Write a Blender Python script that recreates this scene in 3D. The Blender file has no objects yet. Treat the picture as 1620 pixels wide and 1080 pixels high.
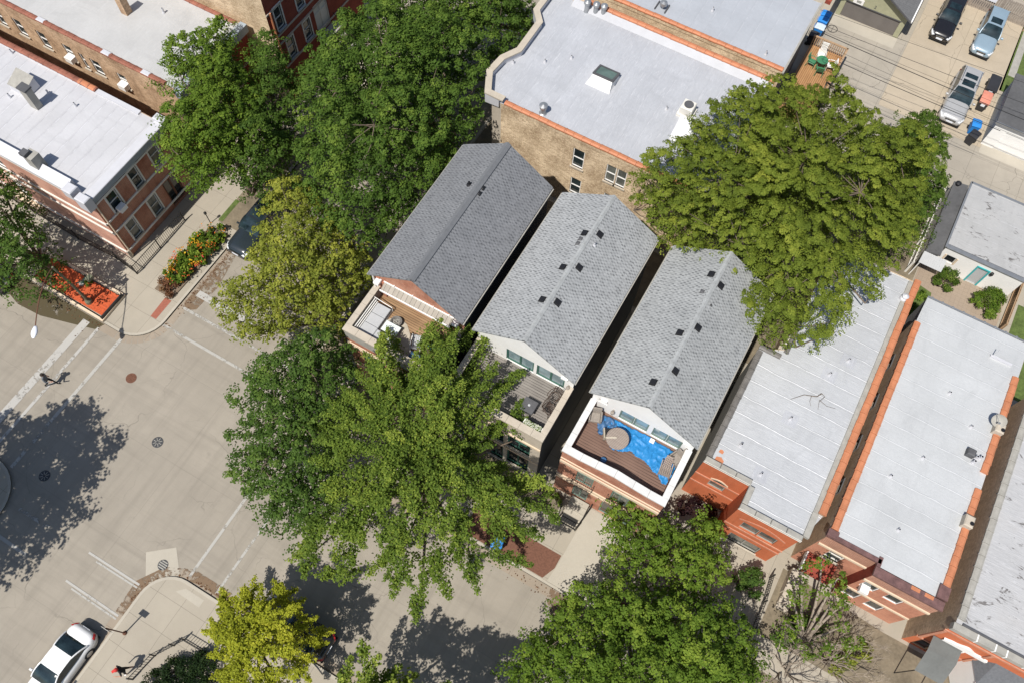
import bpy, bmesh, math, random
import numpy as np
from mathutils import Vector, Matrix

S = bpy.context.scene
COL = S.collection
random.seed(7)
RNG = np.random.default_rng(11)
PI = math.pi

# ------------------------------------------------------------------ camera, sky, sun, exposure
HC, F, PIT, ROLL, YAW = 48.0, 1313.47, 0.434038, 0.0576816, 0.4650373
def cam_axes():
    cp, sp, cr, sr, cy, sy = math.cos(PIT), math.sin(PIT), math.cos(ROLL), math.sin(ROLL), math.cos(YAW), math.sin(YAW)
    fwd = Vector((0, sp, -cp)); up = Vector((0, cp, sp)); r = Vector((1, 0, 0))
    r2 = cr*r + sr*up; u2 = -sr*r + cr*up
    R = Matrix(((cy, -sy, 0), (sy, cy, 0), (0, 0, 1)))
    return R@r2, R@u2, R@fwd
CR, CU, CF = cam_axes()
cd = bpy.data.cameras.new('camera'); cam = bpy.data.objects.new('camera', cd); COL.objects.link(cam)
cd.sensor_fit = 'HORIZONTAL'; cd.sensor_width = 36.0; cd.lens = F/1620*36
cd.clip_start = 0.5; cd.clip_end = 2000
m = Matrix((CR, CU, -CF)).transposed().to_4x4(); m.translation = Vector((0, 0, HC))
cam.matrix_world = m
S.camera = cam

def at(px, py, z=0.0):                       # where the sight line of a photo pixel meets height z
    d = CR*((px-810)/F) + CU*((540-py)/F) + CF
    t = (z-HC)/d.z
    return Vector((d.x*t, d.y*t, z))

SUN_EL, SHADOW_AZ = 59.0, 80.5
w = bpy.data.worlds.new('World'); S.world = w; w.use_nodes = True
wn = w.node_tree.nodes; bg = wn['Background']
sky = wn.new('ShaderNodeTexSky'); sky.sky_type = 'NISHITA'; sky.sun_disc = False
sky.sun_elevation = math.radians(SUN_EL); sky.sun_rotation = math.radians(270-SHADOW_AZ)
w.node_tree.links.new(sky.outputs[0], bg.inputs[0]); bg.inputs[1].default_value = 0.085
sl = bpy.data.lights.new('sun', 'SUN'); sl.energy = 4.6; sl.angle = math.radians(0.5); sl.color = (1.0, 0.955, 0.88)
sun = bpy.data.objects.new('sun', sl); COL.objects.link(sun)
a, e = math.radians(SHADOW_AZ), math.radians(SUN_EL)
sun.rotation_euler = Vector((math.cos(a)*math.cos(e), math.sin(a)*math.cos(e), -math.sin(e))).to_track_quat('-Z', 'Y').to_euler()
sun.location = (0, -30, 60)
S.view_settings.view_transform = 'Standard'; S.view_settings.look = 'None'
S.view_settings.exposure = 0.24; S.view_settings.gamma = 1.0
S.render.engine = 'CYCLES'
S.cycles.max_bounces = 6; S.cycles.transparent_max_bounces = 8

# ------------------------------------------------------------------ materials
def sr(r, g=None, b=None):                   # 0-255 display value to linear
    if g is None: g = b = r
    f = lambda c: (c/255/12.92) if c/255 <= 0.04045 else ((c/255+0.055)/1.055)**2.4
    return (f(r), f(g), f(b), 1)
class NT:
    def __init__(s, name):
        s.m = bpy.data.materials.new(name); s.m.use_nodes = True
        s.t = s.m.node_tree; s.b = s.t.nodes['Principled BSDF']; s.o = s.t.nodes['Material Output']
    def n(s, typ, props=None, **inp):
        x = s.t.nodes.new('ShaderNode'+typ)
        for k, v in (props or {}).items(): setattr(x, k, v)
        for k, v in inp.items():
            k = int(k[1:]) if k[0] == 'i' and k[1:].isdigit() else k
            s.set(x.inputs[k], v)
        return x
    def set(s, sock, v):
        if isinstance(v, bpy.types.NodeSocket): s.t.links.new(v, sock)
        else: sock.default_value = v
    def math(s, op, a, b=0.0, c=None):
        x = s.t.nodes.new('ShaderNodeMath'); x.operation = op
        s.set(x.inputs[0], a); s.set(x.inputs[1], b)
        if c is not None: s.set(x.inputs[2], c)
        return x.outputs[0]
    def pos(s):
        g = s.n('NewGeometry'); p = s.n('SeparateXYZ', i0=g.outputs['Position'])
        return g.outputs['Position'], p.outputs[0], p.outputs[1], p.outputs[2]
    def vec(s, x, y, z=0.0):
        v = s.t.nodes.new('ShaderNodeCombineXYZ')
        for i, q in enumerate((x, y, z)): s.set(v.inputs[i], q)
        return v.outputs[0]
    def noise(s, v, scale, detail=3.0, rough=0.55, dist=0.0):
        return s.n('TexNoise', i0=v, Scale=scale, Detail=detail, Roughness=rough, Distortion=dist).outputs[0]
    def mix(s, f, c1, c2, mode='MIX'):
        x = s.t.nodes.new('ShaderNodeMix'); x.data_type = 'RGBA'; x.blend_type = mode; x.clamp_factor = True
        s.set(x.inputs[0], f); s.set(x.inputs[6], c1); s.set(x.inputs[7], c2)
        return x.outputs[2]
    def ramp(s, v, lo, hi):
        x = s.t.nodes.new('ShaderNodeMapRange'); x.clamp = True
        s.set(x.inputs[0], v); s.set(x.inputs[1], lo); s.set(x.inputs[2], hi)
        return x.outputs[0]
    def bump(s, h, strength=0.3, dist=0.02):
        b = s.n('Bump', Strength=strength, Distance=dist, Height=h)
        s.t.links.new(b.outputs[0], s.b.inputs['Normal'])
    def fin(s, col=None, rough=0.7, metal=0.0, spec=0.5):
        if col is not None: s.set(s.b.inputs['Base Color'], col)
        s.set(s.b.inputs['Roughness'], rough); s.set(s.b.inputs['Metallic'], metal)
        s.set(s.b.inputs['Specular IOR Level'], spec)
        return s.m
def mul(c, k): return (min(c[0]*k, 1), min(c[1]*k, 1), min(c[2]*k, 1), 1)

def plain(name, c, rough=0.6, var=0.18, scale=3.0, metal=0.0, spec=0.4, bump=0.0):
    t = NT(name); p, x, y, z = t.pos()
    n1 = t.noise(p, scale, 4.0); n2 = t.noise(p, scale*7, 2.0)
    f = t.math('MULTIPLY_ADD', n2, 0.35, t.math('MULTIPLY', n1, 0.75))
    col = t.mix(t.ramp(f, 0.3, 0.8), mul(c, 1-var), mul(c, 1+var))
    if bump: t.bump(n2, bump, 0.01)
    return t.fin(col, rough, metal, spec)
def brick(name, c1, c2, mortar, bw=0.22, bh=0.075, ms=0.012, stain=0.35, rough=0.85, paint=0.0):
    t = NT(name); p, x, y, z = t.pos()
    v = t.vec(t.math('ADD', x, y), z)
    b = t.n('TexBrick', {'offset': 0.5}, i0=v, Color1=c1, Color2=c2, Mortar=mortar, Scale=1.0)
    b.inputs['Mortar Size'].default_value = ms; b.inputs['Mortar Smooth'].default_value = 0.3
    b.inputs['Brick Width'].default_value = bw; b.inputs['Row Height'].default_value = bh
    n1 = t.noise(p, 0.8, 5.0, 0.6); n2 = t.noise(p, 9.0, 3.0, 0.7)
    col = t.mix(t.ramp(n1, 0.35, 0.7), b.outputs[0], mul(c2, 0.75 if not paint else 0.92))
    col = t.mix(t.math('MULTIPLY', t.ramp(n2, 0.42, 0.75), stain), col, mul(c1, 1.45))
    sv = t.vec(t.math('MULTIPLY', t.math('ADD', x, y), 3.0), t.math('MULTIPLY', z, 0.35))
    col = t.mix(t.math('MULTIPLY', t.ramp(t.noise(sv, 1.0, 4.0), 0.52, 0.75), 0.35), col, mul(c2, 0.45))
    t.bump(b.outputs[1], -0.25, 0.01)
    return t.fin(col, rough, 0, 0.25)
def shingle(name, light, dark, cx, axis_slope):
    t = NT(name); p, x, y, z = t.pos()
    sl = t.math('MULTIPLY', t.math('ABSOLUTE', t.math('SUBTRACT', x, cx)), axis_slope)
    rk = t.math('DIVIDE', sl, 0.155); row = t.math('FLOOR', rk); fv = t.math('FRACT', rk)
    rh = t.n('TexWhiteNoise', {'noise_dimensions': '1D'}, W=row).outputs[0]
    uk = t.math('ADD', t.math('DIVIDE', y, 0.20), t.math('MULTIPLY_ADD', row, 0.5, t.math('MULTIPLY', rh, 0.35)))
    cell = t.math('FLOOR', uk); fu = t.math('FRACT', uk)
    ch = t.n('TexWhiteNoise', {'noise_dimensions': '2D'}, Vector=t.vec(cell, row)).outputs[0]
    ch2 = t.n('TexWhiteNoise', {'noise_dimensions': '2D'}, Vector=t.vec(t.math('ADD', cell, 31.7), row)).outputs[0]
    dash = t.math('MULTIPLY', t.ramp(t.math('ABSOLUTE', t.math('SUBTRACT', fu, 0.5)), 0.27, 0.17), t.ramp(fv, 0.92, 0.72))
    col = t.mix(ch2, mul(light, 0.88), mul(light, 1.10))
    col = t.mix(t.math('MULTIPLY', dash, t.math('MULTIPLY_ADD', ch, 0.65, 0.25)), col, dark)
    col = t.mix(t.math('MULTIPLY', t.ramp(fv, 0.86, 0.98), 0.35), col, mul(dark, 0.9))
    n = t.noise(p, 24.0, 2.0); n1 = t.noise(p, 0.5, 4.0)
    col = t.mix(t.math('MULTIPLY', t.ramp(n, 0.3, 0.75), 0.18), col, mul(light, 1.2))
    col = t.mix(t.math('MULTIPLY', t.ramp(n1, 0.4, 0.7), 0.15), col, mul(dark, 1.3))
    sv = t.noise(t.vec(t.math('MULTIPLY', y, 2.2), t.math('MULTIPLY', sl, 0.35), 1.0), 1.0, 5.0, 0.65)
    col = t.mix(t.math('MULTIPLY', t.ramp(sv, 0.5, 0.74), 0.22), col, mul(dark, 1.5)); col = t.mix(t.math('MULTIPLY', t.ramp(sv, 0.45, 0.28), 0.15), col, mul(light, 1.25))
    t.bump(t.math('SUBTRACT', 1.0, fv), 0.3, 0.01)
    return t.fin(col, 0.9, 0, 0.2)
def silver(name, c, axis='y', spacing=1.0, seam=0.5, wrinkle=0.5, patch=0.0, metal=0.15):
    t = NT(name); p, x, y, z = t.pos()
    q, r = (y, x) if axis == 'y' else (x, y)
    wob = t.math('MULTIPLY', t.math('SUBTRACT', t.noise(p, 0.7, 2.0), 0.5), 0.18)
    k = t.math('DIVIDE', t.math('ADD', q, wob), spacing)
    fr = t.math('FRACT', k); fl = t.math('FLOOR', k)
    rnd = t.n('TexWhiteNoise', {'noise_dimensions': '1D'}, W=fl).outputs[0]
    d = t.math('ABSOLUTE', t.math('SUBTRACT', fr, 0.5))
    line = t.ramp(d, 0.5-0.035/spacing, 0.5)                       # seam
    lap = t.ramp(fr, 0.80, 1.0)
    n1 = t.noise(p, 0.45, 5.0, 0.6); n2 = t.noise(p, 6.0, 4.0, 0.65)
    sv = t.vec(t.math('MULTIPLY', q, 9.0), t.math('MULTIPLY', r, 1.3), 0.0)
    n3 = t.noise(sv, 1.0, 4.0, 0.6, 1.2)
    col = t.mix(t.ramp(n1, 0.3, 0.7), mul(c, 0.90), mul(c, 1.05))
    col = t.mix(t.math('MULTIPLY', rnd, 0.25), col, mul(c, 0.80))
    col = t.mix(t.math('MULTIPLY', t.ramp(n2, 0.35, 0.75), 0.3), col, mul(c, 0.78))
    col = t.mix(t.math('MULTIPLY', lap, 0.42*seam), col, mul(c, 0.66))
    brk = t.ramp(t.noise(t.vec(t.math('MULTIPLY', q, 0.5), t.math('MULTIPLY', r, 1.6)), 1.0, 3.0), 0.38, 0.6)
    col = t.mix(t.math('MULTIPLY', t.math('MULTIPLY', line, brk), seam), col, (0.72, 0.72, 0.75, 1))
    if patch:
        pn = t.noise(t.vec(t.math('MULTIPLY', q, 2.2), t.math('MULTIPLY', r, 0.8), 3.0), 1.0, 6.0, 0.75, 0.6)
        col = t.mix(t.ramp(pn, 0.585, 0.62), col, (0.16, 0.15, 0.145, 1))
        col = t.mix(t.math('MULTIPLY', t.ramp(n1, 0.5, 0.7), patch), col, (0.40, 0.38, 0.36, 1))
    st1 = t.noise(t.vec(t.math('MULTIPLY', q, 0.35), t.math('MULTIPLY', r, 0.9), 7.0), 1.0, 6.0, 0.7, 0.8)
    col = t.mix(t.math('MULTIPLY', t.ramp(st1, 0.52, 0.72), 0.28), col, mul(c, 0.62))
    col = t.mix(t.math('MULTIPLY', t.ramp(n3, 0.56, 0.74), 0.45*wrinkle), col, (0.74, 0.74, 0.76, 1)); col = t.mix(t.math('MULTIPLY', t.ramp(n3, 0.46, 0.32), 0.30*wrinkle), col, mul(c, 0.68))
    h = t.math('ADD', t.math('MULTIPLY', n3, wrinkle), t.math('MULTIPLY_ADD', n2, 0.25, t.math('MULTIPLY', line, 0.7*seam)))
    t.bump(h, 0.5, 0.06)
    return t.fin(col, 0.52, metal, 0.4)
def boards(name, c1, c2, axis='x', wdt=0.14, gap=0.012):
    t = NT(name); p, x, y, z = t.pos()
    q, r = (y, x) if axis == 'x' else (x, y)
    k = t.math('DIVIDE', q, wdt); fl = t.math('FLOOR', k); fr = t.math('FRACT', k)
    rnd = t.n('TexWhiteNoise', {'noise_dimensions': '1D'}, W=fl).outputs[0]
    sv = t.vec(t.math('MULTIPLY', r, 0.9), t.math('MULTIPLY', q, 12.0), 0.0)
    g = t.noise(sv, 1.0, 4.0, 0.65)
    col = t.mix(rnd, c1, c2)
    col = t.mix(t.math('MULTIPLY', t.ramp(g, 0.35, 0.75), 0.5), col, mul(c1, 0.65))
    col = t.mix(t.math('LESS_THAN', fr, gap/wdt*2), col, mul(c1, 0.22))
    n1 = t.noise(p, 1.0, 3.0)
    col = t.mix(t.math('MULTIPLY', t.ramp(n1, 0.4, 0.7), 0.3), col, mul(c2, 1.2))
    return t.fin(col, 0.75, 0, 0.3)
def paving(name, c, jx=None, jy=None, ox=0.0, oy=0.0, crack=0.0, stain=0.4, jw=0.02, grit=0.25, crack_scale=0.16, jstr=0.55, lanes=0):
    t = NT(name); p, x, y, z = t.pos()
    n1 = t.noise(p, 0.16, 5.0, 0.6); n2 = t.noise(p, 1.3, 5.0, 0.65); n3 = t.noise(p, 26.0, 2.0, 0.6)
    col = t.mix(t.ramp(n1, 0.32, 0.68), mul(c, 0.86), mul(c, 1.08))
    col = t.mix(t.math('MULTIPLY', t.ramp(n2, 0.42, 0.78), stain), col, mul(c, 0.70))
    col = t.mix(t.math('MULTIPLY', t.ramp(n3, 0.35, 0.8), grit), col, mul(c, 1.3))
    wob = t.math('MULTIPLY', t.math('SUBTRACT', t.noise(p, 0.9, 3.0), 0.5), 0.07)
    for q, j, o in ((x, jx, ox), (y, jy, oy)):
        if not j: continue
        k = t.math('DIVIDE', t.math('ADD', t.math('SUBTRACT', q, o), wob), j)
        d = t.math('ABSOLUTE', t.math('SUBTRACT', t.math('FRACT', k), 0.5))
        line = t.ramp(d, 0.5-jw/j, 0.5-jw*0.3/j)
        rn = t.n('TexWhiteNoise', {'noise_dimensions': '1D'}, W=t.math('FLOOR', t.math('ADD', k, 0.0))).outputs[0]
        col = t.mix(t.math('MULTIPLY', rn, 0.14), col, mul(c, 0.75))
        col = t.mix(t.math('MULTIPLY', line, jstr), col, mul(c, 0.28))
    if crack:
        dv = t.n('TexNoise', i0=p, Scale=0.5, Detail=4.0)
        pv = t.n('VectorMath', {'operation': 'MULTIPLY_ADD'}, i0=dv.outputs[1], i1=(2.2, 2.2, 0), i2=p)
        vo = t.n('TexVoronoi', {'feature': 'DISTANCE_TO_EDGE', 'voronoi_dimensions': '2D'}, Vector=pv.outputs[0], Scale=crack_scale)
        msk = t.ramp(t.noise(p, 0.22, 3.0), 0.42, 0.6)
        ln = t.ramp(vo.outputs[0], 0.0055, 0.0015)
        col = t.mix(t.math('MULTIPLY', t.math('MULTIPLY', ln, msk), crack), col, mul(c, 0.22))
        vo2 = t.n('TexVoronoi', {'feature': 'DISTANCE_TO_EDGE', 'voronoi_dimensions': '2D'}, Vector=pv.outputs[0], Scale=crack_scale*2.7)
        msk2 = t.ramp(t.noise(p, 0.3, 2.0), 0.55, 0.66)
        col = t.mix(t.math('MULTIPLY', t.math('MULTIPLY', t.ramp(vo2.outputs[0], 0.012, 0.004), msk2), crack*0.6), col, mul(c, 0.3))
    if lanes:                                   # slab-to-slab tone, tyre wear and oil along the lanes
        br = t.n('TexBrick', {'offset': 0.35}, i0=t.vec(x, y), Color1=(0, 0, 0, 1), Color2=(1, 1, 1, 1), Mortar=(0.5, 0.5, 0.5, 1), Scale=1.0)
        br.inputs['Brick Width'].default_value = 6.1; br.inputs['Row Height'].default_value = 3.3; br.inputs['Mortar Size'].default_value = 0.0
        col = t.mix(t.math('MULTIPLY', br.outputs[0], 0.20), col, mul(c, 0.72))
        for u_, v_ in ((x, y), (y, x)):
            tn = t.noise(t.vec(t.math('MULTIPLY', u_, 0.10), t.math('MULTIPLY', v_, 1.5), 2.0), 1.0, 5.0, 0.6, 0.5)
            col = t.mix(t.math('MULTIPLY', t.ramp(tn, 0.48, 0.70), 0.36), col, mul(c, 0.62))
        on = t.noise(p, 0.75, 5.0, 0.7)
        col = t.mix(t.math('MULTIPLY', t.ramp(on, 0.62, 0.74), 0.35), col, mul(c, 0.5))
    t.bump(n3, 0.12, 0.01)
    return t.fin(col, 0.88, 0, 0.25)
def worn_paint(name, c, wear=0.5):
    t = NT(name); p, x, y, z = t.pos()
    n = t.noise(p, 3.5, 6.0, 0.75, 0.4); n2 = t.noise(p, 0.4, 3.0)
    f = t.math('ADD', t.math('MULTIPLY', n, 0.7), t.math('MULTIPLY', n2, 0.5))
    tr = t.n('BsdfTransparent'); mx = t.n('MixShader', i0=t.ramp(f, wear-0.03, wear+0.06), i1=tr.outputs[0], i2=t.b.outputs[0])
    t.t.links.new(mx.outputs[0], t.o.inputs[0])
    return t.fin(c, 0.8, 0, 0.3)
def glass(name, c=(0.02, 0.03, 0.032, 1), rough=0.04, var=0.6):
    t = NT(name); p, x, y, z = t.pos()
    col = t.mix(t.ramp(t.noise(p, 1.6, 3.0), 0.35, 0.7), mul(c, 1-var*0.6), mul(c, 1+var))
    return t.fin(col, rough, 0, 0.6)
def paint(name, c, rough=0.25, metal=0.0, coat=0.6):
    t = NT(name); t.b.inputs['Coat Weight'].default_value = coat; t.b.inputs['Coat Roughness'].default_value = 0.06
    p, x, y, z = t.pos()
    col = t.mix(t.math('MULTIPLY', t.ramp(t.noise(p, 2.2, 4.0), 0.45, 0.75), 0.12), c, mul(c, 0.6))
    return t.fin(col, rough, metal, 0.5)
def leafmat(name, dark, mid, light, trans=0.32):
    t = NT(name)
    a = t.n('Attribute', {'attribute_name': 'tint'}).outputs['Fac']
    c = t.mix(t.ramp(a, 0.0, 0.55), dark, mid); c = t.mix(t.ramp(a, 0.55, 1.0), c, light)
    t.fin(c, 0.65, 0, 0.12)
    tr = t.n('BsdfTranslucent', Color=t.mix(0.5, c, light))
    mx = t.n('MixShader', i0=trans+0.05, i1=t.b.outputs[0], i2=tr.outputs[0])
    t.t.links.new(mx.outputs[0], t.o.inputs[0])
    return t.m
def bark(name, c):
    t = NT(name); p, x, y, z = t.pos()
    n = t.noise(t.vec(t.math('MULTIPLY', x, 9), t.math('MULTIPLY', y, 9), t.math('MULTIPLY', z, 2.0)), 1.0, 4.0)
    t.bump(n, 0.5, 0.02)
    return t.fin(t.mix(t.ramp(n, 0.3, 0.7), mul(c, 0.6), mul(c, 1.2)), 0.9, 0, 0.2)

MT = {}
def defmats():
    D = MT
    D['soil'] = plain('soil', (0.16, 0.12, 0.085, 1), 0.95, 0.35, 1.5, bump=0.3)
    D['road'] = paving('road_concrete', (0.3091, 0.2769, 0.2307, 1), jx=7.3, jy=4.9, ox=-1.3, oy=2.9, crack=0.5, stain=0.34, jw=0.024, jstr=0.2, grit=0.32, lanes=1)
    D['gutter'] = paving('gutter_concrete', (0.3096, 0.258, 0.2021, 1), jx=3.0, jy=3.0, stain=0.55, jw=0.02)
    D['walk'] = paving('sidewalk_concrete', (0.36, 0.3225, 0.2632, 1), jx=1.62, jy=1.62, ox=0.1, oy=0.0, stain=0.25, jw=0.016, jstr=0.6)
    D['alley'] = paving('alley_concrete', (0.4214, 0.3569, 0.2709, 1), jx=3.75, jy=4.55, ox=3.95, oy=57.7, crack=0.7, stain=0.35, jw=0.02, crack_scale=0.22)
    D['alley2'] = paving('old_grey_concrete', (0.3526, 0.3182, 0.2666, 1), jx=1.9, jy=1.9, crack=0.9, stain=0.5, jw=0.018, crack_scale=0.3)
    D['patchc'] = paving('pale_concrete', (0.4042, 0.3698, 0.3096, 1), stain=0.25)
    D['yardc'] = paving('yard_pavers', (0.3251, 0.2593, 0.2012, 1), jx=0.3, jy=0.3, stain=0.3, jw=0.012, jstr=0.3)
    D['white_line'] = worn_paint('white_road_paint', (0.3802, 0.3683, 0.3406, 1), 0.535)
    D['white_bar'] = worn_paint('bright_road_paint', (0.396, 0.3841, 0.3604, 1), 0.505)
    D['lot'] = plain('packed_earth', (0.176, 0.1452, 0.1012, 1), 0.95, 0.4, 0.9, bump=0.3)
    D['stain'] = worn_paint('damp_gutter_stain', (0.0748, 0.0598, 0.0308, 1), 0.47)
    D['dirt'] = worn_paint('brown_silt', (0.176, 0.1188, 0.0748, 1), 0.56)
    D['lawn'] = plain('lawn_turf', (0.085, 0.12, 0.03, 1), 0.95, 0.5, 4.0, bump=0.5)
    D['mulch'] = plain('red_mulch', (0.4576, 0.086, 0.0295, 1), 0.95, 0.45, 9.0, bump=0.8)
    D['mulch2'] = plain('brown_red_mulch', (0.15, 0.07, 0.046, 1), 0.95, 0.35, 9.0, bump=0.6)
    D['tactile'] = plain('red_tactile_paving', (0.2904, 0.1012, 0.066, 1), 0.85, 0.2, 8.0)
    D['brick_red'] = brick('red_brick', (0.477, 0.2001, 0.1237, 1), (0.387, 0.1527, 0.0956, 1), (0.52, 0.39, 0.3, 1))
    D['brick_b2s'] = brick('pinkish_red_brick', (0.57, 0.3086, 0.2318, 1), (0.494, 0.2554, 0.1912, 1), (0.6, 0.4, 0.3, 1))
    D['brick_dkred'] = brick('deep_red_brick', (0.324, 0.0648, 0.0374, 1), (0.252, 0.0486, 0.0304, 1), (0.2, 0.08, 0.06, 1))
    D['brick_tan'] = brick('tan_common_brick', (0.74, 0.57, 0.385, 1), (0.40, 0.275, 0.17, 1), (0.72, 0.60, 0.45, 1), 0.30, 0.11, ms=0.016, stain=0.55)
    D['brick_tan2'] = brick('weathered_tan_brick', (0.60, 0.42, 0.27, 1), (0.34, 0.215, 0.13, 1), (0.58, 0.44, 0.31, 1), 0.30, 0.11, ms=0.016, stain=0.5)
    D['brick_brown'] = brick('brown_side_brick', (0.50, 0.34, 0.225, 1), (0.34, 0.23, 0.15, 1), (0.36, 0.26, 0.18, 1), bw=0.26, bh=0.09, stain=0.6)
    D['brick_gap_sunlit'] = brick('sun_brightened_brown_brick', (0.74, 0.56, 0.40, 1), (0.50, 0.36, 0.25, 1), (0.5, 0.38, 0.28, 1), bw=0.26, bh=0.09, stain=0.5, paint=1)  # brown brick lightened, grazing sunlight in the gaps painted into its colour
    D['brick_orange'] = brick('painted_orange_brick', (0.4921, 0.1628, 0.082, 1), (0.504, 0.1458, 0.0632, 1), (0.5, 0.115, 0.045, 1), stain=0.15, paint=1)
    D['brick_b8'] = brick('salmon_face_brick', (0.54, 0.2527, 0.1631, 1), (0.468, 0.2001, 0.1294, 1), (0.5, 0.27, 0.18, 1), stain=0.3)
    D['brick_b8t'] = brick('ribbed_salmon_brick', (0.504, 0.2843, 0.2025, 1), (0.432, 0.2317, 0.1631, 1), (0.32, 0.15, 0.10, 1), bw=0.09, bh=0.3, ms=0.015, stain=0.2)
    D['stone'] = plain('limestone', (0.44, 0.3872, 0.3168, 1), 0.8, 0.14, 2.0)
    D['stone_grey'] = plain('grey_coping_stone', (0.3168, 0.3036, 0.2728, 1), 0.85, 0.22, 2.5)
    D['stone_dark'] = plain('dark_glazed_coping', (0.15, 0.14, 0.13, 1), 0.6, 0.4, 2.5)
    D['white'] = plain('white_paint', (0.78, 0.77, 0.75, 1), 0.55, 0.05, 1.5)
    D['offwhite'] = plain('off_white_trim', (0.66, 0.64, 0.59, 1), 0.6, 0.1, 1.5)
    D['cream'] = plain('cream_stone', (0.62, 0.50, 0.37, 1), 0.75, 0.12, 2.0)
    D['terra'] = plain('terracotta_tile', (0.4682, 0.1817, 0.09, 1), 0.6, 0.22, 1.7)
    D['terra_old'] = plain('weathered_terracotta', (0.25, 0.095, 0.062, 1), 0.75, 0.45, 1.3)
    D['shingle_dark'] = shingle('charcoal_shingles', (0.2104, 0.2156, 0.2259, 1), (0.075, 0.078, 0.086, 1), -13.87, 1.18)
    D['shingle_a'] = shingle('pale_grey_shingles', (0.348, 0.3567, 0.361, 1), (0.10, 0.105, 0.11, 1), -7.29, 1.18)
    D['shingle_b'] = shingle('light_grey_shingles', (0.335, 0.3437, 0.3437, 1), (0.10, 0.105, 0.11, 1), -0.40, 1.18)
    D['ridge'] = plain('ridge_shingles', (0.35, 0.36, 0.36, 1), 0.9, 0.25, 4.0)
    D['ridge_dark'] = plain('dark_ridge_shingles', (0.15, 0.155, 0.165, 1), 0.9, 0.15, 5.0)
    D['shingle_g'] = shingle('garage_shingles', (0.16, 0.16, 0.16, 1), (0.10, 0.10, 0.105, 1), 0.6, 1.1)
    D['silver_a'] = silver('silver_coat_ribbed', (0.4929, 0.5043, 0.5205, 1), 'y', 1.05, 0.85, 0.5)
    D['silver_b'] = silver('silver_coat_smooth', (0.5208, 0.5321, 0.5385, 1), 'y', 0.98, 0.5, 0.15)
    D['silver_c'] = silver('silver_coat_wrinkled', (0.4836, 0.4951, 0.525, 1), 'x', 0.95, 0.35, 0.8)
    D['silver_d'] = silver('silver_coat_plain', (0.4464, 0.4673, 0.5026, 1), 'x', 0.98, 0.35, 0.2)
    D['silver_w'] = silver('white_coat_banded', (0.5333, 0.5306, 0.5483, 1), 'x', 0.82, 0.9, 0.1, metal=0.05)
    D['silver_w2'] = silver('white_coat_grainy', (0.4836, 0.4812, 0.4756, 1), 'x', 1.0, 0.12, 0.3, metal=0.05)
    D['silver_p'] = silver('silver_coat_peeling', (0.4836, 0.4812, 0.4846, 1), 'y', 1.0, 0.2, 0.7, patch=0.35)
    D['silver_g'] = silver('garage_coat_peeling', (0.4557, 0.4534, 0.4487, 1), 'y', 0.95, 0.35, 0.3, patch=0.15)
    D['flash'] = plain('bright_flashing', (0.5456, 0.5456, 0.572, 1), 0.5, 0.06, 3.0, metal=0.1)
    D['cant'] = plain('silver_cant_strip', (0.3608, 0.368, 0.3969, 1), 0.5, 0.08, 2.0)
    D['white_cap'] = plain('white_parapet_cap', (0.60, 0.595, 0.58, 1), 0.6, 0.12, 1.3)
    D['deck_wood'] = boards('cedar_deck', (0.264, 0.1628, 0.088, 1), (0.36, 0.225, 0.125, 1), 'x')
    D['deck_brown'] = boards('brown_composite_deck', (0.154, 0.0924, 0.0704, 1), (0.20, 0.125, 0.095, 1), 'x', 0.15)
    D['deck_grey'] = boards('grey_deck', (0.1945, 0.1758, 0.1608, 1), (0.255, 0.2338, 0.2125, 1), 'x', 0.15)
    D['deck_amber'] = boards('amber_deck', (0.36, 0.19, 0.085, 1), (0.42, 0.235, 0.11, 1), 'y', 0.14)
    D['fence_wood'] = boards('grey_fence_wood', (0.32, 0.28, 0.225, 1), (0.40, 0.36, 0.30, 1), 'y', 0.16)
    D['glass'] = glass('window_glass'); D['glass_teal'] = glass('reflective_glass', (0.20, 0.28, 0.30, 1), 0.08, 0.35)
    D['glass_dark'] = glass('dark_glass', (0.012, 0.014, 0.016, 1)); D['glass_grey'] = glass('grey_glass', (0.10, 0.105, 0.095, 1), 0.12, 0.5)
    D['glass_sky'] = glass('skylight_glass', (0.10, 0.15, 0.13, 1), 0.35, 0.3)
    D['car_glass'] = glass('car_glass', (0.014, 0.025, 0.03, 1), 0.03, 0.7)
    D['blind'] = glass('blinds_behind_glass', (0.36, 0.36, 0.33, 1), 0.2, 0.3)
    D['green_frame'] = plain('green_window_frame', (0.035, 0.115, 0.085, 1), 0.5, 0.15)
    D['sage_frame'] = plain('sage_window_frame', (0.15, 0.21, 0.175, 1), 0.55, 0.12)
    D['teal'] = plain('teal_paint', (0.05, 0.36, 0.38, 1), 0.5, 0.1)
    D['black'] = plain('black_metal', (0.018, 0.018, 0.018, 1), 0.5, 0.2)
    D['black_v'] = plain('black_plastic_vent', (0.012, 0.012, 0.014, 1), 0.5, 0.2)
    D['grey_metal'] = plain('grey_metal', (0.35, 0.36, 0.37, 1), 0.4, 0.15, metal=0.6)
    D['dark_grey'] = plain('dark_grey', (0.085, 0.085, 0.09, 1), 0.7, 0.2)
    D['felt'] = plain('dark_roofing_felt', (0.095, 0.095, 0.098, 1), 0.9, 0.3, 0.7)
    D['siding_dark'] = plain('dark_siding', (0.075, 0.082, 0.088, 1), 0.8, 0.2, 1.0)
    D['siding_grey'] = boards('grey_corrugated_siding', (0.30, 0.31, 0.32, 1), (0.36, 0.37, 0.38, 1), 'x', 0.16)
    D['sage'] = plain('sage_siding', (0.34, 0.335, 0.22, 1), 0.75, 0.1)
    D['door_grey'] = boards('grey_garage_door', (0.15, 0.135, 0.125, 1), (0.165, 0.15, 0.14, 1), 'x', 0.4)
    D['wood'] = plain('raw_wood', (0.36, 0.24, 0.145, 1), 0.8, 0.25, 5.0)
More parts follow.
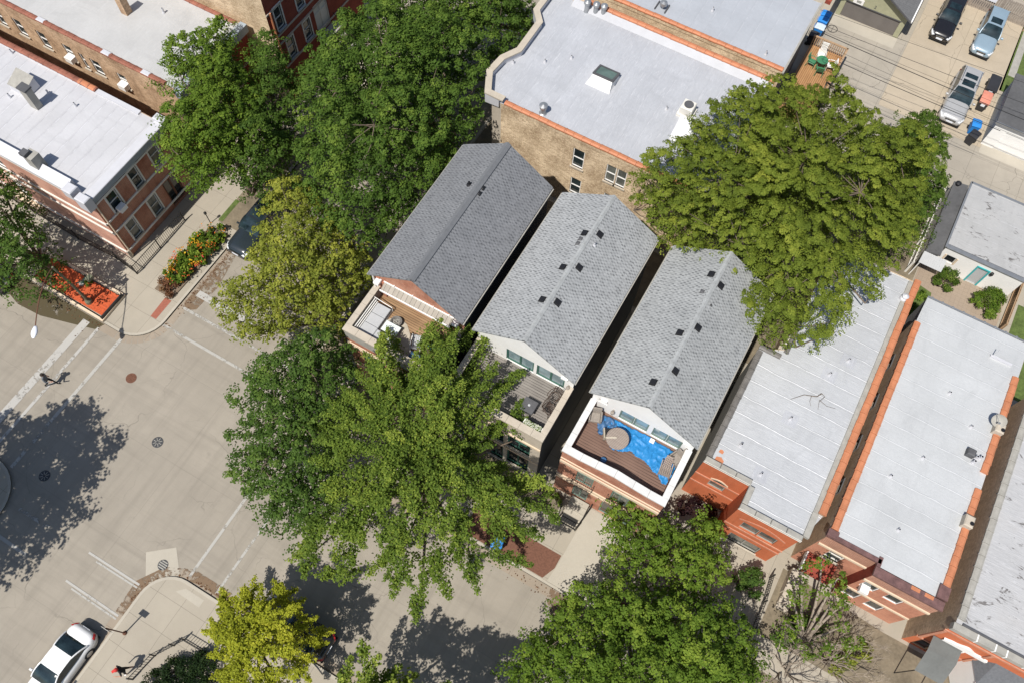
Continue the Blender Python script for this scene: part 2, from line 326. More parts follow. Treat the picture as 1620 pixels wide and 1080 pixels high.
    D['wood_grey'] = plain('weathered_wood', (0.30, 0.255, 0.215, 1), 0.8, 0.25, 5.0)
    D['slat'] = boards('teak_slats', (0.33, 0.275, 0.235, 1), (0.29, 0.235, 0.20, 1), 'x', 0.075, 0.01)
    D['wicker'] = plain('grey_wicker', (0.264, 0.2332, 0.2024, 1), 0.8, 0.25, 14.0, bump=0.5)
    D['cushion'] = plain('grey_cushion', (0.4048, 0.4136, 0.4224, 1), 0.9, 0.08, 3.0)
    D['rug'] = plain('beige_rug', (0.4048, 0.3608, 0.2904, 1), 0.95, 0.2, 6.0)
    D['table_white'] = plain('pale_table_top', (0.66, 0.72, 0.70, 1), 0.3, 0.05)
    D['brown_iron'] = plain('brown_wrought_iron', (0.075, 0.05, 0.038, 1), 0.5, 0.25)
    D['awning'] = boards('striped_awning', (0.30, 0.275, 0.235, 1), (0.37, 0.34, 0.295, 1), 'y', 0.28, 0.012)
    D['tarp'] = plain('blue_tarp', (0.0201, 0.1965, 0.4665, 1), 0.5, 0.12, 2.2, spec=0.35)
    D['tarp_navy'] = plain('navy_tarp', (0.045, 0.12, 0.25, 1), 0.5, 0.3, 4.0)
    D['blue_bin'] = plain('blue_bin_plastic', (0.03, 0.22, 0.60, 1), 0.45, 0.12); D['blue_pool'] = plain('turquoise_plastic', (0.02, 0.34, 0.50, 1), 0.35, 0.2, 5.0)
    D['pale_bin'] = plain('sun_bleached_lid', (0.52, 0.60, 0.68, 1), 0.5, 0.15)
    D['black_bin'] = plain('black_bin_plastic', (0.03, 0.03, 0.034, 1), 0.5, 0.2)
    D['pink_lid'] = plain('faded_red_lid', (0.62, 0.24, 0.17, 1), 0.6, 0.12)
    D['green_plastic'] = plain('green_plastic', (0.055, 0.20, 0.10, 1), 0.45, 0.15); D['white_plastic'] = plain('white_plastic', (0.78, 0.77, 0.74, 1), 0.45, 0.06)
    D['rust'] = plain('rusty_iron', (0.136, 0.06, 0.036, 1), 0.8, 0.4, 14.0); D['iron'] = plain('cast_iron', (0.06, 0.062, 0.066, 1), 0.6, 0.5, 18.0, metal=0.3)
    D['lamp_green'] = plain('weathered_lamp_pole', (0.14, 0.145, 0.095, 1), 0.6, 0.2); D['lamp_head'] = plain('pale_lamp_head', (0.72, 0.74, 0.80, 1), 0.4, 0.06)
    D['car_black'] = paint('black_car_paint', (0.012, 0.011, 0.012, 1)); D['car_blue'] = paint('blue_grey_car_paint', (0.26, 0.35, 0.42, 1), 0.3, 0.15)
    D['car_silver'] = paint('silver_car_paint', (0.42, 0.42, 0.42, 1), 0.3, 0.2); D['car_white'] = paint('white_car_paint', (0.80, 0.80, 0.80, 1))
    D['car_navy'] = paint('dark_blue_car_paint', (0.02, 0.028, 0.035, 1)); D['tyre'] = plain('tyre_rubber', (0.02, 0.02, 0.02, 1), 0.85, 0.2)
    D['rim'] = plain('alloy_rim', (0.5, 0.5, 0.5, 1), 0.35, 0.1, metal=0.8); D['lens'] = plain('headlight_lens', (0.62, 0.64, 0.66, 1), 0.12, 0.1)
    D['red_lens'] = plain('red_lens', (0.35, 0.02, 0.02, 1), 0.2, 0.1); D['plate'] = plain('licence_plate', (0.70, 0.73, 0.78, 1), 0.5, 0.05)
    D['chrome'] = plain('chrome', (0.7, 0.7, 0.7, 1), 0.12, 0.05, metal=1.0)
    D['skin'] = plain('skin', (0.42, 0.24, 0.17, 1), 0.6, 0.08); D['shirt_grey'] = plain('grey_top', (0.13, 0.14, 0.155, 1), 0.9, 0.2, 9.0)
    D['cloth_black'] = plain('black_cloth', (0.014, 0.014, 0.016, 1), 0.9, 0.25, 9.0); D['hair'] = plain('dark_hair', (0.03, 0.02, 0.014, 1), 0.7, 0.2)
    D['red_cap'] = plain('red_cap', (0.50, 0.035, 0.03, 1), 0.8, 0.1); D['shoe_white'] = plain('white_shoes', (0.7, 0.7, 0.7, 1), 0.7, 0.05)
    D['canopy'] = plain('grey_awning_cloth', (0.115, 0.12, 0.115, 1), 0.75, 0.2, 1.0); D['slate'] = plain('slate_bay_roof', (0.11, 0.115, 0.125, 1), 0.85, 0.25, 8.0)
    D['cop_blue'] = plain('blue_grey_cornice', (0.30, 0.34, 0.38, 1), 0.6, 0.15); D['rust_coping'] = plain('rusted_metal_coping', (0.14, 0.075, 0.07, 1), 0.6, 0.45, 3.0)
    D['bark'] = bark('bark', (0.16, 0.125, 0.095, 1)); D['bark_pale'] = bark('pale_bark', (0.30, 0.25, 0.20, 1))
    D['leaf_maple'] = leafmat('maple_leaves', (0.04, 0.078, 0.014, 1), (0.088, 0.155, 0.025, 1), (0.2, 0.28, 0.045, 1))
    D['leaf_deep'] = leafmat('deep_green_leaves', (0.036, 0.074, 0.015, 1), (0.08, 0.145, 0.027, 1), (0.18, 0.26, 0.05, 1))
    D['leaf_olive'] = leafmat('olive_yellow_leaves', (0.09, 0.115, 0.017, 1), (0.215, 0.25, 0.037, 1), (0.4, 0.4, 0.065, 1))
    D['leaf_ginkgo'] = leafmat('ginkgo_leaves', (0.040, 0.078, 0.014, 1), (0.142, 0.212, 0.032, 1), (0.34, 0.40, 0.064, 1))
    D['leaf_yellow'] = leafmat('yellow_leaves', (0.15, 0.18, 0.016, 1), (0.33, 0.36, 0.03, 1), (0.56, 0.54, 0.06, 1))
    D['leaf_locust'] = leafmat('locust_leaves', (0.068, 0.1, 0.015, 1), (0.158, 0.208, 0.028, 1), (0.3, 0.335, 0.05, 1))
    D['leaf_vine'] = leafmat('small_dense_leaves', (0.035, 0.065, 0.012, 1), (0.085, 0.145, 0.022, 1), (0.21, 0.27, 0.05, 1))
    D['leaf_bright'] = leafmat('bright_green_leaves', (0.052, 0.1, 0.013, 1), (0.12, 0.195, 0.024, 1), (0.25, 0.33, 0.045, 1))
    D['leaf_dark'] = leafmat('evergreen_leaves', (0.008, 0.018, 0.006, 1), (0.02, 0.042, 0.012, 1), (0.05, 0.08, 0.02, 1))
    D['petal'] = leafmat('orange_and_yellow_petals', (0.50, 0.04, 0.06, 1), (0.62, 0.17, 0.02, 1), (0.70, 0.50, 0.03, 1), 0.2)
    D['petal_white'] = leafmat('white_petals', (0.5, 0.52, 0.4, 1), (0.6, 0.62, 0.5, 1), (0.75, 0.75, 0.68, 1), 0.2)
    D['leaf_purple'] = leafmat('purple_leaves', (0.012, 0.006, 0.008, 1), (0.032, 0.014, 0.016, 1), (0.08, 0.03, 0.03, 1), 0.2)
    D['leaf_brown'] = leafmat('russet_leaves', (0.09, 0.04, 0.02, 1), (0.16, 0.075, 0.04, 1), (0.22, 0.13, 0.06, 1), 0.2)
defmats()

# ------------------------------------------------------------------ objects and mesh helpers
ORG = {}                                       # where a thing's base stands; its parts are meshed relative to it
def tag(o, label=None, cat=None, group=None, kind=None):
    if label: o['label'] = label
    if cat: o['category'] = cat
    if group: o['group'] = group
    if kind: o['kind'] = kind
    return o
def thing(name, label, cat, loc=(0, 0, 0), group=None):
    o = bpy.data.objects.new(name, None); COL.objects.link(o); o.empty_display_size = 0.3
    o.location = loc; ORG[o] = Vector(loc)
    return tag(o, label, cat, group)
class MB:
    def __init__(s, each=False): s.v = []; s.f = []; s.mi = []; s.cur = 0; s.each = each; s.cuts = []
    def add(s, verts, faces):
        n = len(s.v)
        if s.each: s.cuts.append(n)
        s.v += [tuple(p) for p in verts]; s.f += [tuple(i+n for i in f) for f in faces]; s.mi += [s.cur]*len(faces)
        return s
    def quad(s, a, b, c, d): return s.add((a, b, c, d), ((0, 1, 2, 3),))
    def tri(s, a, b, c): return s.add((a, b, c), ((0, 1, 2),))
    def box(s, x0, y0, z0, x1, y1, z1, rot=0.0, cen=None, nobot=False):
        P = [(x0, y0, z0), (x1, y0, z0), (x1, y1, z0), (x0, y1, z0), (x0, y0, z1), (x1, y0, z1), (x1, y1, z1), (x0, y1, z1)]
        if rot:
            c = cen or ((x0+x1)/2, (y0+y1)/2); cs, sn = math.cos(rot), math.sin(rot)
            P = [(c[0]+(x-c[0])*cs-(y-c[1])*sn, c[1]+(x-c[0])*sn+(y-c[1])*cs, z) for x, y, z in P]
        return s.add(P, ((0, 3, 2, 1), (4, 5, 6, 7), (0, 1, 5, 4), (1, 2, 6, 5), (2, 3, 7, 6), (3, 0, 4, 7)))
    def bbox(s, x0, y0, z0, x1, y1, z1, b=0.03, rot=0.0, cen=None):   # box with its upper edges chamfered
        P = [(x0, y0, z0), (x1, y0, z0), (x1, y1, z0), (x0, y1, z0), (x0, y0, z1-b), (x1, y0, z1-b), (x1, y1, z1-b), (x0, y1, z1-b),
             (x0+b, y0+b, z1), (x1-b, y0+b, z1), (x1-b, y1-b, z1), (x0+b, y1-b, z1)]
        if rot:
            c = cen or ((x0+x1)/2, (y0+y1)/2); cs, sn = math.cos(rot), math.sin(rot)
            P = [(c[0]+(x-c[0])*cs-(y-c[1])*sn, c[1]+(x-c[0])*sn+(y-c[1])*cs, z) for x, y, z in P]
        F = [(0, 3, 2, 1), (8, 9, 10, 11)]
        for i in range(4):
            j = (i+1) % 4; F += [(i, j, j+4, i+4), (i+4, j+4, j+8, i+8)]
        return s.add(P, F)
    def prism(s, poly, z0, z1, top=True, bot=False):
        n = len(poly); P = [(x, y, z0) for x, y in poly]+[(x, y, z1) for x, y in poly]
        F = [(i, (i+1) % n, (i+1) % n+n, i+n) for i in range(n)]
        if top: F.append(tuple(range(n, 2*n)))
        if bot: F.append(tuple(range(n-1, -1, -1)))
        return s.add(P, F)
    def sheet(s, poly, z): return s.add([(x, y, z) for x, y in poly], (tuple(range(len(poly))),))
    def tube(s, pts, rad, n=8, cap=True):
        pts = [Vector(p) for p in pts]; rs = rad if hasattr(rad, '__len__') else [rad]*len(pts)
        V = []; u = None
        for i, p in enumerate(pts):
            d = (pts[min(i+1, len(pts)-1)]-pts[max(i-1, 0)])
            d = d.normalized() if d.length > 1e-9 else Vector((0, 0, 1))
            if u is None: u = d.orthogonal().normalized()
            else:
                u = u-d*u.dot(d); u = u.normalized() if u.length > 1e-6 else d.orthogonal().normalized()
            v = d.cross(u)
            V += [p+(u*math.cos(2*PI*k/n)+v*math.sin(2*PI*k/n))*rs[i] for k in range(n)]
        Fc = [(i*n+k, i*n+(k+1) % n, (i+1)*n+(k+1) % n, (i+1)*n+k) for i in range(len(pts)-1) for k in range(n)]
        if cap: Fc += [tuple(range(n-1, -1, -1)), tuple(range((len(pts)-1)*n, len(pts)*n))]
        return s.add(V, Fc)
    def cyl(s, x, y, z0, z1, r, r1=None, n=16): return s.tube([(x, y, z0), (x, y, z1)], [r, r if r1 is None else r1], n)
    def lathe(s, x, y, prof, n=20):            # prof: (radius, z) from below to above
        V = [(x+r*math.cos(2*PI*k/n), y+r*math.sin(2*PI*k/n), z) for r, z in prof for k in range(n)]
        Fc = [(i*n+k, i*n+(k+1) % n, (i+1)*n+(k+1) % n, (i+1)*n+k) for i in range(len(prof)-1) for k in range(n)]
        Fc += [tuple(range(n-1, -1, -1)), tuple(range((len(prof)-1)*n, len(prof)*n))]
        return s.add(V, Fc)
    def loft(s, rings, cap=True, closed=True):
        n = len(rings[0]); V = [p for r in rings for p in r]; m_ = n if closed else n-1
        Fc = [(i*n+k, i*n+(k+1) % n, (i+1)*n+(k+1) % n, (i+1)*n+k) for i in range(len(rings)-1) for k in range(m_)]
        if cap: Fc += [tuple(range(n-1, -1, -1)), tuple(range((len(rings)-1)*n, len(rings)*n))]
        return s.add(V, Fc)
    def wall(s, axis, c, inn, a0, a1, z0, z1, holes=(), depth=0.12):
        # a wall face on plane axis=c with recessed openings; inn is the sign that points into the building
        P = (lambda a, z, d=0.0: (c+inn*d, a, z)) if axis == 'x' else (lambda a, z, d=0.0: (a, c+inn*d, z))
        A = sorted({a0, a1, *[h[0] for h in holes], *[h[1] for h in holes]}); Z = sorted({z0, z1, *[h[2] for h in holes], *[h[3] for h in holes]})
        for i in range(len(A)-1):
            for j in range(len(Z)-1):
                ma, mz = (A[i]+A[i+1])/2, (Z[j]+Z[j+1])/2
                if any(h[0] < ma < h[1] and h[2] < mz < h[3] for h in holes): continue
                s.quad(P(A[i], Z[j]), P(A[i+1], Z[j]), P(A[i+1], Z[j+1]), P(A[i], Z[j+1]))
        for h in holes:
            q = [(h[0], h[2]), (h[1], h[2]), (h[1], h[3]), (h[0], h[3])]
            for k in range(4):
                p0, p1 = q[k], q[(k+1) % 4]
                s.quad(P(*p0), P(*p1), P(*p1, depth), P(*p0, depth))
        return s
    def build(s, name, mat, parent=None, smooth=False, bevel=0.0, recalc=True):
        if len(s.cuts) > 1:                      # separate pieces become separate parts
            cs = s.cuts+[len(s.v)]; cs[0] = 0; first = None; s.cuts = []
            for lo, hi in zip(cs, cs[1:]):
                q = MB(); q.v = s.v[lo:hi]; k = [i for i, f in enumerate(s.f) if lo <= f[0] < hi]; q.f = [tuple(j-lo for j in s.f[i]) for i in k]; q.mi = [s.mi[i] for i in k]
                o = q.build(name, mat, parent, smooth, bevel, recalc); first = first or o
            return first
        me = bpy.data.meshes.new(name)
        off = ORG.get(parent, Vector((0, 0, 0))) if parent else Vector((0, 0, 0))
        me.from_pydata([(x-off.x, y-off.y, z-off.z) for x, y, z in s.v], [], s.f)
        mats = mat if isinstance(mat, (list, tuple)) else [mat]
        for k in mats: me.materials.append(MT[k])
        if len(mats) > 1: me.polygons.foreach_set('material_index', s.mi)
        if recalc or bevel:
            bm = bmesh.new(); bm.from_mesh(me)
            if bevel:
                bmesh.ops.remove_doubles(bm, verts=bm.verts, dist=1e-5)
                bmesh.ops.bevel(bm, geom=[e for e in bm.edges if e.is_manifold and e.calc_face_angle(0) > 0.5], offset=bevel, segments=2, affect='EDGES', clamp_overlap=True)
            bmesh.ops.recalc_face_normals(bm, faces=bm.faces); bm.to_mesh(me); bm.free()
        if smooth: me.polygons.foreach_set('use_smooth', [True]*len(me.polygons))
        me.update()
        o = bpy.data.objects.new(name, me); COL.objects.link(o)
        if parent:
            o.parent = parent; ORG[o] = off
        return o
def struct(name, mb, mat, **k):
    o = mb.build(name, mat, None, **k); o['kind'] = 'structure'; return o
def single(name, mb, mat, label, cat, group=None, **k):
    return tag(mb.build(name, mat, None, **k), label, cat, group)
def copy_tree(o, loc, rz, label, group=None, mats=None):
    def cp(src, par):
        c = src.copy(); COL.objects.link(c); c.parent = par
        if mats and c.data and c.data.materials and c.data.materials[0].name in mats:
            c.data = c.data.copy()
            for i, mm in enumerate(c.data.materials):
                if mm.name in mats: c.data.materials[i] = MT[mats[mm.name]]
        for ch in src.children: cp(ch, c)
        return c
    r = cp(o, None); r.location = loc; r.rotation_euler = (0, 0, rz); r['label'] = label
    if group: r['group'] = group
    return r

def window(parent, axis, c, inn, h, frame='white', pane='glass', depth=0.12, bar=0.06, mull=(), rails=(), sill=None, lintel=None, name='window', side=None):
    # frame bars, panes, sill and lintel for one opening h = (a0, a1, z0, z1) of a wall made by MB.wall
    a0, a1, z0, z1 = h
    def bx(b, aa, ab, za, zb, d0, d1):
        lo, hi = sorted((c+inn*d0, c+inn*d1))
        if axis == 'x': b.box(lo, aa, za, hi, ab, zb)
        else: b.box(aa, lo, za, ab, hi, zb)
    b = MB(); d0, d1 = depth-0.06, depth
    bx(b, a0, a0+bar, z0, z1, d0, d1); bx(b, a1-bar, a1, z0, z1, d0, d1)
    bx(b, a0+bar, a1-bar, z0, z0+bar, d0, d1); bx(b, a0+bar, a1-bar, z1-bar, z1, d0, d1)
    for q in mull: bx(b, a0+(a1-a0)*q-bar*0.6, a0+(a1-a0)*q+bar*0.6, z0+bar, z1-bar, d0+0.004, d1)
    for q in rails: bx(b, a0+bar, a1-bar, z0+(z1-z0)*q-bar*0.5, z0+(z1-z0)*q+bar*0.5, d0+0.008, d1)
    f = b.build(name, frame, parent)
    p = MB(); bx(p, a0+bar*0.5, a1-bar*0.5, z0+bar*0.5, z1-bar*0.5, d1-0.012, d1+0.01); p.build('pane', pane, f)
    if sill:
        q = MB(); bx(q, a0-0.08, a1+0.08, z0-0.11, z0, -0.10, d0+0.02); q.build('sill', sill, f)
    if lintel:
        q = MB(); bx(q, a0-0.10, a1+0.10, z1, z1+0.20, -0.045, d0); q.build('lintel', lintel, f)
    if side:
        q = MB(); bx(q, a0-0.11, a0, z0, z1, -0.03, d0); bx(q, a1, a1+0.11, z0, z1, -0.03, d0); q.build('surround', side, f)
    return f
def tiles(mb, axis, c0, c1, a0, a1, z, step=0.62, h=0.13, jit=0.012, up=0.05):
    # a coping run: each tile a rounded piece with a raised collar at one end
    n = max(1, int(round((a1-a0)/step))); st = (a1-a0)/n; mb.cuts.append(len(mb.v))
    for i in range(n):
        s0, s1 = a0+i*st, a0+(i+1)*st-0.018; j = random.uniform(-jit, jit)
        prof = lambda g: [(c0-g+j, z-0.02), (c0-g+j, z+h*0.55), (c0+(c1-c0)*0.28, z+h+g), (c0+(c1-c0)*0.72, z+h+g), (c1+g+j, z+h*0.55), (c1+g+j, z-0.02)]
        R = []
        for t, g in ((s0, 0.016), (s0+0.07, 0.016), (s0+0.075, 0.0), (s1, 0.0)):
            R.append([(p, t, q) if axis == 'y' else (t, p, q) for p, q in prof(g)])
        mb.loft(R, True, True)
def offset_path(mb, pts, w_, z0, z1):          # a low wall of width w_ along a path (mitred corners)
    n = len(pts); L = []; R = []
    for i in range(n):
        p = Vector(pts[i]); a = Vector(pts[max(i-1, 0)]); b = Vector(pts[min(i+1, n-1)])
        d1 = (p-a).normalized() if i > 0 else (b-p).normalized(); d2 = (b-p).normalized() if i < n-1 else d1
        n1 = Vector((-d1.y, d1.x)); n2 = Vector((-d2.y, d2.x)); mm = (n1+n2).normalized(); k = 1/max(0.4, mm.dot(n1))
        L.append(p+mm*w_*k); R.append(p)
    for i in range(n-1):
        mb.prism([tuple(R[i]), tuple(R[i+1]), tuple(L[i+1]), tuple(L[i])], z0, z1, True, True)
    return mb

# ------------------------------------------------------------------ foliage
def leaf_object(name, pos, nrm, size, tint, mat, parent=None, aspect=0.62, droop=0.0):
    n = len(pos); off = ORG.get(parent, Vector((0, 0, 0))) if parent else Vector((0, 0, 0))
    nrm = nrm/np.linalg.norm(nrm, axis=1, keepdims=True)
    ref = RNG.normal(size=(n, 3)); u = np.cross(nrm, ref); u /= np.linalg.norm(u, axis=1, keepdims=True)+1e-9
    v = np.cross(nrm, u); s = size[:, None]
    fold = RNG.uniform(0.05, 0.3, (n, 1))*s
    V = np.empty((n, 4, 3), np.float32)
    V[:, 0] = pos-u*s*0.5; V[:, 2] = pos+u*s*0.5-nrm*droop*s
    V[:, 1] = pos+v*s*0.5*aspect*1.25+nrm*fold; V[:, 3] = pos-v*s*0.5*aspect*1.25+nrm*fold
    V -= np.array(off, np.float32)
    me = bpy.data.meshes.new(name); me.vertices.add(n*4); me.vertices.foreach_set('co', V.ravel())
    me.loops.add(n*4); me.loops.foreach_set('vertex_index', np.arange(n*4, dtype=np.int32))
    me.polygons.add(n); me.polygons.foreach_set('loop_start', np.arange(0, n*4, 4, dtype=np.int32))
    me.polygons.foreach_set('loop_total', np.full(n, 4, np.int32))
    at_ = me.attributes.new('tint', 'FLOAT', 'POINT'); at_.data.foreach_set('value', np.repeat(np.clip(tint, 0, 1), 4).astype(np.float32))
    me.materials.append(MT[mat]); me.update(calc_edges=True)
    o = bpy.data.objects.new(name, me); COL.objects.link(o)
    if parent: o.parent = parent; ORG[o] = off
    return o
def edge_dist(P, poly):
    A = np.array(poly); B = np.roll(A, -1, 0); d = np.full(len(P), 1e9); ins = np.zeros(len(P), bool)
    for a, b in zip(A, B):
        ab = b-a; t = np.clip(((P-a)@ab)/(ab@ab+1e-12), 0, 1)
        d = np.minimum(d, np.linalg.norm(P-(a+t[:, None]*ab), axis=1))
        c = ((a[1] > P[:, 1]) != (b[1] > P[:, 1]))
        xx = (b[0]-a[0])*(P[:, 1]-a[1])/(b[1]-a[1]+1e-12)+a[0]
        ins ^= c & (P[:, 0] < xx)
    return np.where(ins, d, -d)
def spread(poly, sp, inset=0.0, tries=24):
    A = np.array(poly); lo, hi = A.min(0), A.max(0); area = np.prod(hi-lo)
    C = RNG.uniform(lo, hi, (int(area/sp**2*tries)+20, 2)); d = edge_dist(C, poly); k = d > inset; C = C[k]; d = d[k]
    keep = []; grid = {}
    for i, (p, dd) in enumerate(zip(C, d)):
        g = (int(p[0]//sp), int(p[1]//sp)); ok = True
        for gx in (-1, 0, 1):
            for gy in (-1, 0, 1):
                for j in grid.get((g[0]+gx, g[1]+gy), ()):
                    if (C[j][0]-p[0])**2+(C[j][1]-p[1])**2 < sp*sp: ok = False
        if ok: grid.setdefault(g, []).append(i); keep.append(i)
    return C[keep], d[keep]
def unit(v): return v/(np.linalg.norm(v, axis=-1, keepdims=True)+1e-9)
def tree(name, label, px, zref, zlo, zhi, base, style='round', leaf='leaf_maple', clump=0.75, dens=1.0, lsize=0.2, cover=1.0, group='trees', bark_='bark', dome=3.2, trunk_r=0.22, tone=0.0, cat='tree', bumps=0.9, under=0.6, world=None, limbs=11, barez=0.0):
    poly = world or [tuple(at(x, y, zref))[:2] for x, y in px]
    bx, by = base; gz = 0.1
    root = thing(name, label, cat, (bx, by, gz), group)
    C, d = spread(poly, clump*(0.98 if style == 'round' else (1.28 if style == 'shoot' else 1.0)), clump*(0.42 if style != 'shoot' else 0.1)); n = len(C)
    if cover < 1: k = RNG.random(n) < cover; C, d = C[k], d[k]; n = len(C)
    q = np.clip(d/dome, 0, 1); dm = np.sqrt(1-(1-q)**2)
    ph = RNG.uniform(0, 6, 4); low = np.sin(C[:, 0]*0.9+ph[0])*np.cos(C[:, 1]*0.8+ph[1])+0.6*np.sin(C[:, 0]*1.9+ph[2]+C[:, 1]*1.3)
    ztop = zlo+(zhi-zlo)*dm+low*bumps*0.45*(0.3+0.7*dm)+RNG.normal(0, bumps*0.30, n)
    cen = np.array([np.mean(poly, 0)])[0]
    out = unit(np.c_[C-cen, np.full(n, 0.15)])
    PP, NN, SS, TT = [], [], [], []
    def clump_leaves(c, r, rv, cnt, tint, axis=None, stretch=1.0, flat=0.8, tufts=8):
        m_ = max(6, int(cnt))
        td = RNG.normal(size=(tufts, 3)); td[:, 2] = np.abs(td[:, 2])*0.9-0.25; td = unit(td)
        k = RNG.integers(0, tufts, m_); tr_ = RNG.uniform(0.55, 0.95, tufts)*r; tt = RNG.normal(0, 0.09, tufts)+td[:, 2]*0.10
        dirs = RNG.normal(size=(m_, 3)); dirs[:, 2] = np.abs(dirs[:, 2])-0.35; dirs = unit(dirs)
        o_ = td[k]*tr_[k][:, None]+dirs*(RNG.random(m_)**0.4)[:, None]*r*0.42
        o_ = o_*np.array([1, 1, flat])
        if axis is not None: o_ += axis*(o_@axis)[:, None]*(stretch-1)
        PP.append(c+o_); NN.append(dirs*0.65+td[k]*0.4+np.array([0, 0, 0.65])+RNG.normal(0, 0.27, (m_, 3)))
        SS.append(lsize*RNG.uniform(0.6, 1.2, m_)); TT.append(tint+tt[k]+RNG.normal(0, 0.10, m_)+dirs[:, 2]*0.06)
    tips = []
    base_t = 0.44+tone+RNG.normal(0, 0.10, n)+0.07*low
    if style in ('round', 'locust'):
        for i in range(n):
            r = clump*RNG.uniform(0.65, 1.15)*(0.75+0.25*q[i]); c = np.array([C[i, 0], C[i, 1], ztop[i]-r*0.55]); tips.append(c)
            if style == 'round': clump_leaves(c, r, r, dens*230*r*r/0.6*(0.2/lsize)**1.6, base_t[i])
            else:
                ax = unit(out[i]+np.array([0, 0, -0.5*(1-q[i])])+RNG.normal(0, 0.35, 3)); clump_leaves(c, r*0.78, r, dens*300*r*r/0.6*(0.2/lsize)**1.6, base_t[i], ax, 1.6, 0.6)
            # lower, sparser shell so that the crown has depth
            if q[i] > 0.12:
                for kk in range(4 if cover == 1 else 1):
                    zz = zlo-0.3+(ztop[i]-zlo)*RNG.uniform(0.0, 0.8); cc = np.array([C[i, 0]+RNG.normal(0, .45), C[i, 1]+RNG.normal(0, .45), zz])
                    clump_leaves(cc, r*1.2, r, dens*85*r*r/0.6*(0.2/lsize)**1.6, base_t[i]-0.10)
    else:                                       # 'shoot': long pointed leafy shoots that fan outwards
        for i in range(n):
            L = RNG.uniform(1.5, 2.8)*clump/0.62; h_ = C[i]-np.array([bx, by]); dd = np.linalg.norm(h_)+0.3; edge = 1-q[i]
            az = math.atan2(h_[1], h_[0])+RNG.normal(0, 0.30); up = RNG.uniform(0.1, 0.8)*(1.15-0.9*min(1, dd/5.0))+0.04
            dirv = unit(np.array([math.cos(az), math.sin(az), up]))
            tip = np.array([C[i, 0], C[i, 1], ztop[i]])+dirv*RNG.uniform(0.1, 0.55)*(0.4+0.8*edge); st = tip-dirv*L; tips.append(st)
            m_ = int(dens*125*L*(0.17/lsize)**1.6); t_ = RNG.random(m_)**0.8; side = unit(np.array([-dirv[1], dirv[0], 0.0]))
            wd = (0.21*(1-t_)**0.7+0.055)*clump/0.62; off_ = RNG.normal(size=(m_, 3))*wd[:, None]*np.array([1, 1, 0.6])
            P = st+dirv*(L*t_)[:, None]+off_+np.array([0, 0, -0.2])*(t_**2)[:, None]
            PP.append(P); NN.append(unit(off_)*0.6+np.array([0, 0, 0.75])+RNG.normal(0, 0.38, (m_, 3)))
            SS.append(lsize*RNG.uniform(0.6, 1.2, m_)*(1.1-0.3*t_)); TT.append(base_t[i]+0.22*(t_-0.5)+RNG.normal(0, 0.14, m_))
            for k in range(RNG.integers(2, 5)):  # short side shoots
                tt = RNG.uniform(0.15, 0.75); sd = unit(dirv+RNG.choice((-1, 1))*0.8*side+np.array([0, 0, RNG.uniform(-.1, .3)])); s2 = st+dirv*L*tt; l2 = L*RNG.uniform(0.25, 0.4)*(1.1-tt)*1.3
                m2 = int(m_*0.20); t2 = RNG.random(m2); P = s2+sd*(l2*t2)[:, None]+RNG.normal(0, 1, (m2, 3))*((0.12*(1-t2)+0.035)*clump/0.62)[:, None]
                PP.append(P); NN.append(np.array([0, 0, 0.85])+RNG.normal(0, 0.42, (m2, 3))); SS.append(lsize*RNG.uniform(0.6, 1.1, m2)); TT.append(base_t[i]+0.05+RNG.normal(0, 0.14, m2))
            if q[i] > 0.35:
                for kk in range(1):
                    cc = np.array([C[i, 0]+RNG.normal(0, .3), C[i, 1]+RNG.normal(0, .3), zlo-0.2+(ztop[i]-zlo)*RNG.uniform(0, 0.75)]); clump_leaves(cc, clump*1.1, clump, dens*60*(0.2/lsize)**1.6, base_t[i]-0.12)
    P, N_, S_, T_ = np.concatenate(PP), np.concatenate(NN), np.concatenate(SS), np.concatenate(TT)
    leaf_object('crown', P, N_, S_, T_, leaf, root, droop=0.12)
    # trunk, limbs and twigs
    tips = np.array(tips); fork = zlo*0.62 if zlo > 2 else 0.9
    tb = MB(); lean = (cen-np.array(base))*0.12
    tb.tube([(bx, by, gz), (bx+lean[0]*0.2, by+lean[1]*0.2, gz+fork*0.15), (bx+lean[0]*0.6, by+lean[1]*0.6, fork*0.6), (bx+lean[0], by+lean[1], fork)], [trunk_r*1.45, trunk_r*1.05, trunk_r*0.92, trunk_r*0.82], 9)
    f0 = np.array([bx+lean[0], by+lean[1], fork])
    sel = [int(RNG.integers(len(tips)))]
    while len(sel) < min(limbs, len(tips)):
        dd = np.min(np.linalg.norm(tips[:, None]-tips[sel][None], axis=2), axis=1); sel.append(int(dd.argmax()))
    nodes = []; par = []
    for s_ in sel:
        e_ = tips[s_]*1.0; e_[2] -= 1.1 if cover == 1 else 0.4; mid = f0+(e_-f0)*0.5+np.array([0, 0, 0.12*np.linalg.norm((e_-f0)[:2])])+RNG.normal(0, 0.2, 3)
        pts = []
        for t_ in np.linspace(0, 1, 8):
            pts.append(tuple((1-t_)**2*(f0-np.array([0, 0, 0.25]))+2*t_*(1-t_)*mid+t_*t_*e_))
        tb.tube(pts, list(np.linspace(trunk_r*0.55, 0.035, 8)), 6); nodes += pts[2:]
    nodes = np.array(nodes)
    for i, c in enumerate(tips):
        if cover == 1 and RNG.random() < 0.55: continue
        j = int(np.argmin(np.linalg.norm(nodes-c, axis=1)+np.maximum(0, nodes[:, 2]-c[2])*2)); a_ = nodes[j]
        md = (a_+c)/2+np.array([0, 0, 0.15])+RNG.normal(0, 0.1, 3)
        md[2] -= 0.3; tb.tube([tuple(a_), tuple(md), tuple(c+np.array([0, 0, -0.3]))], [0.035, 0.025, 0.012], 4, False)
    tb.build('trunk', bark_, root, smooth=True, recalc=False)
    return root
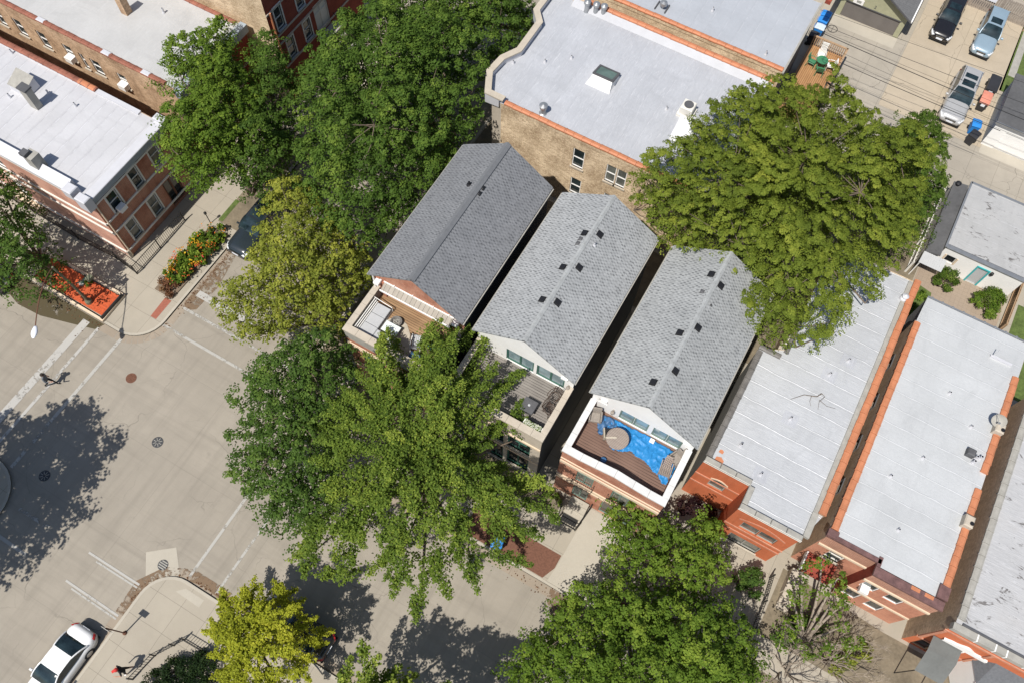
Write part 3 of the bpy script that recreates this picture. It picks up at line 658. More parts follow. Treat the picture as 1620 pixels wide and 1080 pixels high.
def bush(name, label, blobs, leaf, lsize=0.13, dens=1.0, cat='shrub', group=None, z0=0.12, tone=0.0, wood='bark'):
    # blobs: (x, y, z, radius_xy, radius_z)
    bx, by = blobs[0][0], blobs[0][1]; root = thing(name, label, cat, (bx, by, z0), group)
    PP, NN, SS, TT = [], [], [], []; st = MB()
    for (x, y, z, r, rz) in blobs:
        m_ = int(dens*1150*r*r*(0.13/lsize)**1.7)+20; sub = max(5, int(26*r*r)); dv = unit(RNG.normal(size=(sub, 3))); dv[:, 2] = np.abs(dv[:, 2])*1.1-0.15
        cs = np.array([x, y, z])+dv*np.array([r, r, rz])*0.72; tn = RNG.normal(0, 0.12, sub); k = RNG.integers(0, sub, m_)
        o_ = unit(RNG.normal(size=(m_, 3)))*(RNG.random(m_)**0.5)[:, None]*r*0.36
        PP.append(cs[k]+o_); NN.append(dv[k]+np.array([0, 0, 0.6])+RNG.normal(0, 0.5, (m_, 3))); SS.append(lsize*RNG.uniform(0.6, 1.2, m_)); TT.append(0.45+tone+tn[k]+RNG.normal(0, 0.17, m_))
        for c in cs[:: max(1, sub//5)]:
            st.tube([(x, y, z0-0.05), tuple((np.array([x, y, z0])+c)/2+RNG.normal(0, 0.06, 3)), tuple(c)], [0.03, 0.02, 0.008], 4, False)
    P = np.concatenate(PP); P[:, 2] = np.maximum(P[:, 2], z0+0.03)
    leaf_object('foliage', P, np.concatenate(NN), np.concatenate(SS), np.concatenate(TT), leaf, root)
    st.build('stems', wood, root, recalc=False)
    return root

# ------------------------------------------------------------------ ground, streets, pavements
def arc(cx, cy, r, a0, a1, n=8): return [(cx+r*math.cos(math.radians(a0+(a1-a0)*i/n)), cy+r*math.sin(math.radians(a0+(a1-a0)*i/n))) for i in range(n+1)]
KB = 0.12
struct('ground', MB().sheet([(-500, -500), (500, -500), (500, 500), (-500, 500)], -0.2), 'soil')
struct('road', MB().sheet([(-220, -220), (220, -220), (220, 220), (-220, 220)], 0.0), 'road')
blocks = {'nw': [(-200, 7.9)]+arc(-31.75, 9.95, 2.05, -90, 0)+[(-29.7, 200), (-200, 200)],
          'ne': [(-20.25, 200)]+arc(-18.3, 9.75, 1.95, 180, 270)+[(200, 7.8), (200, 200)],
          'sw': [(-200, -200), (-29.9, -200)]+arc(-32.3, -4.4, 2.4, 0, 90)+[(-200, -2.0)],
          'se': [(-20.15, -200), (200, -200), (200, -2.0)]+arc(-18.3, -3.85, 1.85, 90, 180)}
for k in blocks: struct('pavement', MB().prism(blocks[k], -0.19, KB), 'walk')
# kerb stones and gutters along the blocks
kb = MB()
offset_path(kb, [(-60, 7.9)]+arc(-31.75, 9.95, 2.05, -90, 0)+[(-29.7, 60)], 0.16, -0.15, KB+0.012)
offset_path(kb, [(-20.25, 60)]+arc(-18.3, 9.75, 1.95, 180, 270)+[(40, 7.8)], 0.16, -0.15, KB+0.012)
offset_path(kb, [(40, -2.0)]+arc(-18.3, -3.85, 1.85, 90, 180)+[(-20.15, -40)], 0.16, -0.15, KB+0.012)
offset_path(kb, [(-29.9, -40)]+arc(-32.3, -4.4, 2.4, 0, 90)+[(-60, -2.0)], 0.16, -0.15, KB+0.012)
struct('kerb', kb, 'patchc')
g = MB()
def strip(mb, pts, w_, z):
    for i in range(len(pts)-1):
        a_, b_ = Vector(pts[i]), Vector(pts[i+1]); d = (b_-a_).normalized(); n_ = Vector((d.y, -d.x))*w_
        mb.quad((*a_, z), (*b_, z), (*(b_+n_), z), (*(a_+n_), z))
strip(g, [(-18.3, 7.79), (40, 7.79)], 0.55, 0.004); strip(g, [(-20.26, 60), (-20.26, 9.75)], 0.5, 0.004)
strip(g, [(-29.69, 10), (-29.69, 60)], 0.5, 0.004); strip(g, [(-60, 7.89), (-31.8, 7.89)], 0.5, 0.004)
strip(g, [(40, -1.99), (-18.3, -1.99)], 0.55, 0.004); strip(g, [(-20.16, -3.9), (-20.16, -40)], 0.5, 0.004)
strip(g, arc(-18.3, -3.85, 1.86, 90, 180, 10), 0.5, 0.004); strip(g, arc(-31.75, 9.95, 2.06, -90, 0, 10), 0.5, 0.004)
struct('gutter', g, 'gutter')
struct('concrete_patch', MB().sheet([(-21.35, -1.9), (-20.05, -0.85), (-18.75, -2.1), (-19.6, -2.55), (-20.1, -3.2), (-20.45, -3.0)], 0.008), 'patchc')
struct('brown_silt', MB().sheet([(-20.7, -5.2), (-20.2, -5.2), (-20.2, -3.7), (-19.3, -2.2), (-17.5, -1.8), (-15.8, -1.9), (-15.8, -1.3), (-18.4, -1.3), (-19.9, -2.0), (-20.8, -3.4)], 0.012), 'dirt')
struct('damp_stain', MB().sheet([(-39.6, 7.85), (-32.9, 7.85), (-33.2, 7.3), (-34.6, 6.9), (-36.8, 6.3), (-38.6, 6.2), (-40, 6.6)], 0.012), 'stain')
struct('brown_silt', MB().sheet([(-29.2, 11.2), (-28.6, 11.6), (-28.4, 13.6), (-28.9, 16.2), (-29.5, 16.2), (-29.55, 11.6)], 0.012), 'dirt')
struct('brown_silt', MB().sheet([(-0.6, 7.75), (1.6, 7.75), (1.2, 6.2), (0.2, 6.4), (-0.4, 7.0)], 0.012), 'dirt')
def line(x0, y0, x1, y1, w_, m_='white_line', z=0.016):
    a_, b_ = Vector((x0, y0)), Vector((x1, y1)); d = (b_-a_).normalized(); n_ = Vector((-d.y, d.x))*w_/2
    mb = MB(); k = 24
    for i in range(k):
        p, q = a_+(b_-a_)*i/k, a_+(b_-a_)*(i+1)/k
        mb.quad((*(p-n_), z), (*(q-n_), z), (*(q+n_), z), (*(p+n_), z))
    struct('road_marking', mb, m_)
line(-34.05, 7.5, -34.1, -1.9, 0.52, 'white_bar'); line(-33.05, 7.5, -33.05, -1.9, 0.2, 'white_bar'); line(-31.33, 7.6, -31.33, -2.0, 0.22, 'white_line')
line(-29.4, 11.3, -20.4, 11.3, 0.17); line(-29.7, 9.7, -20.3, 9.7, 0.17); line(-29.25, 12.6, -24.9, 12.6, 0.46, 'white_bar')
line(-24.1, -3.50, -20.5, -3.48, 0.12, 'white_bar'); line(-23.4, -3.68, -20.5, -3.66, 0.10, 'white_line'); line(-24.15, -5.30, -20.4, -5.33, 0.12, 'white_bar'); line(-23.6, -5.48, -20.4, -5.51, 0.10, 'white_line'); line(-29.2, -3.57, -27.0, -3.57, 0.2); line(-29.4, -5.3, -27.0, -5.36, 0.2)
line(-18.4, 7.2, -18.38, -1.75, 0.17); line(-16.53, 7.2, -16.53, -1.75, 0.15)
# planted and loose surfaces on the blocks
struct('tactile_ramp', MB().sheet([(-30.72, 9.75), (-30.28, 9.75), (-30.28, 11.28), (-30.78, 11.28)], KB+0.006), 'tactile')
struct('tactile_ramp', MB().sheet([(-18.5, -2.75), (-18.1, -2.35), (-16.85, -2.35), (-16.85, -2.8)], KB+0.006), 'patchc')
struct('yard_soil', MB().sheet([(-16.9, 26.0), (9.9, 26.0), (9.9, 33.0), (10.9, 33.0), (10.9, 44.6), (-2.5, 44.6), (-2.5, 30.4), (-16.9, 30.4)], KB+0.006), 'lot')
struct('front_yard_soil', MB().sheet([(-16.8, 11.4), (-2.3, 11.4), (-2.3, 12.7), (-16.8, 12.7)], KB+0.006), 'lot')
struct('front_yard_soil', MB().sheet([(10.4, 11.3), (24, 11.3), (24, 14.8), (16.4, 14.8), (10.4, 15.3)], KB+0.006), 'lot')
struct('parkway_lawn', MB().sheet([(-31.5, 17.6), (-29.95, 17.6), (-29.95, 26), (-31.5, 26)], KB+0.006), 'lot')
struct('parkway_lawn', MB().sheet([(2.2, 8.0), (14, 8.0), (14, 9.6), (2.2, 9.6)], KB+0.006), 'lot')
struct('parkway_lawn', MB().sheet([(-20.0, 10.6), (-18.4, 10.6), (-18.4, 45), (-20.0, 45)], KB+0.006), 'lot')
struct('grass_strip', MB().sheet([(-31.55, 17.7), (-31.2, 17.7), (-31.2, 19.6), (-31.55, 19.6)], KB+0.012), 'lawn')
struct('mulch_bed', MB().sheet([(-6.5, 8.0), (-1.25, 8.0), (-0.9, 8.8), (-0.9, 9.6), (-6.5, 9.6)], KB+0.01), 'mulch2')
struct('driveway', MB().sheet([(-0.95, 7.95), (2.0, 7.95), (1.8, 8.9), (1.8, 12.85), (-0.75, 12.85), (-0.85, 9.0)], KB+0.012), 'patchc')
# alley, parking pads and back yards
struct('alley', MB().sheet([(-2.4, 44.7), (60, 44.7), (60, 50.35), (-2.4, 50.35)], KB+0.008), 'alley2')
struct('parking_pad', MB().sheet([(3.95, 50.36), (11.7, 50.36), (11.35, 64), (3.95, 64)], KB+0.012), 'alley')
struct('parking_pad', MB().sheet([(-2.5, 50.36), (3.94, 50.36), (3.94, 57.35), (-2.5, 57.35)], KB+0.012), 'alley2')
struct('garage_apron', MB().sheet([(-2.1, 56.2), (3.1, 56.2), (3.1, 57.34), (-2.1, 57.34)], KB+0.016), 'patchc')
struct('lawn', MB().sheet([(11.4, 56.4), (30, 56.4), (30, 80), (11.1, 80)], KB+0.012), 'lawn')
struct('gravel_path', MB().sheet([(11.6, 58.2), (12.15, 58.2), (11.75, 70), (11.3, 70)], KB+0.018), 'stone_grey')
struct('garage_apron', MB().sheet([(11.72, 49.9), (30, 49.9), (30, 51.3), (11.72, 51.3)], KB+0.014), 'patchc')
struct('yard_paving', MB().sheet([(11.0, 32.2), (16.75, 32.2), (16.75, 38.95), (10.95, 38.95)], KB+0.012), 'yardc')
struct('lawn', MB().sheet([(10.95, 32.9), (12.6, 34.5), (12.3, 36.9), (11.0, 37.2)], KB+0.018), 'lawn')
struct('lawn', MB().sheet([(17.6, 32.2), (30, 32.2), (30, 39), (17.6, 39)], KB+0.012), 'lawn')
struct('gangway', MB().sheet([(2.75, 11.3), (3.35, 11.3), (3.35, 29.0), (2.75, 29.0)], KB+0.012), 'alley2')

def roof_pipe(parent, x, y, z, h=0.28, r=0.055, m_='flash', hole=True, boot=0.11):
    b = MB(); b.lathe(x, y, [(boot, z), (boot*0.9, z+0.04), (r*1.3, z+0.10), (r, z+0.14), (r, z+h), (r*0.6, z+h+0.002)], 12)
    o = b.build('vent_pipe', m_, parent, smooth=False)
    if hole: MB().cyl(x, y, z+h-0.01, z+h+0.006, r*0.7, n=10).build('pipe_opening', 'black_v', o)
    return o
def roof_box_vent(parent, cx, slope, x, y, z0):      # low square louvre vent lying on the roof slope
    s = 1 if x > cx else -1; b = MB(); hw, hl = 0.15, 0.17
    def P(dx, dy, h): return (x+dx*s, y+dy, z0-slope*(abs(x+dx*s-cx))+h)
    V = [P(-hw, -hl, 0.0), P(hw, -hl, 0.0), P(hw, hl, 0.0), P(-hw, hl, 0.0), P(-hw*0.8, -hl*0.8, 0.10), P(hw*0.95, -hl*0.8, 0.15), P(hw*0.95, hl*0.8, 0.15), P(-hw*0.8, hl*0.8, 0.10)]
    b.add(V, ((4, 5, 6, 7), (0, 1, 5, 4), (1, 2, 6, 5), (2, 3, 7, 6), (3, 0, 4, 7)))
    V = [P(-hw*1.1, -hl*1.1, 0.012), P(hw*1.1, -hl*1.1, 0.012), P(hw*1.1, hl*1.1, 0.012), P(-hw*1.1, hl*1.1, 0.012)]
    b.add(V, ((0, 1, 2, 3),)); return b.build('roof_vent', 'black_v', parent)

# ------------------------------------------------------------------ the three gabled houses
def house(label, x0, x1, facade, gable, roofm, ridgem, sidem, copm, deckm, y0, holes_f, holes_g, ridge, parm):
    EV, YW, YB, DK, PT = 8.7, 16.2, 25.6, 6.3, 7.18
    cx = (x0+x1)/2; root = thing('gabled_house', label, 'house', (cx, (y0+YB)/2, KB), 'gabled houses in a row')
    wx0, wx1 = x0+0.12, x1-0.12
    f = MB(); f.wall('y', y0, 1, wx0, wx1, KB-0.1, DK-0.35, holes_f, 0.14); f.build('front_facade', facade, root)
    s = MB()
    for c, inn in ((wx0, 1), (wx1, -1)): s.wall('x', c, inn, y0, YB, KB-0.1, DK); s.wall('x', c, inn, YW, YB, DK, EV)
    s.wall('y', YB, -1, wx0, wx1, KB-0.1, EV); s.tri((wx0, YB, EV), (wx1, YB, EV), (cx, YB, ridge-0.12))
    s.build('side_wall', sidem, root)
    gb = MB(); gb.wall('y', YW, 1, wx0, wx1, DK-0.02, EV-0.32, holes_g, 0.12)
    gb.add([(wx0, YW, EV-0.32), (wx1, YW, EV-0.32), (wx1, YW, EV-0.02), (cx, YW, ridge-0.16), (wx0, YW, EV-0.02)], ((0, 1, 2, 3, 4),)); gb.build('gable_wall', gable, root)
    # roof: two slopes with thickness, overhanging; ridge caps
    ya, yb, ov = 15.83, 25.88, 0.0; sl = (ridge-EV)/(cx-x0); r = MB(); th = 0.14
    for s_ in (-1, 1):
        xe = x0 if s_ < 0 else x1
        top = [(xe, ya, EV), (cx, ya, ridge), (cx, yb, ridge), (xe, yb, EV)]
        r.add(top+[(p[0], p[1], p[2]-th) for p in top], ((0, 1, 2, 3), (7, 6, 5, 4), (0, 4, 5, 1), (2, 6, 7, 3), (3, 7, 4, 0)))
    ro = r.build('roof', roofm, root)
    c = MB(); y = ya; wdt = 0.125
    while y < yb:
        y2 = min(y+0.34, yb); h = random.uniform(0.03, 0.045); w2 = wdt*random.uniform(0.92, 1.08)
        c.add([(cx-w2, y, ridge-w2*sl+h), (cx, y, ridge+h+0.02), (cx+w2, y, ridge-w2*sl+h), (cx-w2, y2, ridge-w2*sl+h*0.6), (cx, y2, ridge+h*0.6+0.02), (cx+w2, y2, ridge-w2*sl+h*0.6),
               (cx-w2, y, ridge-w2*sl), (cx+w2, y, ridge-w2*sl)], ((0, 1, 4, 3), (1, 2, 5, 4), (6, 1, 0), (1, 7, 2))); y = y2
    c.build('ridge_cap', ridgem, ro)
    if ridgem == 'ridge_dark':                  # continuous ridge vent with a dark slot on both sides
        for s_ in (-1, 1):
            xa = cx+s_*0.2; q = MB(); q.add([(cx, ya+.02, ridge+0.10), (xa, ya+.02, ridge-0.2*sl+0.09), (xa, yb-.02, ridge-0.2*sl+0.09), (cx, yb-.02, ridge+0.10), (xa, ya+.02, ridge-0.2*sl-0.01), (xa, yb-.02, ridge-0.2*sl-0.01)], ((0, 1, 2, 3), (1, 4, 5, 2))); q.build('ridge_vent', 'ridge_dark', ro)
    gt = MB(True)
    for s_ in (-1, 1):
        xe = x0 if s_ < 0 else x1
        gt.box(min(xe, xe+s_*0.07), ya+0.02, EV-0.18, max(xe, xe+s_*0.07), yb-0.02, EV-0.10)
    gt.build('eaves_gutter', 'stone_grey', root)
    MB().box(wx0+0.3, y0+0.3, DK-0.1, wx1-0.3, YW-0.003, DK).build('deck', deckm, root)
    return root, ro, dict(cx=cx, wx0=wx0, wx1=wx1, sl=sl, ridge=ridge, DK=DK, PT=PT, YW=YW, y0=y0)
def parapet(root, I, matw, matc, top, w_=0.36, front=None, cop=0.11):
    x0, x1, y0, YW, DK = I['wx0'], I['wx1'], I['y0'], I['YW'], I['DK']
    p = MB(); p.box(x0, y0+w_, DK-0.3, x0+w_*0.8, YW-0.004, top-cop); p.box(x1-w_*0.8, y0+w_, DK-0.3, x1, YW-0.004, top-cop)
    if not front: p.box(x0, y0-0.002, DK-0.36, x1, y0+w_, top-cop)
    else:
        n = len(front)
        for i in range(n-1):
            (xa, za), (xb, zb) = front[i], front[i+1]
            p.add([(xa, y0-0.002, DK-0.36), (xb, y0-0.002, DK-0.36), (xb, y0+w_, DK-0.36), (xa, y0+w_, DK-0.36), (xa, y0-0.002, za-cop), (xb, y0-0.002, zb-cop), (xb, y0+w_, zb-cop), (xa, y0+w_, za-cop)],
                  ((0, 1, 5, 4), (4, 5, 6, 7), (2, 3, 7, 6)))
    po = p.build('parapet', matw, root)
    c = MB(); e = 0.05
    def run(a, b, za, zb, side):
        n = max(1, int(round((b-a)/0.78)))
        for i in range(n):
            s0, s1 = a+(b-a)*i/n+0.006, a+(b-a)*(i+1)/n-0.006; z0, z1 = za+(zb-za)*i/n, za+(zb-za)*(i+1)/n
            if side == 'f': q = [(s0, y0-e), (s1, y0-e), (s1, y0+w_+0.02), (s0, y0+w_+0.02)]; zz = [z0, z1, z1, z0]
            else:
                xa, xb = (x0-e, x0+w_*0.8+0.02) if side == 'l' else (x1-w_*0.8-0.02, x1+e)
                q = [(xa, s0), (xb, s0), (xb, s1), (xa, s1)]; zz = [z0, z0, z1, z1]
            c.add([(*q[k], zz[k]-cop) for k in range(4)]+[(*q[k], zz[k]) for k in range(4)], ((4, 5, 6, 7), (0, 1, 5, 4), (1, 2, 6, 5), (2, 3, 7, 6), (3, 0, 4, 7)))
    if front:
        for i in range(len(front)-1):
            (xa, za), (xb, zb) = front[i], front[i+1]
            if xb-xa > 0.05: run(xa-(e if i == 0 else 0), xb+(e if i == len(front)-2 else 0), za, zb, 'f')
        tl = tr = front[0][1]
    else: run(x0-e, x1+e, top, top, 'f'); tl = tr = top
    run(y0+w_+0.02, YW-0.01, tl, tl, 'l'); run(y0+w_+0.02, YW-0.01, tr, tr, 'r')
    c.build('coping', matc, po)
    return po
def band(mb, x0, x1, y, z0, z1, t=0.05): mb.cuts.append(len(mb.v)); mb.box(x0, y-t, z0, x1, y+0.01, z1)
def wall_lamp(parent, x, y, z):
    b = MB(); b.box(x-0.05, y-0.06, z, x+0.05, y, z+0.2); b.lathe(x, y-0.16, [(0.05, z-0.06), (0.10, z+0.0), (0.11, z+0.14), (0.05, z+0.19)], 10)
    b.build('wall_lamp', 'wicker', parent)

# house with the charcoal roof and cedar terrace
dh = [(-16.05, -14.25, 6.34, 7.62), (-13.85, -12.1, 6.34, 7.62)]
H1, R1, I1 = house('red brick house with a charcoal shingle roof and a cedar roof terrace', -16.9, -10.92, 'brick_red', 'brick_red', 'shingle_dark', 'ridge_dark', 'siding_dark', 'stone', 'deck_wood', 12.95,
                   [(-15.9, -14.4, 3.5, 5.2), (-13.3, -11.8, 3.5, 5.2), (-15.9, -14.4, 0.9, 2.6), (-13.3, -12.2, 0.3, 2.6)], dh, 10.75, 'brick_red')
parapet(H1, I1, 'stone_grey', 'stone', 7.18)
for h in dh:
    window(H1, 'y', 16.2, 1, h, 'green_frame', 'glass_dark', 0.12, 0.07, (0.5,), name='terrace_door')
    fx = MB(); fx.box(h[0]+0.07, 16.295, h[2]+0.07, h[0]+(h[1]-h[0])*0.46, 16.30, h[3]-0.07); fx.build('door_blind', 'sage_frame', H1)
b = MB()
for z in (5.25, 2.7): band(b, -16.78, -11.04, 12.95, z, z+0.24, 0.06)
for z in (3.25, 5.62, 0.5): band(b, -16.78, -11.04, 12.95, z, z+0.12, 0.05)
b.build('stone_band', 'cream', H1)
MB().box(-16.79, 12.935, 5.94, -11.03, 12.95, 6.12).build('brick_band', 'brick_red', H1)
for h in [(-15.9, -14.4, 3.5, 5.2), (-13.3, -11.8, 3.5, 5.2), (-15.9, -14.4, 0.9, 2.6)]: window(H1, 'y', 12.95, 1, h, 'green_frame', 'glass', 0.14, 0.07, (0.5,), (0.5,), 'stone')
window(H1, 'y', 12.95, 1, (-13.3, -12.2, 0.3, 2.6), 'green_frame', 'glass_dark', 0.14, 0.1, name='door')
aw = MB(); P0 = [(-16.1, 16.16, 7.98), (-11.7, 16.16, 7.98), (-11.7, 15.72, 7.78), (-16.1, 15.72, 7.78)]
aw.add(P0+[(p[0], p[1], p[2]-0.04) for p in P0], ((0, 1, 2, 3), (7, 6, 5, 4), (0, 4, 5, 1), (1, 5, 6, 2), (2, 6, 7, 3), (3, 7, 4, 0))); ao = aw.build('awning', 'awning', H1)
b = MB(); b.box(-16.14, 15.66, 7.73, -11.66, 15.72, 7.84); b.box(-16.14, 16.13, 7.98, -11.66, 16.19, 8.06)
for x in (-15.5, -14.3, -13.0, -12.0): b.box(x, 16.1, 8.0, x+0.06, 16.19, 8.15)
b.build('awning_rail', 'white', ao)
for x in (-16.62, -11.62): MB().bbox(x, 15.8, 7.86, x+0.34, 16.19, 8.08, 0.03).build('speaker_box', 'white', H1)
b = MB(True); b.box(-16.3, 16.08, 6.31, -16.12, 16.195, 7.9); b.box(-16.74, 16.12, 6.31, -16.4, 16.195, 8.2); b.build('door_jamb', 'brick_red', H1)
MB().tube([(-16.7, 16.0, 6.3), (-16.7, 16.0, 8.5)], 0.05).build('downpipe', 'white', H1)
for x, y in ((-13.70, 22.65), (-13.69, 22.25)): 
    b = MB(); z = I1['ridge']-I1['sl']*abs(x-I1['cx']); b.bbox(x-0.13, y-0.12, z-0.1, x+0.13, y+0.12, z+0.10, 0.05); b.build('roof_vent', 'black_v', R1)
b = MB(); z = I1['ridge']-I1['sl']*abs(-14.5-I1['cx']); b.lathe(-14.5, 22.6, [(0.16, z-0.1), (0.15, z+0.06), (0.06, z+0.08), (0.06, z+0.3)], 12); b.build('vent_pipe', 'black_v', R1)

# middle house: grey deck, green windows
gh = [(-8.42, -6.74, 6.36, 7.72), (-6.56, -4.88, 6.36, 7.72)]
hf2 = [(-9.6, -8.2, 3.6, 5.3), (-7.6, -6.6, 3.6, 5.3), (-6.35, -4.95, 3.6, 5.3), (-9.6, -8.2, 0.7, 2.7), (-7.6, -6.6, 0.3, 2.7), (-6.35, -4.95, 0.7, 2.7)]
H2, R2, I2 = house('limestone fronted house with pale grey roof and green framed terrace doors', -10.3, -4.24, 'stone', 'white', 'shingle_a', 'ridge', 'siding_dark', 'stone', 'deck_grey', 12.8, hf2, gh, 10.6, 'stone')
parapet(H2, I2, 'stone', 'stone', 7.2, 0.34)
for h in gh: window(H2, 'y', 16.2, 1, h, 'green_frame', 'glass_teal', 0.12, 0.09, (0.5,), name='terrace_door')
for i, h in enumerate(hf2): window(H2, 'y', 12.8, 1, h, 'green_frame', 'glass_dark', 0.14, 0.08, (0.5,), (0.6,) if i < 3 else (), 'stone')
b = MB()
for z in (5.45, 2.95): band(b, -10.18, -4.36, 12.8, z, z+0.18, 0.07)
b.build('stone_band', 'cream', H2)
wall_lamp(H2, -4.6, 16.2, 7.1); MB().box(-5.1, 16.08, 7.8, -4.72, 16.195, 7.95).build('speaker_box', 'white', H2)
for x, y in ((-7.62, 23.04), (-6.87, 23.4), (-7.64, 20.63), (-6.88, 21.04), (-7.65, 18.42), (-6.88, 18.66)): roof_box_vent(R2, I2['cx'], I2['sl'], x, y, I2['ridge'])
for y in (22.62, 22.3):
    x = -7.62; z = I2['ridge']-I2['sl']*abs(x-I2['cx']); b = MB(); b.bbox(x-0.11, y-0.11, z-0.1, x+0.11, y+0.11, z+0.10, 0.05); b.build('exhaust_vent', 'dark_grey', R2)
roof_pipe(R2, -6.83, 22.68, I2['ridge']-0.32, 0.3, 0.05)

# house with the blue tarpaulin on its terrace
th_ = [(-1.58, -0.76, 6.42, 7.62), (-0.74, 0.06, 6.42, 7.62), (0.32, 1.14, 6.42, 7.62), (1.16, 1.96, 6.42, 7.62)]
sm = [(-2.86, -2.36, 7.25, 7.66)]
hf3 = [(-2.15, -1.15, 3.35, 5.3), (-0.05, 0.95, 3.35, 5.3), (-2.1, -1.15, 0.5, 2.6), (-0.3, 1.9, 0.14, 2.4)]
H3, R3, I3 = house('red brick house with light grey roof and a blue tarpaulin over its terrace', -3.34, 2.66, 'brick_red', 'white', 'shingle_b', 'ridge', 'stone_grey', 'white', 'deck_brown', 12.92, hf3, th_+sm, 10.55, 'brick_red')
parapet(H3, I3, 'brick_red', 'white_cap', 7.2, 0.34, front=[(-3.22, 7.2), (-2.2, 7.2), (-1.35, 7.32), (-0.3, 7.5), (0.75, 7.32), (1.6, 7.2), (2.54, 7.2)])
for h in th_: window(H3, 'y', 16.2, 1, h, 'sage_frame', 'glass_teal', 0.12, 0.075)
window(H3, 'y', 16.2, 1, sm[0], 'offwhite', 'glass_grey', 0.10, 0.05)
for i, h in enumerate(hf3): window(H3, 'y', 12.92, 1, h, 'sage_frame', 'glass_grey' if i < 3 else 'glass_dark', 0.14, 0.08, (0.5,), (0.72,) if i < 2 else (), name='window' if i < 3 else 'garage_door')
b = MB()
for z0, z1, t in ((5.42, 5.68, 0.07), (6.02, 6.1, 0.06), (3.0, 3.28, 0.07), (2.62, 2.78, 0.05)): band(b, -3.22, 2.54, 12.92, z0, z1, t)
b.build('stone_band', 'cream', H3)
b = MB()
for h in hf3[:2]:
    z = h[2]+0.1
    for zz in (z, z+0.85): b.tube([(h[0]-0.12, 12.92, zz), (h[0]-0.12, 12.66, zz), (h[1]+0.12, 12.66, zz), (h[1]+0.12, 12.92, zz)], 0.022, 5)
    for k in range(11): x = h[0]-0.1+(h[1]-h[0]+0.2)*k/10; b.tube([(x, 12.66, z), (x, 12.66, z+0.85)], 0.012, 4)
b.build('balcony_railing', 'black', H3)
for x in (-1.93, 2.28): wall_lamp(H3, x, 16.2, 7.0)
for x in (-2.75, 1.95): MB().box(x, 16.06, 7.72, x+0.36, 16.195, 7.88).build('speaker_box', 'white', H3)
for x, y in ((-0.74, 24.23), (-0.02, 23.82), (-0.05, 20.99), (-0.75, 20.31), (-0.76, 17.22), (-0.05, 18.27)): roof_box_vent(R3, I3['cx'], I3['sl'], x, y, I3['ridge'])
x = -0.72; z = I3['ridge']-I3['sl']*abs(x-I3['cx']); MB().bbox(x-0.11, 22.92, z-0.1, x+0.11, 23.14, z+0.1, 0.05).build('exhaust_vent', 'dark_grey', R3)
roof_pipe(R3, -0.02, 22.5, I3['ridge']-0.3, 0.22, 0.04, 'dark_grey')

# ------------------------------------------------------------------ flat-roofed neighbours on the right
def body(root, poly, z0, z1, mats, name='wall'):
    # vertical sides of a footprint (counter-clockwise); mats: one material or one per side
    if isinstance(mats, str): mats = [mats]*len(poly)
    uniq = []
    for m_ in mats:
        if m_ and m_ not in uniq: uniq.append(m_)
    mb = MB(); n = len(poly)
    for i, m_ in enumerate(mats):
        if not m_: continue
        a_, b_ = poly[i], poly[(i+1) % n]; mb.cur = uniq.index(m_)
        mb.quad((*a_, z0), (*b_, z0), (*b_, z1), (*a_, z1))
    return mb.build(name, uniq if len(uniq) > 1 else uniq[0], root, recalc=False)
def flat_roof(root, poly, z, m_, name='roof'):
    return MB().sheet(poly, z).build(name, m_, root, recalc=False)

# building with painted orange front
B7 = thing('flat_roofed_building', 'painted orange brick building with ribbed silver roof beside the tarpaulin house', 'building', (6.5, 22, KB), 'flat roofed buildings')
Z7 = 6.0
pl7 = [(3.42, 16.55), (6.02, 16.55), (6.02, 15.15), (9.36, 15.15), (9.95, 16.9), (9.95, 32.6), (4.78, 32.6), (4.78, 24.7), (3.42, 24.0)]
body(B7, pl7, 0.0, Z7, [None, 'brick_orange', None, 'brick_tan2', 'brick_brown', 'brick_tan', 'brick_tan', 'brick_tan', 'stone_grey'])
hl = [(4.32, 5.24, 2.9, 4.05)]; hr = [(6.75, 7.72, 3.2, 4.32), (7.76, 8.72, 3.2, 4.32), (6.75, 8.6, 0.4, 1.75)]
b = MB(); b.wall('y', 16.55, 1, 3.42, 6.02, 0, Z7-0.12, hl, 0.12); b.wall('y', 15.15, 1, 6.02, 9.36, 0, Z7-0.12, hr, 0.12); b.build('front_facade', 'brick_orange', B7)
fr = flat_roof(B7, pl7, Z7-0.08, 'silver_a')
window(B7, 'y', 16.55, 1, hl[0], 'stone_grey', 'glass_grey', 0.12, 0.07)
a_ = MB(); n = 10                              # segmental arch over the small window
for i in range(n):
    t0, t1 = i/n, (i+1)/n; f_ = lambda t: (4.27+1.02*t, 4.05+0.26*math.sin(PI*t))
    (xa, za), (xb, zb) = f_(t0), f_(t1); a_.add([(xa, 16.51, za), (xb, 16.51, zb), (xb, 16.51, zb+0.13), (xa, 16.51, za+0.13), (xa, 16.55, za+.13), (xb, 16.55, zb+.13)], ((0, 1, 2, 3), (3, 2, 5, 4)))
a_.build('window_arch', 'cream', B7)
fl_ = MB(); pts = [(4.27+1.02*t/12, 16.536, 4.05+0.25*math.sin(PI*t/12)) for t in range(13)]; fl_.add(pts, (tuple(range(13)),)); fl_.build('arch_panel', 'glass_grey', B7, recalc=False)
for h in hr[:2]: window(B7, 'y', 15.15, 1, h, 'stone_grey', 'glass_grey', 0.12, 0.05)
window(B7, 'y', 15.15, 1, hr[2], 'stone_grey', 'glass_grey', 0.12, 0.06, (0.5,), sill='stone')
a_ = MB()
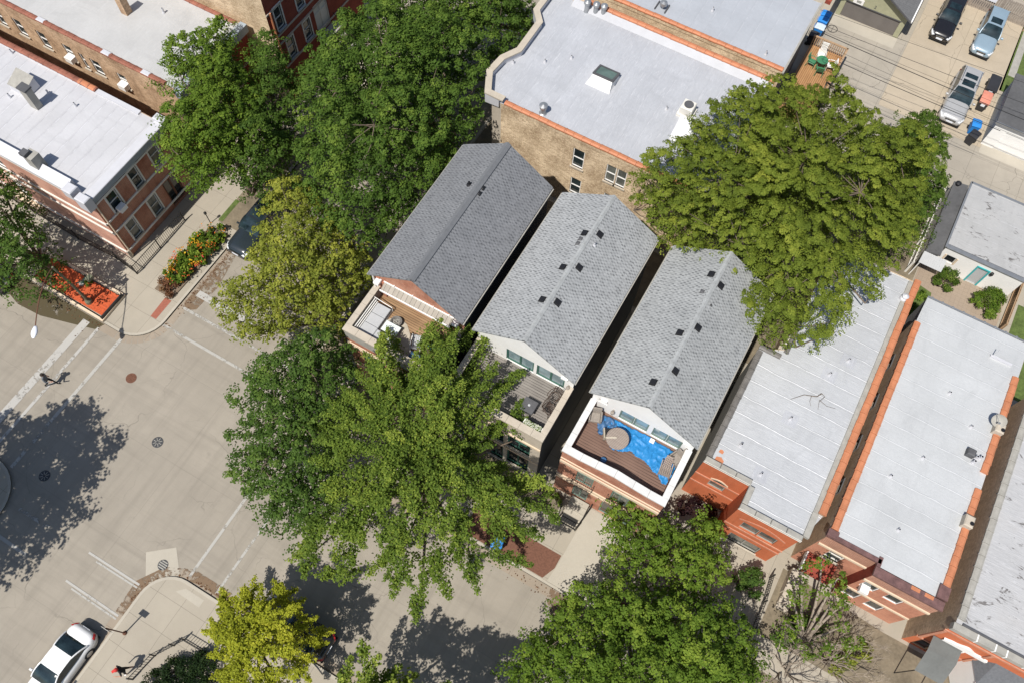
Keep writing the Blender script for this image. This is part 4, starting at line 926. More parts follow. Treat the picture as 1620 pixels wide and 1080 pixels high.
for i in range(14):
    t0, t1 = i/14, (i+1)/14; f_ = lambda t: (6.45+2.6*t, 4.42+0.5*math.sin(PI*t))
    (xa, za), (xb, zb) = f_(t0), f_(t1); a_.add([(xa, 15.12, za), (xb, 15.12, zb), (xb, 15.12, zb+0.12), (xa, 15.12, za+0.12), (xa, 15.15, za+.12), (xb, 15.15, zb+.12)], ((0, 1, 2, 3), (3, 2, 5, 4)))
a_.build('window_arch', 'brick_b8', B7)
b = MB()
for z in (3.85, 2.55): band(b, 3.40, 6.0, 16.55, z, z+0.11, 0.045)
for z in (2.95, 2.3): band(b, 6.0, 9.38, 15.15, z, z+0.13, 0.05)
b.build('brick_band', 'brick_b8', B7)
c = MB()
def stones(mb, ax, c0, c1, a0, a1, z, st=0.85, h=0.14):
    n = max(1, round((a1-a0)/st))
    for i in range(n):
        s0, s1 = a0+(a1-a0)*i/n+0.012, a0+(a1-a0)*(i+1)/n-0.012
        if ax == 'y': mb.bbox(c0, s0, z-0.1, c1, s1, z+h, 0.03)
        else: mb.bbox(s0, c0, z-0.1, s1, c1, z+h, 0.03)
stones(c, 'x', 16.49, 16.80, 3.40, 6.05, Z7); stones(c, 'y', 6.0, 6.30, 15.42, 16.48, Z7); stones(c, 'x', 15.09, 15.40, 5.98, 9.42, Z7)
c.build('front_coping', 'stone_grey', B7)
b = MB(True)
for ax, c0, c1, a0, a1 in (('x', 16.485, 16.50, 3.4, 6.05), ('x', 15.083, 15.10, 5.98, 9.42)):
    for z in (Z7-0.12, Z7+0.06): b.box(a0, c0-0.01, z, a1, c1, z+0.04)
b.build('coping_joint', 'offwhite', B7)
c = MB(); tiles(c, 'y', 3.38, 3.72, 16.85, 23.9, Z7-0.02, 0.62, 0.12); tiles(c, 'x', 24.0, 24.3, 3.4, 4.7, Z7-0.02, 0.5, 0.12); tiles(c, 'y', 4.72, 4.98, 24.5, 27.2, Z7-0.02, 0.6, 0.12); c.build('side_coping', 'stone_dark', B7)
c = MB(); c.box(9.66, 16.9, Z7-0.3, 9.99, 32.6, Z7+0.06); c.build('side_parapet', 'brick_brown', B7)
c = MB(); tiles(c, 'y', 9.64, 10.02, 16.9, 32.7, Z7+0.07, 0.62, 0.13); c.build('tile_coping', 'terra', B7)
c = MB(); c.box(9.40, 16.4, Z7-0.09, 9.65, 32.5, Z7+0.02); c.build('roof_flashing', 'stone_grey', B7)
MB().box(9.38, 15.42, Z7-0.2, 9.7, 16.85, Z7+0.05).build('corner_block', 'stone_grey', B7)
for x, y in (at(1343, 570, Z7)[:2], at(1313, 592, Z7)[:2], at(1251, 662, Z7)[:2], at(1204, 750, Z7)[:2]):
    b = MB(); b.sheet([(x-0.42, y-0.4), (x+0.4, y-0.4), (x+0.4, y+0.4), (x-0.42, y+0.4)], Z7-0.072); b.build('roof_patch', 'silver_c', B7, recalc=False); roof_pipe(B7, x, y, Z7-0.07, 0.3, 0.06)
x, y = at(1172, 704, Z7)[:2]; roof_pipe(B7, x, y, Z7-0.07, 0.34, 0.08)
x, y = at(1429, 473, Z7)[:2]; b = MB(); b.lathe(x, y, [(0.24, Z7-0.08), (0.2, Z7+0.1), (0.12, Z7+0.14), (0.12, Z7+0.3), (0.2, Z7+0.34), (0.04, Z7+0.46)], 12); b.build('roof_ventilator', 'flash', B7)
for px, py, s in ((1138, 727, 0.25), (1142, 713, 0.13)):
    x, y = at(px, py, Z7)[:2]; MB().sheet([(x-s, y-s*0.7), (x+s*0.8, y-s*0.9), (x+s, y+s*0.3), (x+s*.2, y+s*0.9), (x-s*0.8, y+s*0.6)], Z7-0.074).build('bare_patch', 'terra', B7, recalc=False)
hw = [(25.3, 26.1, 4.1, 5.3)]; window(B7, 'x', 4.66, 1, hw[0], 'offwhite', 'blind', 0.11, 0.07, (), (0.5,), 'stone')

# building with salmon front
B8 = thing('flat_roofed_building', 'salmon brick building with smooth silver roof between two orange tile copings', 'building', (13.5, 24, KB), 'flat roofed buildings')
Z8 = 6.0
pl8 = [(10.52, 16.1), (13.22, 16.1), (13.22, 15.42), (16.66, 15.42), (16.66, 32.0), (10.72, 32.0), (10.72, 30.2), (10.52, 30.2)]
body(B8, pl8, 0.0, Z8, [None, 'brick_dkred', None, 'brick_brown', 'siding_grey', 'siding_grey', 'siding_grey', 'brick_gap_sunlit'])
fr8 = flat_roof(B8, [(10.6, 16.3), (13.22, 16.3), (13.22, 15.9), (16.66, 15.9), (16.66, 32.1), (10.7, 32.1), (10.6, 30.2)], Z8-0.02, 'silver_b')
h1 = [(11.35, 12.2, 2.9, 4.25), (10.95, 11.9, 0.3, 2.2)]; h2 = [(13.42, 14.2, 3.42, 4.55), (14.7, 15.5, 3.42, 4.55), (14.7, 15.5, 0.9, 2.1), (13.42, 14.2, 0.9, 2.1)]
b = MB(); b.wall('y', 16.1, 1, 10.52, 13.22, 0, 4.5, h1, 0.14); b.wall('y', 15.42, 1, 13.22, 16.66, 0, 4.7, h2, 0.14); b.build('front_facade', 'brick_b8', B8)
b = MB(); b.wall('y', 16.1, 1, 10.52, 13.22, 4.5, Z8-0.1); b.wall('y', 15.42, 1, 13.22, 16.66, 4.7, Z8-0.1); b.build('ribbed_frieze', 'brick_b8t', B8)
b = MB(); band(b, 10.58, 13.2, 16.1, 4.32, 4.52, 0.07); band(b, 13.2, 16.68, 15.42, 4.62, 4.82, 0.07); band(b, 13.2, 16.68, 15.42, 2.3, 2.5, 0.06); b.build('stone_band', 'cream', B8)
window(B8, 'y', 16.1, 1, h1[0], 'offwhite', 'glass', 0.14, 0.07, (), (0.5,), 'stone'); window(B8, 'y', 16.1, 1, h1[1], 'wood', 'glass_dark', 0.14, 0.12, name='door')
for h in h2: window(B8, 'y', 15.42, 1, h, 'white', 'glass', 0.10, 0.05)
MB().box(13.5, 15.05, 3.42, 13.95, 15.5, 3.78).build('air_conditioner', 'white', B8)
c = MB(True); c.box(10.5, 16.04, Z8-0.14, 13.3, 16.28, Z8+0.05); c.box(13.14, 15.36, Z8-0.14, 16.72, 15.85, Z8+0.03); c.box(13.14, 15.86, Z8-0.14, 13.34, 16.4, Z8+0.05); c.build('front_coping', 'rust_coping', B8)
c = MB(True)
for x in (15.0, 15.7): c.box(x, 15.64, Z8+0.03, x+0.45, 15.84, Z8+0.045)
c.build('coping_patch', 'terra', B8)
c = MB(); tiles(c, 'y', 10.5, 10.86, 16.5, 30.1, Z8+0.0, 0.6, 0.14); tiles(c, 'y', 16.34, 16.70, 16.6, 22.3, Z8, 0.6, 0.14); tiles(c, 'y', 16.34, 16.70, 23.3, 29.6, Z8, 0.6, 0.14); c.build('tile_coping', 'terra', B8)
b = MB(True); b.box(10.4, 16.05, Z8-0.16, 10.95, 16.45, Z8+0.14); b.box(16.2, 15.9, Z8-0.1, 16.74, 16.6, Z8+0.16); b.build('corner_block', 'rust_coping', B8)
for (px, py, s) in ((1585, 676, 0.36), (1533, 822, 0.4)):
    x, y = at(px, py, Z8+0.5)[:2]; x = 16.55; b = MB(); b.bbox(x-0.36, y-s*0.8, Z8-0.1, x+0.12, y+s*0.8, Z8+0.5, 0.06); co = b.build('chimney', 'stone', B8)
    MB().cyl(x+0.0, y-0.1, Z8+0.48, Z8+0.53, 0.11, n=12).build('flue', 'black_v', co)
for px, py in ((1502, 622), (1536, 675), (1460, 724), (1409, 753), (1421, 838)):
    x, y = at(px, py, Z8)[:2]; roof_pipe(B8, x, y, Z8-0.02, 0.22, 0.06)
b = MB(); x, y = at(1533, 718, Z8)[:2]; b.bbox(x-0.22, y-0.18, Z8-0.02, x+0.2, y+0.22, Z8+0.4, 0.06); b.build('roof_ventilator', 'dark_grey', B8)
for dx, dy in ((0.34, -0.05), (0.3, -0.36), (0.55, 0.06)): roof_pipe(B8, x+dx, y+dy, Z8-0.02, 0.34, 0.08)
b = MB(); x0_, y0_ = at(1567, 560, Z8)[:2]; x1_, y1_ = at(1597, 576, Z8)[:2]; b.box(x0_, y1_-0.1, Z8-0.02, x1_+0.1, y1_+0.02, Z8+0.12); b.tube([(x0_+0.1, y1_, Z8), (x0_+0.1, y1_, Z8+0.9)], 0.025, 6); b.build('roof_bracket', 'flash', B8)
b = MB(); 
for i in range(9): b.box(10.9+i*0.62, 32.06, Z8-0.03, 11.0+i*0.62, 32.16, Z8+0.02)
b.box(10.7, 32.0, Z8-0.08, 16.66, 32.12, Z8+0.0); b.build('eaves_edge', 'grey_metal', B8)
for z_, yy in ((1.8, 27.4), (1.8, 24.6), (2.0, 21.8), (2.0, 19.0)):
    window(B8, 'x', 10.41, 1, (yy, yy+0.9, 3.6, 4.9), 'dark_grey', 'glass_dark', 0.105, 0.05, sill='stone')

# building at the right edge
B9 = thing('flat_roofed_building', 'orange brick building with white trimmed bay and peeling silver roof', 'building', (21, 23, KB), 'flat roofed buildings')
Z9 = 5.9
pl9 = [(17.5, 15.0), (24.5, 15.0), (24.5, 29.0), (17.5, 29.0)]
body(B9, pl9, 0.0, Z9, [None, 'brick_brown', 'brick_brown', 'brick_gap_sunlit']); flat_roof(B9, pl9, Z9-0.02, 'silver_p')
h9 = [(18.45, 19.3, 2.15, 3.3), (22.2, 23.0, 2.15, 3.3), (17.9, 18.8, 0.2, 1.9)]
b = MB(); b.wall('y', 15.0, 1, 17.5, 24.5, 0, Z9-0.35, h9, 0.14); b.build('front_facade', 'brick_orange', B9)
for h in h9[:2]: window(B9, 'y', 15.0, 1, h, 'white', 'glass_grey', 0.14, 0.10, (), (0.5,), 'white', None, side='white')
window(B9, 'y', 15.0, 1, h9[2], 'wood', 'glass_dark', 0.14, 0.12, name='door')
b = MB(); xs = np.linspace(18.05, 20.3, 25)    # scrolled white pediment over the window
for i in range(24):
    f_ = lambda x: 3.86+0.42*math.exp(-((x-19.1)/0.42)**2)+0.12*math.exp(-((x-18.4)/0.2)**2)+0.12*math.exp(-((x-19.9)/0.2)**2)
    xa, xb = xs[i], xs[i+1]; b.add([(xa, 14.88, 3.62), (xb, 14.88, 3.62), (xb, 14.88, f_(xb)), (xa, 14.88, f_(xa)), (xa, 15.0, f_(xa)), (xb, 15.0, f_(xb))], ((0, 1, 2, 3), (3, 2, 5, 4)))
b.build('pediment', 'white', B9)
b = MB(); band(b, 17.45, 24.5, 15.0, 1.95, 2.08, 0.06); band(b, 17.45, 24.5, 15.0, 4.95, 5.1, 0.06)
for x in (17.5, 19.9): b.box(x, 14.93, 2.1, x+0.16, 15.0, 4.9)
b.build('brick_band', 'brick_b8', B9)
c = MB(); tiles(c, 'y', 17.50, 17.86, 15.5, 29.0, Z9, 0.72, 0.12); c.build('side_coping', 'stone_grey', B9)
c = MB(); c.box(17.42, 14.9, Z9-0.36, 24.5, 15.25, Z9+0.04); c.build('front_parapet', 'stone_grey', B9)
c = MB(); c.box(17.8, 15.25, Z9-0.03, 24.5, 15.36, Z9+0.09); c.build('gravel_stop', 'dark_grey', B9)
c = MB(True)
for x in (18.6, 19.5, 20.05, 21.0, 21.8): c.box(x, 14.88, Z9-0.3, x+0.06, 15.26, Z9+0.05)
c.build('coping_joint', 'white', B9)
bay = MB(); pb = [(20.05, 15.0), (20.55, 14.0), (22.3, 14.0), (22.9, 15.0)]; bay.prism(pb, 0.2, 3.0); bo = bay.build('bay', 'white', B9)
bay = MB(); bay.add([(x, y, 3.0) for x, y in [(19.95, 15.0), (20.48, 13.9), (22.4, 13.9), (23.0, 15.0)]]+[(20.6, 15.0, 4.1), (22.6, 15.0, 4.1)], ((0, 1, 4), (1, 2, 5, 4), (2, 3, 5))); bay.build('bay_roof', 'slate', bo)
for (xa, xb) in ((20.7, 21.4), (21.5, 22.2)): MB().box(xa, 13.97, 1.2, xb, 13.995, 2.7).build('bay_window', 'glass_grey', bo)
for zz in (2.75, 1.0): MB().box(20.5, 13.9, zz, 22.4, 14.0, zz+0.1).build('bay_rail', 'white', bo)
can = MB(); p_ = [(16.95, 14.95, 3.45), (19.2, 14.95, 3.45), (19.2, 14.2, 3.3), (16.95, 14.2, 3.3), (19.15, 13.1, 2.55), (16.95, 13.1, 2.55)]
can.add([(17.7, *p[1:]) if p[0] < 17 else p for p in p_], ((0, 1, 2, 3), (3, 2, 4, 5))); cn = can.build('awning', 'canopy', B9)
b = MB(True)
for x in (17.72, 19.15): b.tube([(x, 13.1, 0.12), (x, 13.1, 2.55)], 0.03, 6)
b.build('awning_post', 'black', cn)

# ------------------------------------------------------------------ buildings at the top of the picture
B4 = thing('flat_roofed_building', 'tan brick building with a skylight on its wrinkled silver roof and stepped stone parapet', 'building', (-10.5, 36, KB), 'flat roofed buildings')
Z4 = 7.1
f4 = [(-18.27, 30.67), (-19.1, 32.32), (-18.95, 33.81), (-18.36, 34.91), (-18.39, 37.56), (-19.08, 38.38), (-19.08, 40.4), (-18.3, 41.1)]
pl4 = [(-17.6, 30.85), (-3.0, 30.85), (-3.0, 41.1)]+[(x+0.35, y) for x, y in reversed(f4[:-1])]
pl4 = [(-17.2, 30.85), (-3.0, 30.85), (-3.0, 41.1), (-18.0, 41.1), (-18.72, 40.4), (-18.72, 38.4), (-18.05, 37.5), (-18.02, 34.95), (-18.6, 33.8), (-18.75, 32.4), (-17.9, 30.9)]
hb = [(-11.95, -11.15, 4.4, 6.15), (-9.6, -8.92, 4.45, 6.1), (-8.86, -8.2, 4.45, 6.1), (-11.85, -11.08, 1.6, 3.2), (-9.4, -8.9, 1.9, 3.2)]
body(B4, pl4, 0.0, Z4, [None, 'brick_tan', 'brick_tan']+['stone']*8)
b = MB(); b.wall('y', 30.85, 1, -17.2, -3.0, 0, Z4, hb, 0.12); b.build('south_wall', 'brick_tan', B4)
for i, h in enumerate(hb): window(B4, 'y', 30.85, 1, h, 'white', 'glass_grey' if i in (1, 2) else 'glass', 0.12, 0.06, (), (0.5,), 'stone')
flat_roof(B4, pl4, Z4, 'silver_c')
pp = MB(); fp = [(-16.95, 31.05), (-17.55, 31.0)]+f4
offset_path(pp, [(-17.3, 30.72)]+[(x, y) for x, y in f4], -0.34, Z4-0.3, Z4+0.42); po = pp.build('front_parapet', 'flash', B4)
cc = MB(); offset_path(cc, [(-17.0, 30.66)]+[(x-0.03, y) for x, y in f4], -0.42, Z4+0.42, Z4+0.52); cc.build('coping', 'stone', po)
c = MB(True); c.box(-16.9, 30.80, Z4-0.2, -3.0, 31.1, Z4+0.10); c.box(-17.4, 40.85, Z4-0.2, -3.0, 41.15, Z4+0.38); c.build('side_parapet', 'brick_tan', B4)
c = MB(); tiles(c, 'x', 30.77, 31.12, -16.95, -2.95, Z4+0.1, 0.6, 0.13); tiles(c, 'x', 40.82, 41.18, -16.3, -2.95, Z4+0.38, 0.6, 0.13); c.build('tile_coping', 'terra', B4)
c = MB(); c.add([(-17.3, 40.4, Z4+0.01), (-3.0, 40.4, Z4+0.01), (-3.0, 40.84, Z4+0.36), (-17.3, 40.84, Z4+0.36)], ((0, 1, 2, 3),)); c.build('cant_flashing', 'cant', B4)
sk = MB(); sk.add([(-13.4, 34.95, Z4-0.02), (-11.7, 34.95, Z4-0.02), (-11.7, 36.5, Z4-0.02), (-13.4, 36.5, Z4-0.02), (-13.12, 35.5, Z4+0.62), (-11.82, 35.5, Z4+0.62), (-11.82, 36.5, Z4+0.32), (-13.12, 36.5, Z4+0.32)], ((4, 5, 6, 7), (0, 1, 5, 4), (1, 2, 6, 5), (2, 3, 7, 6), (3, 0, 4, 7))); so = sk.build('skylight', 'white', B4)
sk = MB(); zs = lambda y: Z4+0.62-0.3*(y-35.5)
for (xa, ya, xb, yb) in ((-13.2, 35.42, -11.74, 35.56), (-13.2, 36.44, -11.74, 36.58), (-13.2, 35.56, -13.06, 36.44), (-11.88, 35.56, -11.74, 36.44)):
    sk.add([(xa, ya, zs(ya)-0.06), (xb, ya, zs(ya)-0.06), (xb, yb, zs(yb)-0.06), (xa, yb, zs(yb)-0.06), (xa, ya, zs(ya)+0.06), (xb, ya, zs(ya)+0.06), (xb, yb, zs(yb)+0.06), (xa, yb, zs(yb)+0.06)], ((4, 5, 6, 7), (0, 1, 5, 4), (1, 2, 6, 5), (2, 3, 7, 6), (3, 0, 4, 7)))
sk.build('skylight_frame', 'dark_grey', so)
MB().quad((-13.08, 35.54, zs(35.54)+0.03), (-11.86, 35.54, zs(35.54)+0.03), (-11.86, 36.46, zs(36.46)+0.03), (-13.08, 36.46, zs(36.46)+0.03)).build('skylight_pane', 'glass_sky', so, recalc=False)
x, y = at(859, 179, Z4)[:2]; b = MB(); b.lathe(x, y, [(0.26, Z4), (0.18, Z4+0.06), (0.17, Z4+0.45), (0.24, Z4+0.47), (0.24, Z4+0.62), (0.16, Z4+0.66), (0.27, Z4+0.70), (0.05, Z4+0.80)], 18); b.build('roof_ventilator', 'grey_metal', B4)
for px in (928, 942, 954):
    x, y = at(px, 18+(px-928)*0.25, Z4)[:2]; b = MB(); b.lathe(x, y, [(0.22, Z4), (0.17, Z4+0.08), (0.16, Z4+0.62), (0.24, Z4+0.65), (0.24, Z4+0.82), (0.06, Z4+0.92)], 16); b.build('roof_ventilator', 'grey_metal', B4)
for px, py in ((862, 99), (904, 93), (812, 101), (1054, 173)): x, y = at(px, py, Z4)[:2]; roof_pipe(B4, x, y, Z4, 0.26, 0.06)
b = MB(); b.bbox(-7.25, 35.7, Z4+0.2, -6.45, 36.5, Z4+0.8, 0.05); b.box(-7.35, 35.6, Z4, -6.35, 36.6, Z4+0.2); ac = b.build('air_conditioner', 'offwhite', B4)
MB().cyl(-6.85, 36.1, Z4+0.8, Z4+0.84, 0.3, n=20).build('fan_grille', 'dark_grey', ac)
b = MB(); b.add([(-6.95, 33.7, Z4+0.02), (-5.75, 33.7, Z4+0.02), (-5.75, 35.2, Z4+0.7), (-6.95, 35.2, Z4+0.7), (-6.95, 35.3, Z4), (-5.75, 35.3, Z4)], ((0, 1, 2, 3), (3, 2, 5, 4), (0, 3, 4), (1, 5, 2))); b.build('roof_hatch', 'flash', B4)

B5 = thing('flat_roofed_building', 'tan brick building with plain silver roof beside the cedar deck', 'building', (-9, 47, KB), 'flat roofed buildings')
Z5 = 6.3; pl5 = [(-30, 43.2), (-2.95, 43.2), (-2.95, 50.4), (-30, 50.4)]
body(B5, [(-18.3, 43.2), (-2.95, 43.2), (-2.95, 50.4), (-18.3, 50.4)], 0, Z5, ['brick_tan', 'siding_dark', 'brick_tan', 'brick_tan']); flat_roof(B5, [(-18.3, 43.2), (-2.95, 43.2), (-2.95, 50.4), (-18.3, 50.4)], Z5-0.02, 'silver_d')
c = MB(); c.box(-18.3, 43.15, Z5-0.2, -2.95, 43.42, Z5+0.1); c.build('side_parapet', 'brick_tan', B5)
c = MB(); tiles(c, 'x', 43.12, 43.46, -18.3, -2.95, Z5+0.1, 0.6, 0.12); c.build('tile_coping', 'terra', B5)
c = MB(); c.box(-9.2, 42.95, Z5-1.55, -3.7, 43.195, Z5-1.35); c.build('wall_gutter', 'grey_metal', B5)
c = MB(); c.box(-2.96, 43.1, Z5-0.14, -2.83, 50.5, Z5+0.05); c.build('eaves_edge', 'stone_grey', B5)
x, y = at(1048, 13, Z5)[:2]; b = MB(True); b.box(x-0.45, y-0.4, Z5, x-0.38, y+0.4, Z5+0.12); b.box(x+0.3, y-0.4, Z5, x+0.37, y+0.4, Z5+0.12); b.build('roof_bracket', 'dark_grey', B5)
b = MB(); b.lathe(x+0.02, y, [(0.1, Z5), (0.09, Z5+0.3), (0.28, Z5+0.32), (0.24, Z5+0.5), (0.05, Z5+0.58)], 14); b.build('roof_ventilator', 'grey_metal', B5)
for px, py in ((1127, 18), (1211, 87)): x, y = at(px, py, Z5)[:2]; roof_pipe(B5, x, y, Z5, 0.34, 0.06)
b = MB(); b.box(-2.9, 53.3, 4.0, -2.5, 62, 4.3); b.build('red_gutter', 'brick_dkred', B5)

# left side: building with seven side windows, its corner neighbour and the red front beyond
B1 = thing('flat_roofed_building', 'long tan brick building with grainy white roof and weathered tile coping', 'building', (-45, 24.6, KB), 'flat roofed buildings')
Z1 = 6.9; pl1 = [(-60, 21.5), (-35.1, 21.5), (-35.1, 28.0), (-60, 28.0)]
hb1 = [(-50.1, -49.3, 4.0, 5.45), (-48.0, -47.2, 3.95, 5.4), (-45.7, -44.9, 4.1, 5.4), (-44.3, -43.9, 3.9, 5.3), (-43.35, -42.5, 4.0, 5.3), (-41.1, -40.3, 4.05, 5.25), (-51.9, -51.2, 4.0, 5.4)]
body(B1, pl1, 0, Z1, [None, None, 'brick_tan', 'brick_tan']); flat_roof(B1, pl1, Z1-0.05, 'silver_w2')
b = MB(); b.wall('y', 21.5, 1, -60, -35.1, 0, Z1, hb1, 0.13); b.build('south_wall', 'brick_tan2', B1)
for h in hb1: window(B1, 'y', 21.5, 1, h, 'white', 'glass', 0.13, 0.06, (), (0.5,), 'stone')
for x in (-45.6, -41.0): MB().box(x, 21.1, 4.1, x+0.62, 21.6, 4.5).build('air_conditioner', 'white', B1)
h1e = [(22.6, 23.5, 4.3, 6.0), (25.4, 26.3, 4.3, 6.0), (22.6, 23.5, 1.2, 2.9), (25.4, 26.3, 1.2, 2.9)]
b = MB(); b.wall('x', -35.1, -1, 21.5, 28.0, 0, Z1-0.1, h1e, 0.13); b.build('front_facade', 'brick_dkred', B1)
for h in h1e: window(B1, 'x', -35.1, -1, h, 'white', 'glass', 0.13, 0.07, (), (0.5,), 'stone', 'stone')
b = MB(True)
for z in (4.05, 3.2, 0.9): b.box(-35.1, 21.5, z, -35.04, 28.0, z+0.13)
b.build('stone_band', 'stone', B1)
c = MB(); tiles(c, 'x', 21.38, 21.72, -60, -36.2, Z1-0.04, 0.62, 0.12); tiles(c, 'x', 27.75, 28.05, -60, -35.6, Z1-0.04, 0.62, 0.12); c.build('tile_coping', 'terra_old', B1)
c = MB(); c.box(-35.35, 21.3, Z1-0.55, -34.85, 28.1, Z1+0.06); c.build('cornice', 'cop_blue', B1)
c = MB(True)
for px, py in ((66, 33), (168, 86), (232, 117)): x, y = at(px, py, Z1)[:2]; c.bbox(x-0.38, 21.40, Z1-0.06, x+0.28, 21.74, Z1+0.10, 0.04)
c.build('coping_patch', 'flash', B1)
b = MB(); x, y = at(200, 20, Z1)[:2]; b.box(x-0.28, y-0.2, Z1-0.05, x+0.24, y+0.3, Z1+1.5); b.build('chimney', 'brick_tan2', B1)
x, y = at(259, 20, Z1)[:2]; roof_pipe(B1, x, y, Z1-0.05, 0.4, 0.07)

B2 = thing('flat_roofed_building', 'red brick corner building with bright white roof, white cornice and stone banded walls', 'building', (-40, 15.8, KB), 'flat roofed buildings')
Z2 = 6.75; pl2 = [(-60, 12.5), (-34.62, 12.5), (-34.62, 19.1), (-60, 19.1)]
body(B2, pl2, 0, Z2, [None, None, 'brick_brown', 'brick_brown']); flat_roof(B2, pl2, Z2-0.1, 'silver_w')
hs2 = [(-43.6, -42.6, 4.0, 5.6), (-43.6, -42.6, 1.0, 2.6), (-48, -47, 4.0, 5.6)]
b = MB(); b.wall('y', 12.5, 1, -60, -34.62, 0, Z2, hs2, 0.13); b.build('south_wall', 'brick_b2s', B2)
for h in hs2: window(B2, 'y', 12.5, 1, h, 'white', 'glass', 0.13, 0.07, (), (0.5,), 'stone', 'stone')
he = [(13.42, 14.2, 4.15, 5.75), (15.42, 16.12, 4.15, 5.85), (17.3, 18.05, 4.3, 6.0), (13.42, 14.15, 1.0, 2.75), (15.5, 16.25, 1.0, 2.75), (17.0, 18.3, 0.3, 2.7)]
b = MB(); b.wall('x', -34.62, -1, 12.5, 19.1, 0, Z2-0.1, he, 0.13); b.build('front_facade', 'brick_red', B2)
for i, h in enumerate(he[:5]): window(B2, 'x', -34.62, -1, h, 'offwhite', ('glass', 'glass', 'glass_grey', 'glass_grey', 'glass_grey')[i], 0.13, 0.06, (), (0.5,), 'stone', 'offwhite', side='offwhite')
window(B2, 'x', -34.62, -1, he[5], 'rust', 'glass_dark', 0.13, 0.12, (0.5,), name='door')
MB().box(-34.6, 13.55, 4.15, -34.2, 14.1, 4.5).build('air_conditioner', 'white', B2)
b = MB(True)
for z in (5.85, 3.95, 2.85, 0.72): b.box(-34.62, 12.45, z, -34.55, 19.1, z+0.14)
b.build('front_stone_band', 'offwhite', B2)
b = MB(True)
for z in (6.05, 3.95, 3.05, 0.72): b.box(-60, 12.42, z, -34.55, 12.5, z+0.14)
b.build('side_stone_band', 'offwhite', B2)
b = MB(); b.box(-34.62, 12.42, 0.1, -34.5, 12.62, 0.9); b.build('corner_stone', 'stone', B2)
MB().tube([(-34.52, 12.62, 6.2), (-34.52, 12.62, 0.3)], 0.055, 6).build('downpipe', 'cream', B2)
b = MB(True); b.box(-34.9, 12.2, Z2-0.35, -34.38, 19.3, Z2-0.05); b.box(-34.75, 12.3, Z2-0.62, -34.5, 19.2, Z2-0.36); b.build('cornice', 'cop_blue', B2)
b = MB(); b.bbox(-34.98, 12.15, Z2-0.05, -34.34, 19.35, Z2+0.05, 0.03); b.build('cornice_flashing', 'flash', B2)
b = MB(True); b.bbox(-35.1, 18.95, Z2-0.5, -34.3, 19.45, Z2+0.28, 0.05); b.bbox(-35.1, 12.05, Z2-0.7, -34.3, 12.6, Z2+0.32, 0.05); b.bbox(-36.0, 12.1, Z2-0.2, -35.3, 12.75, Z2+0.5, 0.05); b.build('corner_block', 'flash', B2)
b = MB(); b.add([(-60, 12.3, Z2+0.05), (-36.0, 12.3, Z2+0.05), (-36.0, 12.95, Z2+0.42), (-60, 12.95, Z2+0.42), (-36.0, 13.02, Z2-0.1), (-60, 13.02, Z2-0.1), (-36.0, 12.3, Z2-0.15), (-60, 12.3, Z2-0.15)], ((0, 1, 2, 3), (3, 2, 4, 5), (7, 6, 1, 0), (1, 6, 4, 2))); b.build('south_parapet', 'flash', B2)
b = MB(); b.box(-38.95, 12.55, Z2, -38.25, 13.2, Z2+1.15); co = b.build('chimney', 'stone_grey', B2); MB().box(-39.05, 12.5, Z2+1.15, -38.6, 12.95, Z2+1.38).build('chimney_cap', 'dark_grey', co)
b = MB(); b.box(-60, 18.85, Z2-0.2, -36.2, 19.15, Z2+0.02); b.build('north_parapet', 'flash', B2)
c = MB(); tiles(c, 'x', 18.84, 19.2, -60, -39.6, Z2+0.02, 0.62, 0.13); c.build('tile_coping', 'terra_old', B2)
c = MB(); tiles(c, 'x', 18.835, 19.205, -41.0, -39.7, Z2+0.025, 0.62, 0.135); c.build('new_tile_coping', 'terra', B2)
b = MB(); x, y = at(30, 135, Z2)[:2]; b.add([(-44.35, 16.4, Z2-0.1), (-42.9, 16.4, Z2-0.1), (-42.9, 17.5, Z2-0.1), (-44.35, 17.5, Z2-0.1), (-44.3, 16.45, Z2+0.35), (-42.95, 16.45, Z2+0.35), (-42.95, 17.45, Z2+0.75), (-44.3, 17.45, Z2+0.75)], ((4, 5, 6, 7), (0, 1, 5, 4), (1, 2, 6, 5), (2, 3, 7, 6), (3, 0, 4, 7))); so = b.build('roof_hatch', 'flash', B2)
b = MB(); b.add([(-44.35, 16.4, Z2+0.36), (-42.9, 16.4, Z2+0.36), (-42.9, 17.5, Z2+0.80), (-44.35, 17.5, Z2+0.80)], ((0, 1, 2, 3),)); b.build('hatch_lid', 'stone_grey', so)
b = MB(); x, y = at(58, 168, Z2)[:2]; b.box(-42.3, 16.0, Z2-0.1, -41.7, 16.45, Z2+1.5); co = b.build('chimney', 'stone_grey', B2); MB().box(-42.36, 15.95, Z2+1.5, -41.64, 16.5, Z2+1.62).build('chimney_cap', 'dark_grey', co)
for px, py in ((15, 153), (76, 147), (119, 167), (18, 83)): x, y = at(px, py, Z2)[:2]; roof_pipe(B2, x, y, Z2-0.1, 0.34, 0.06)

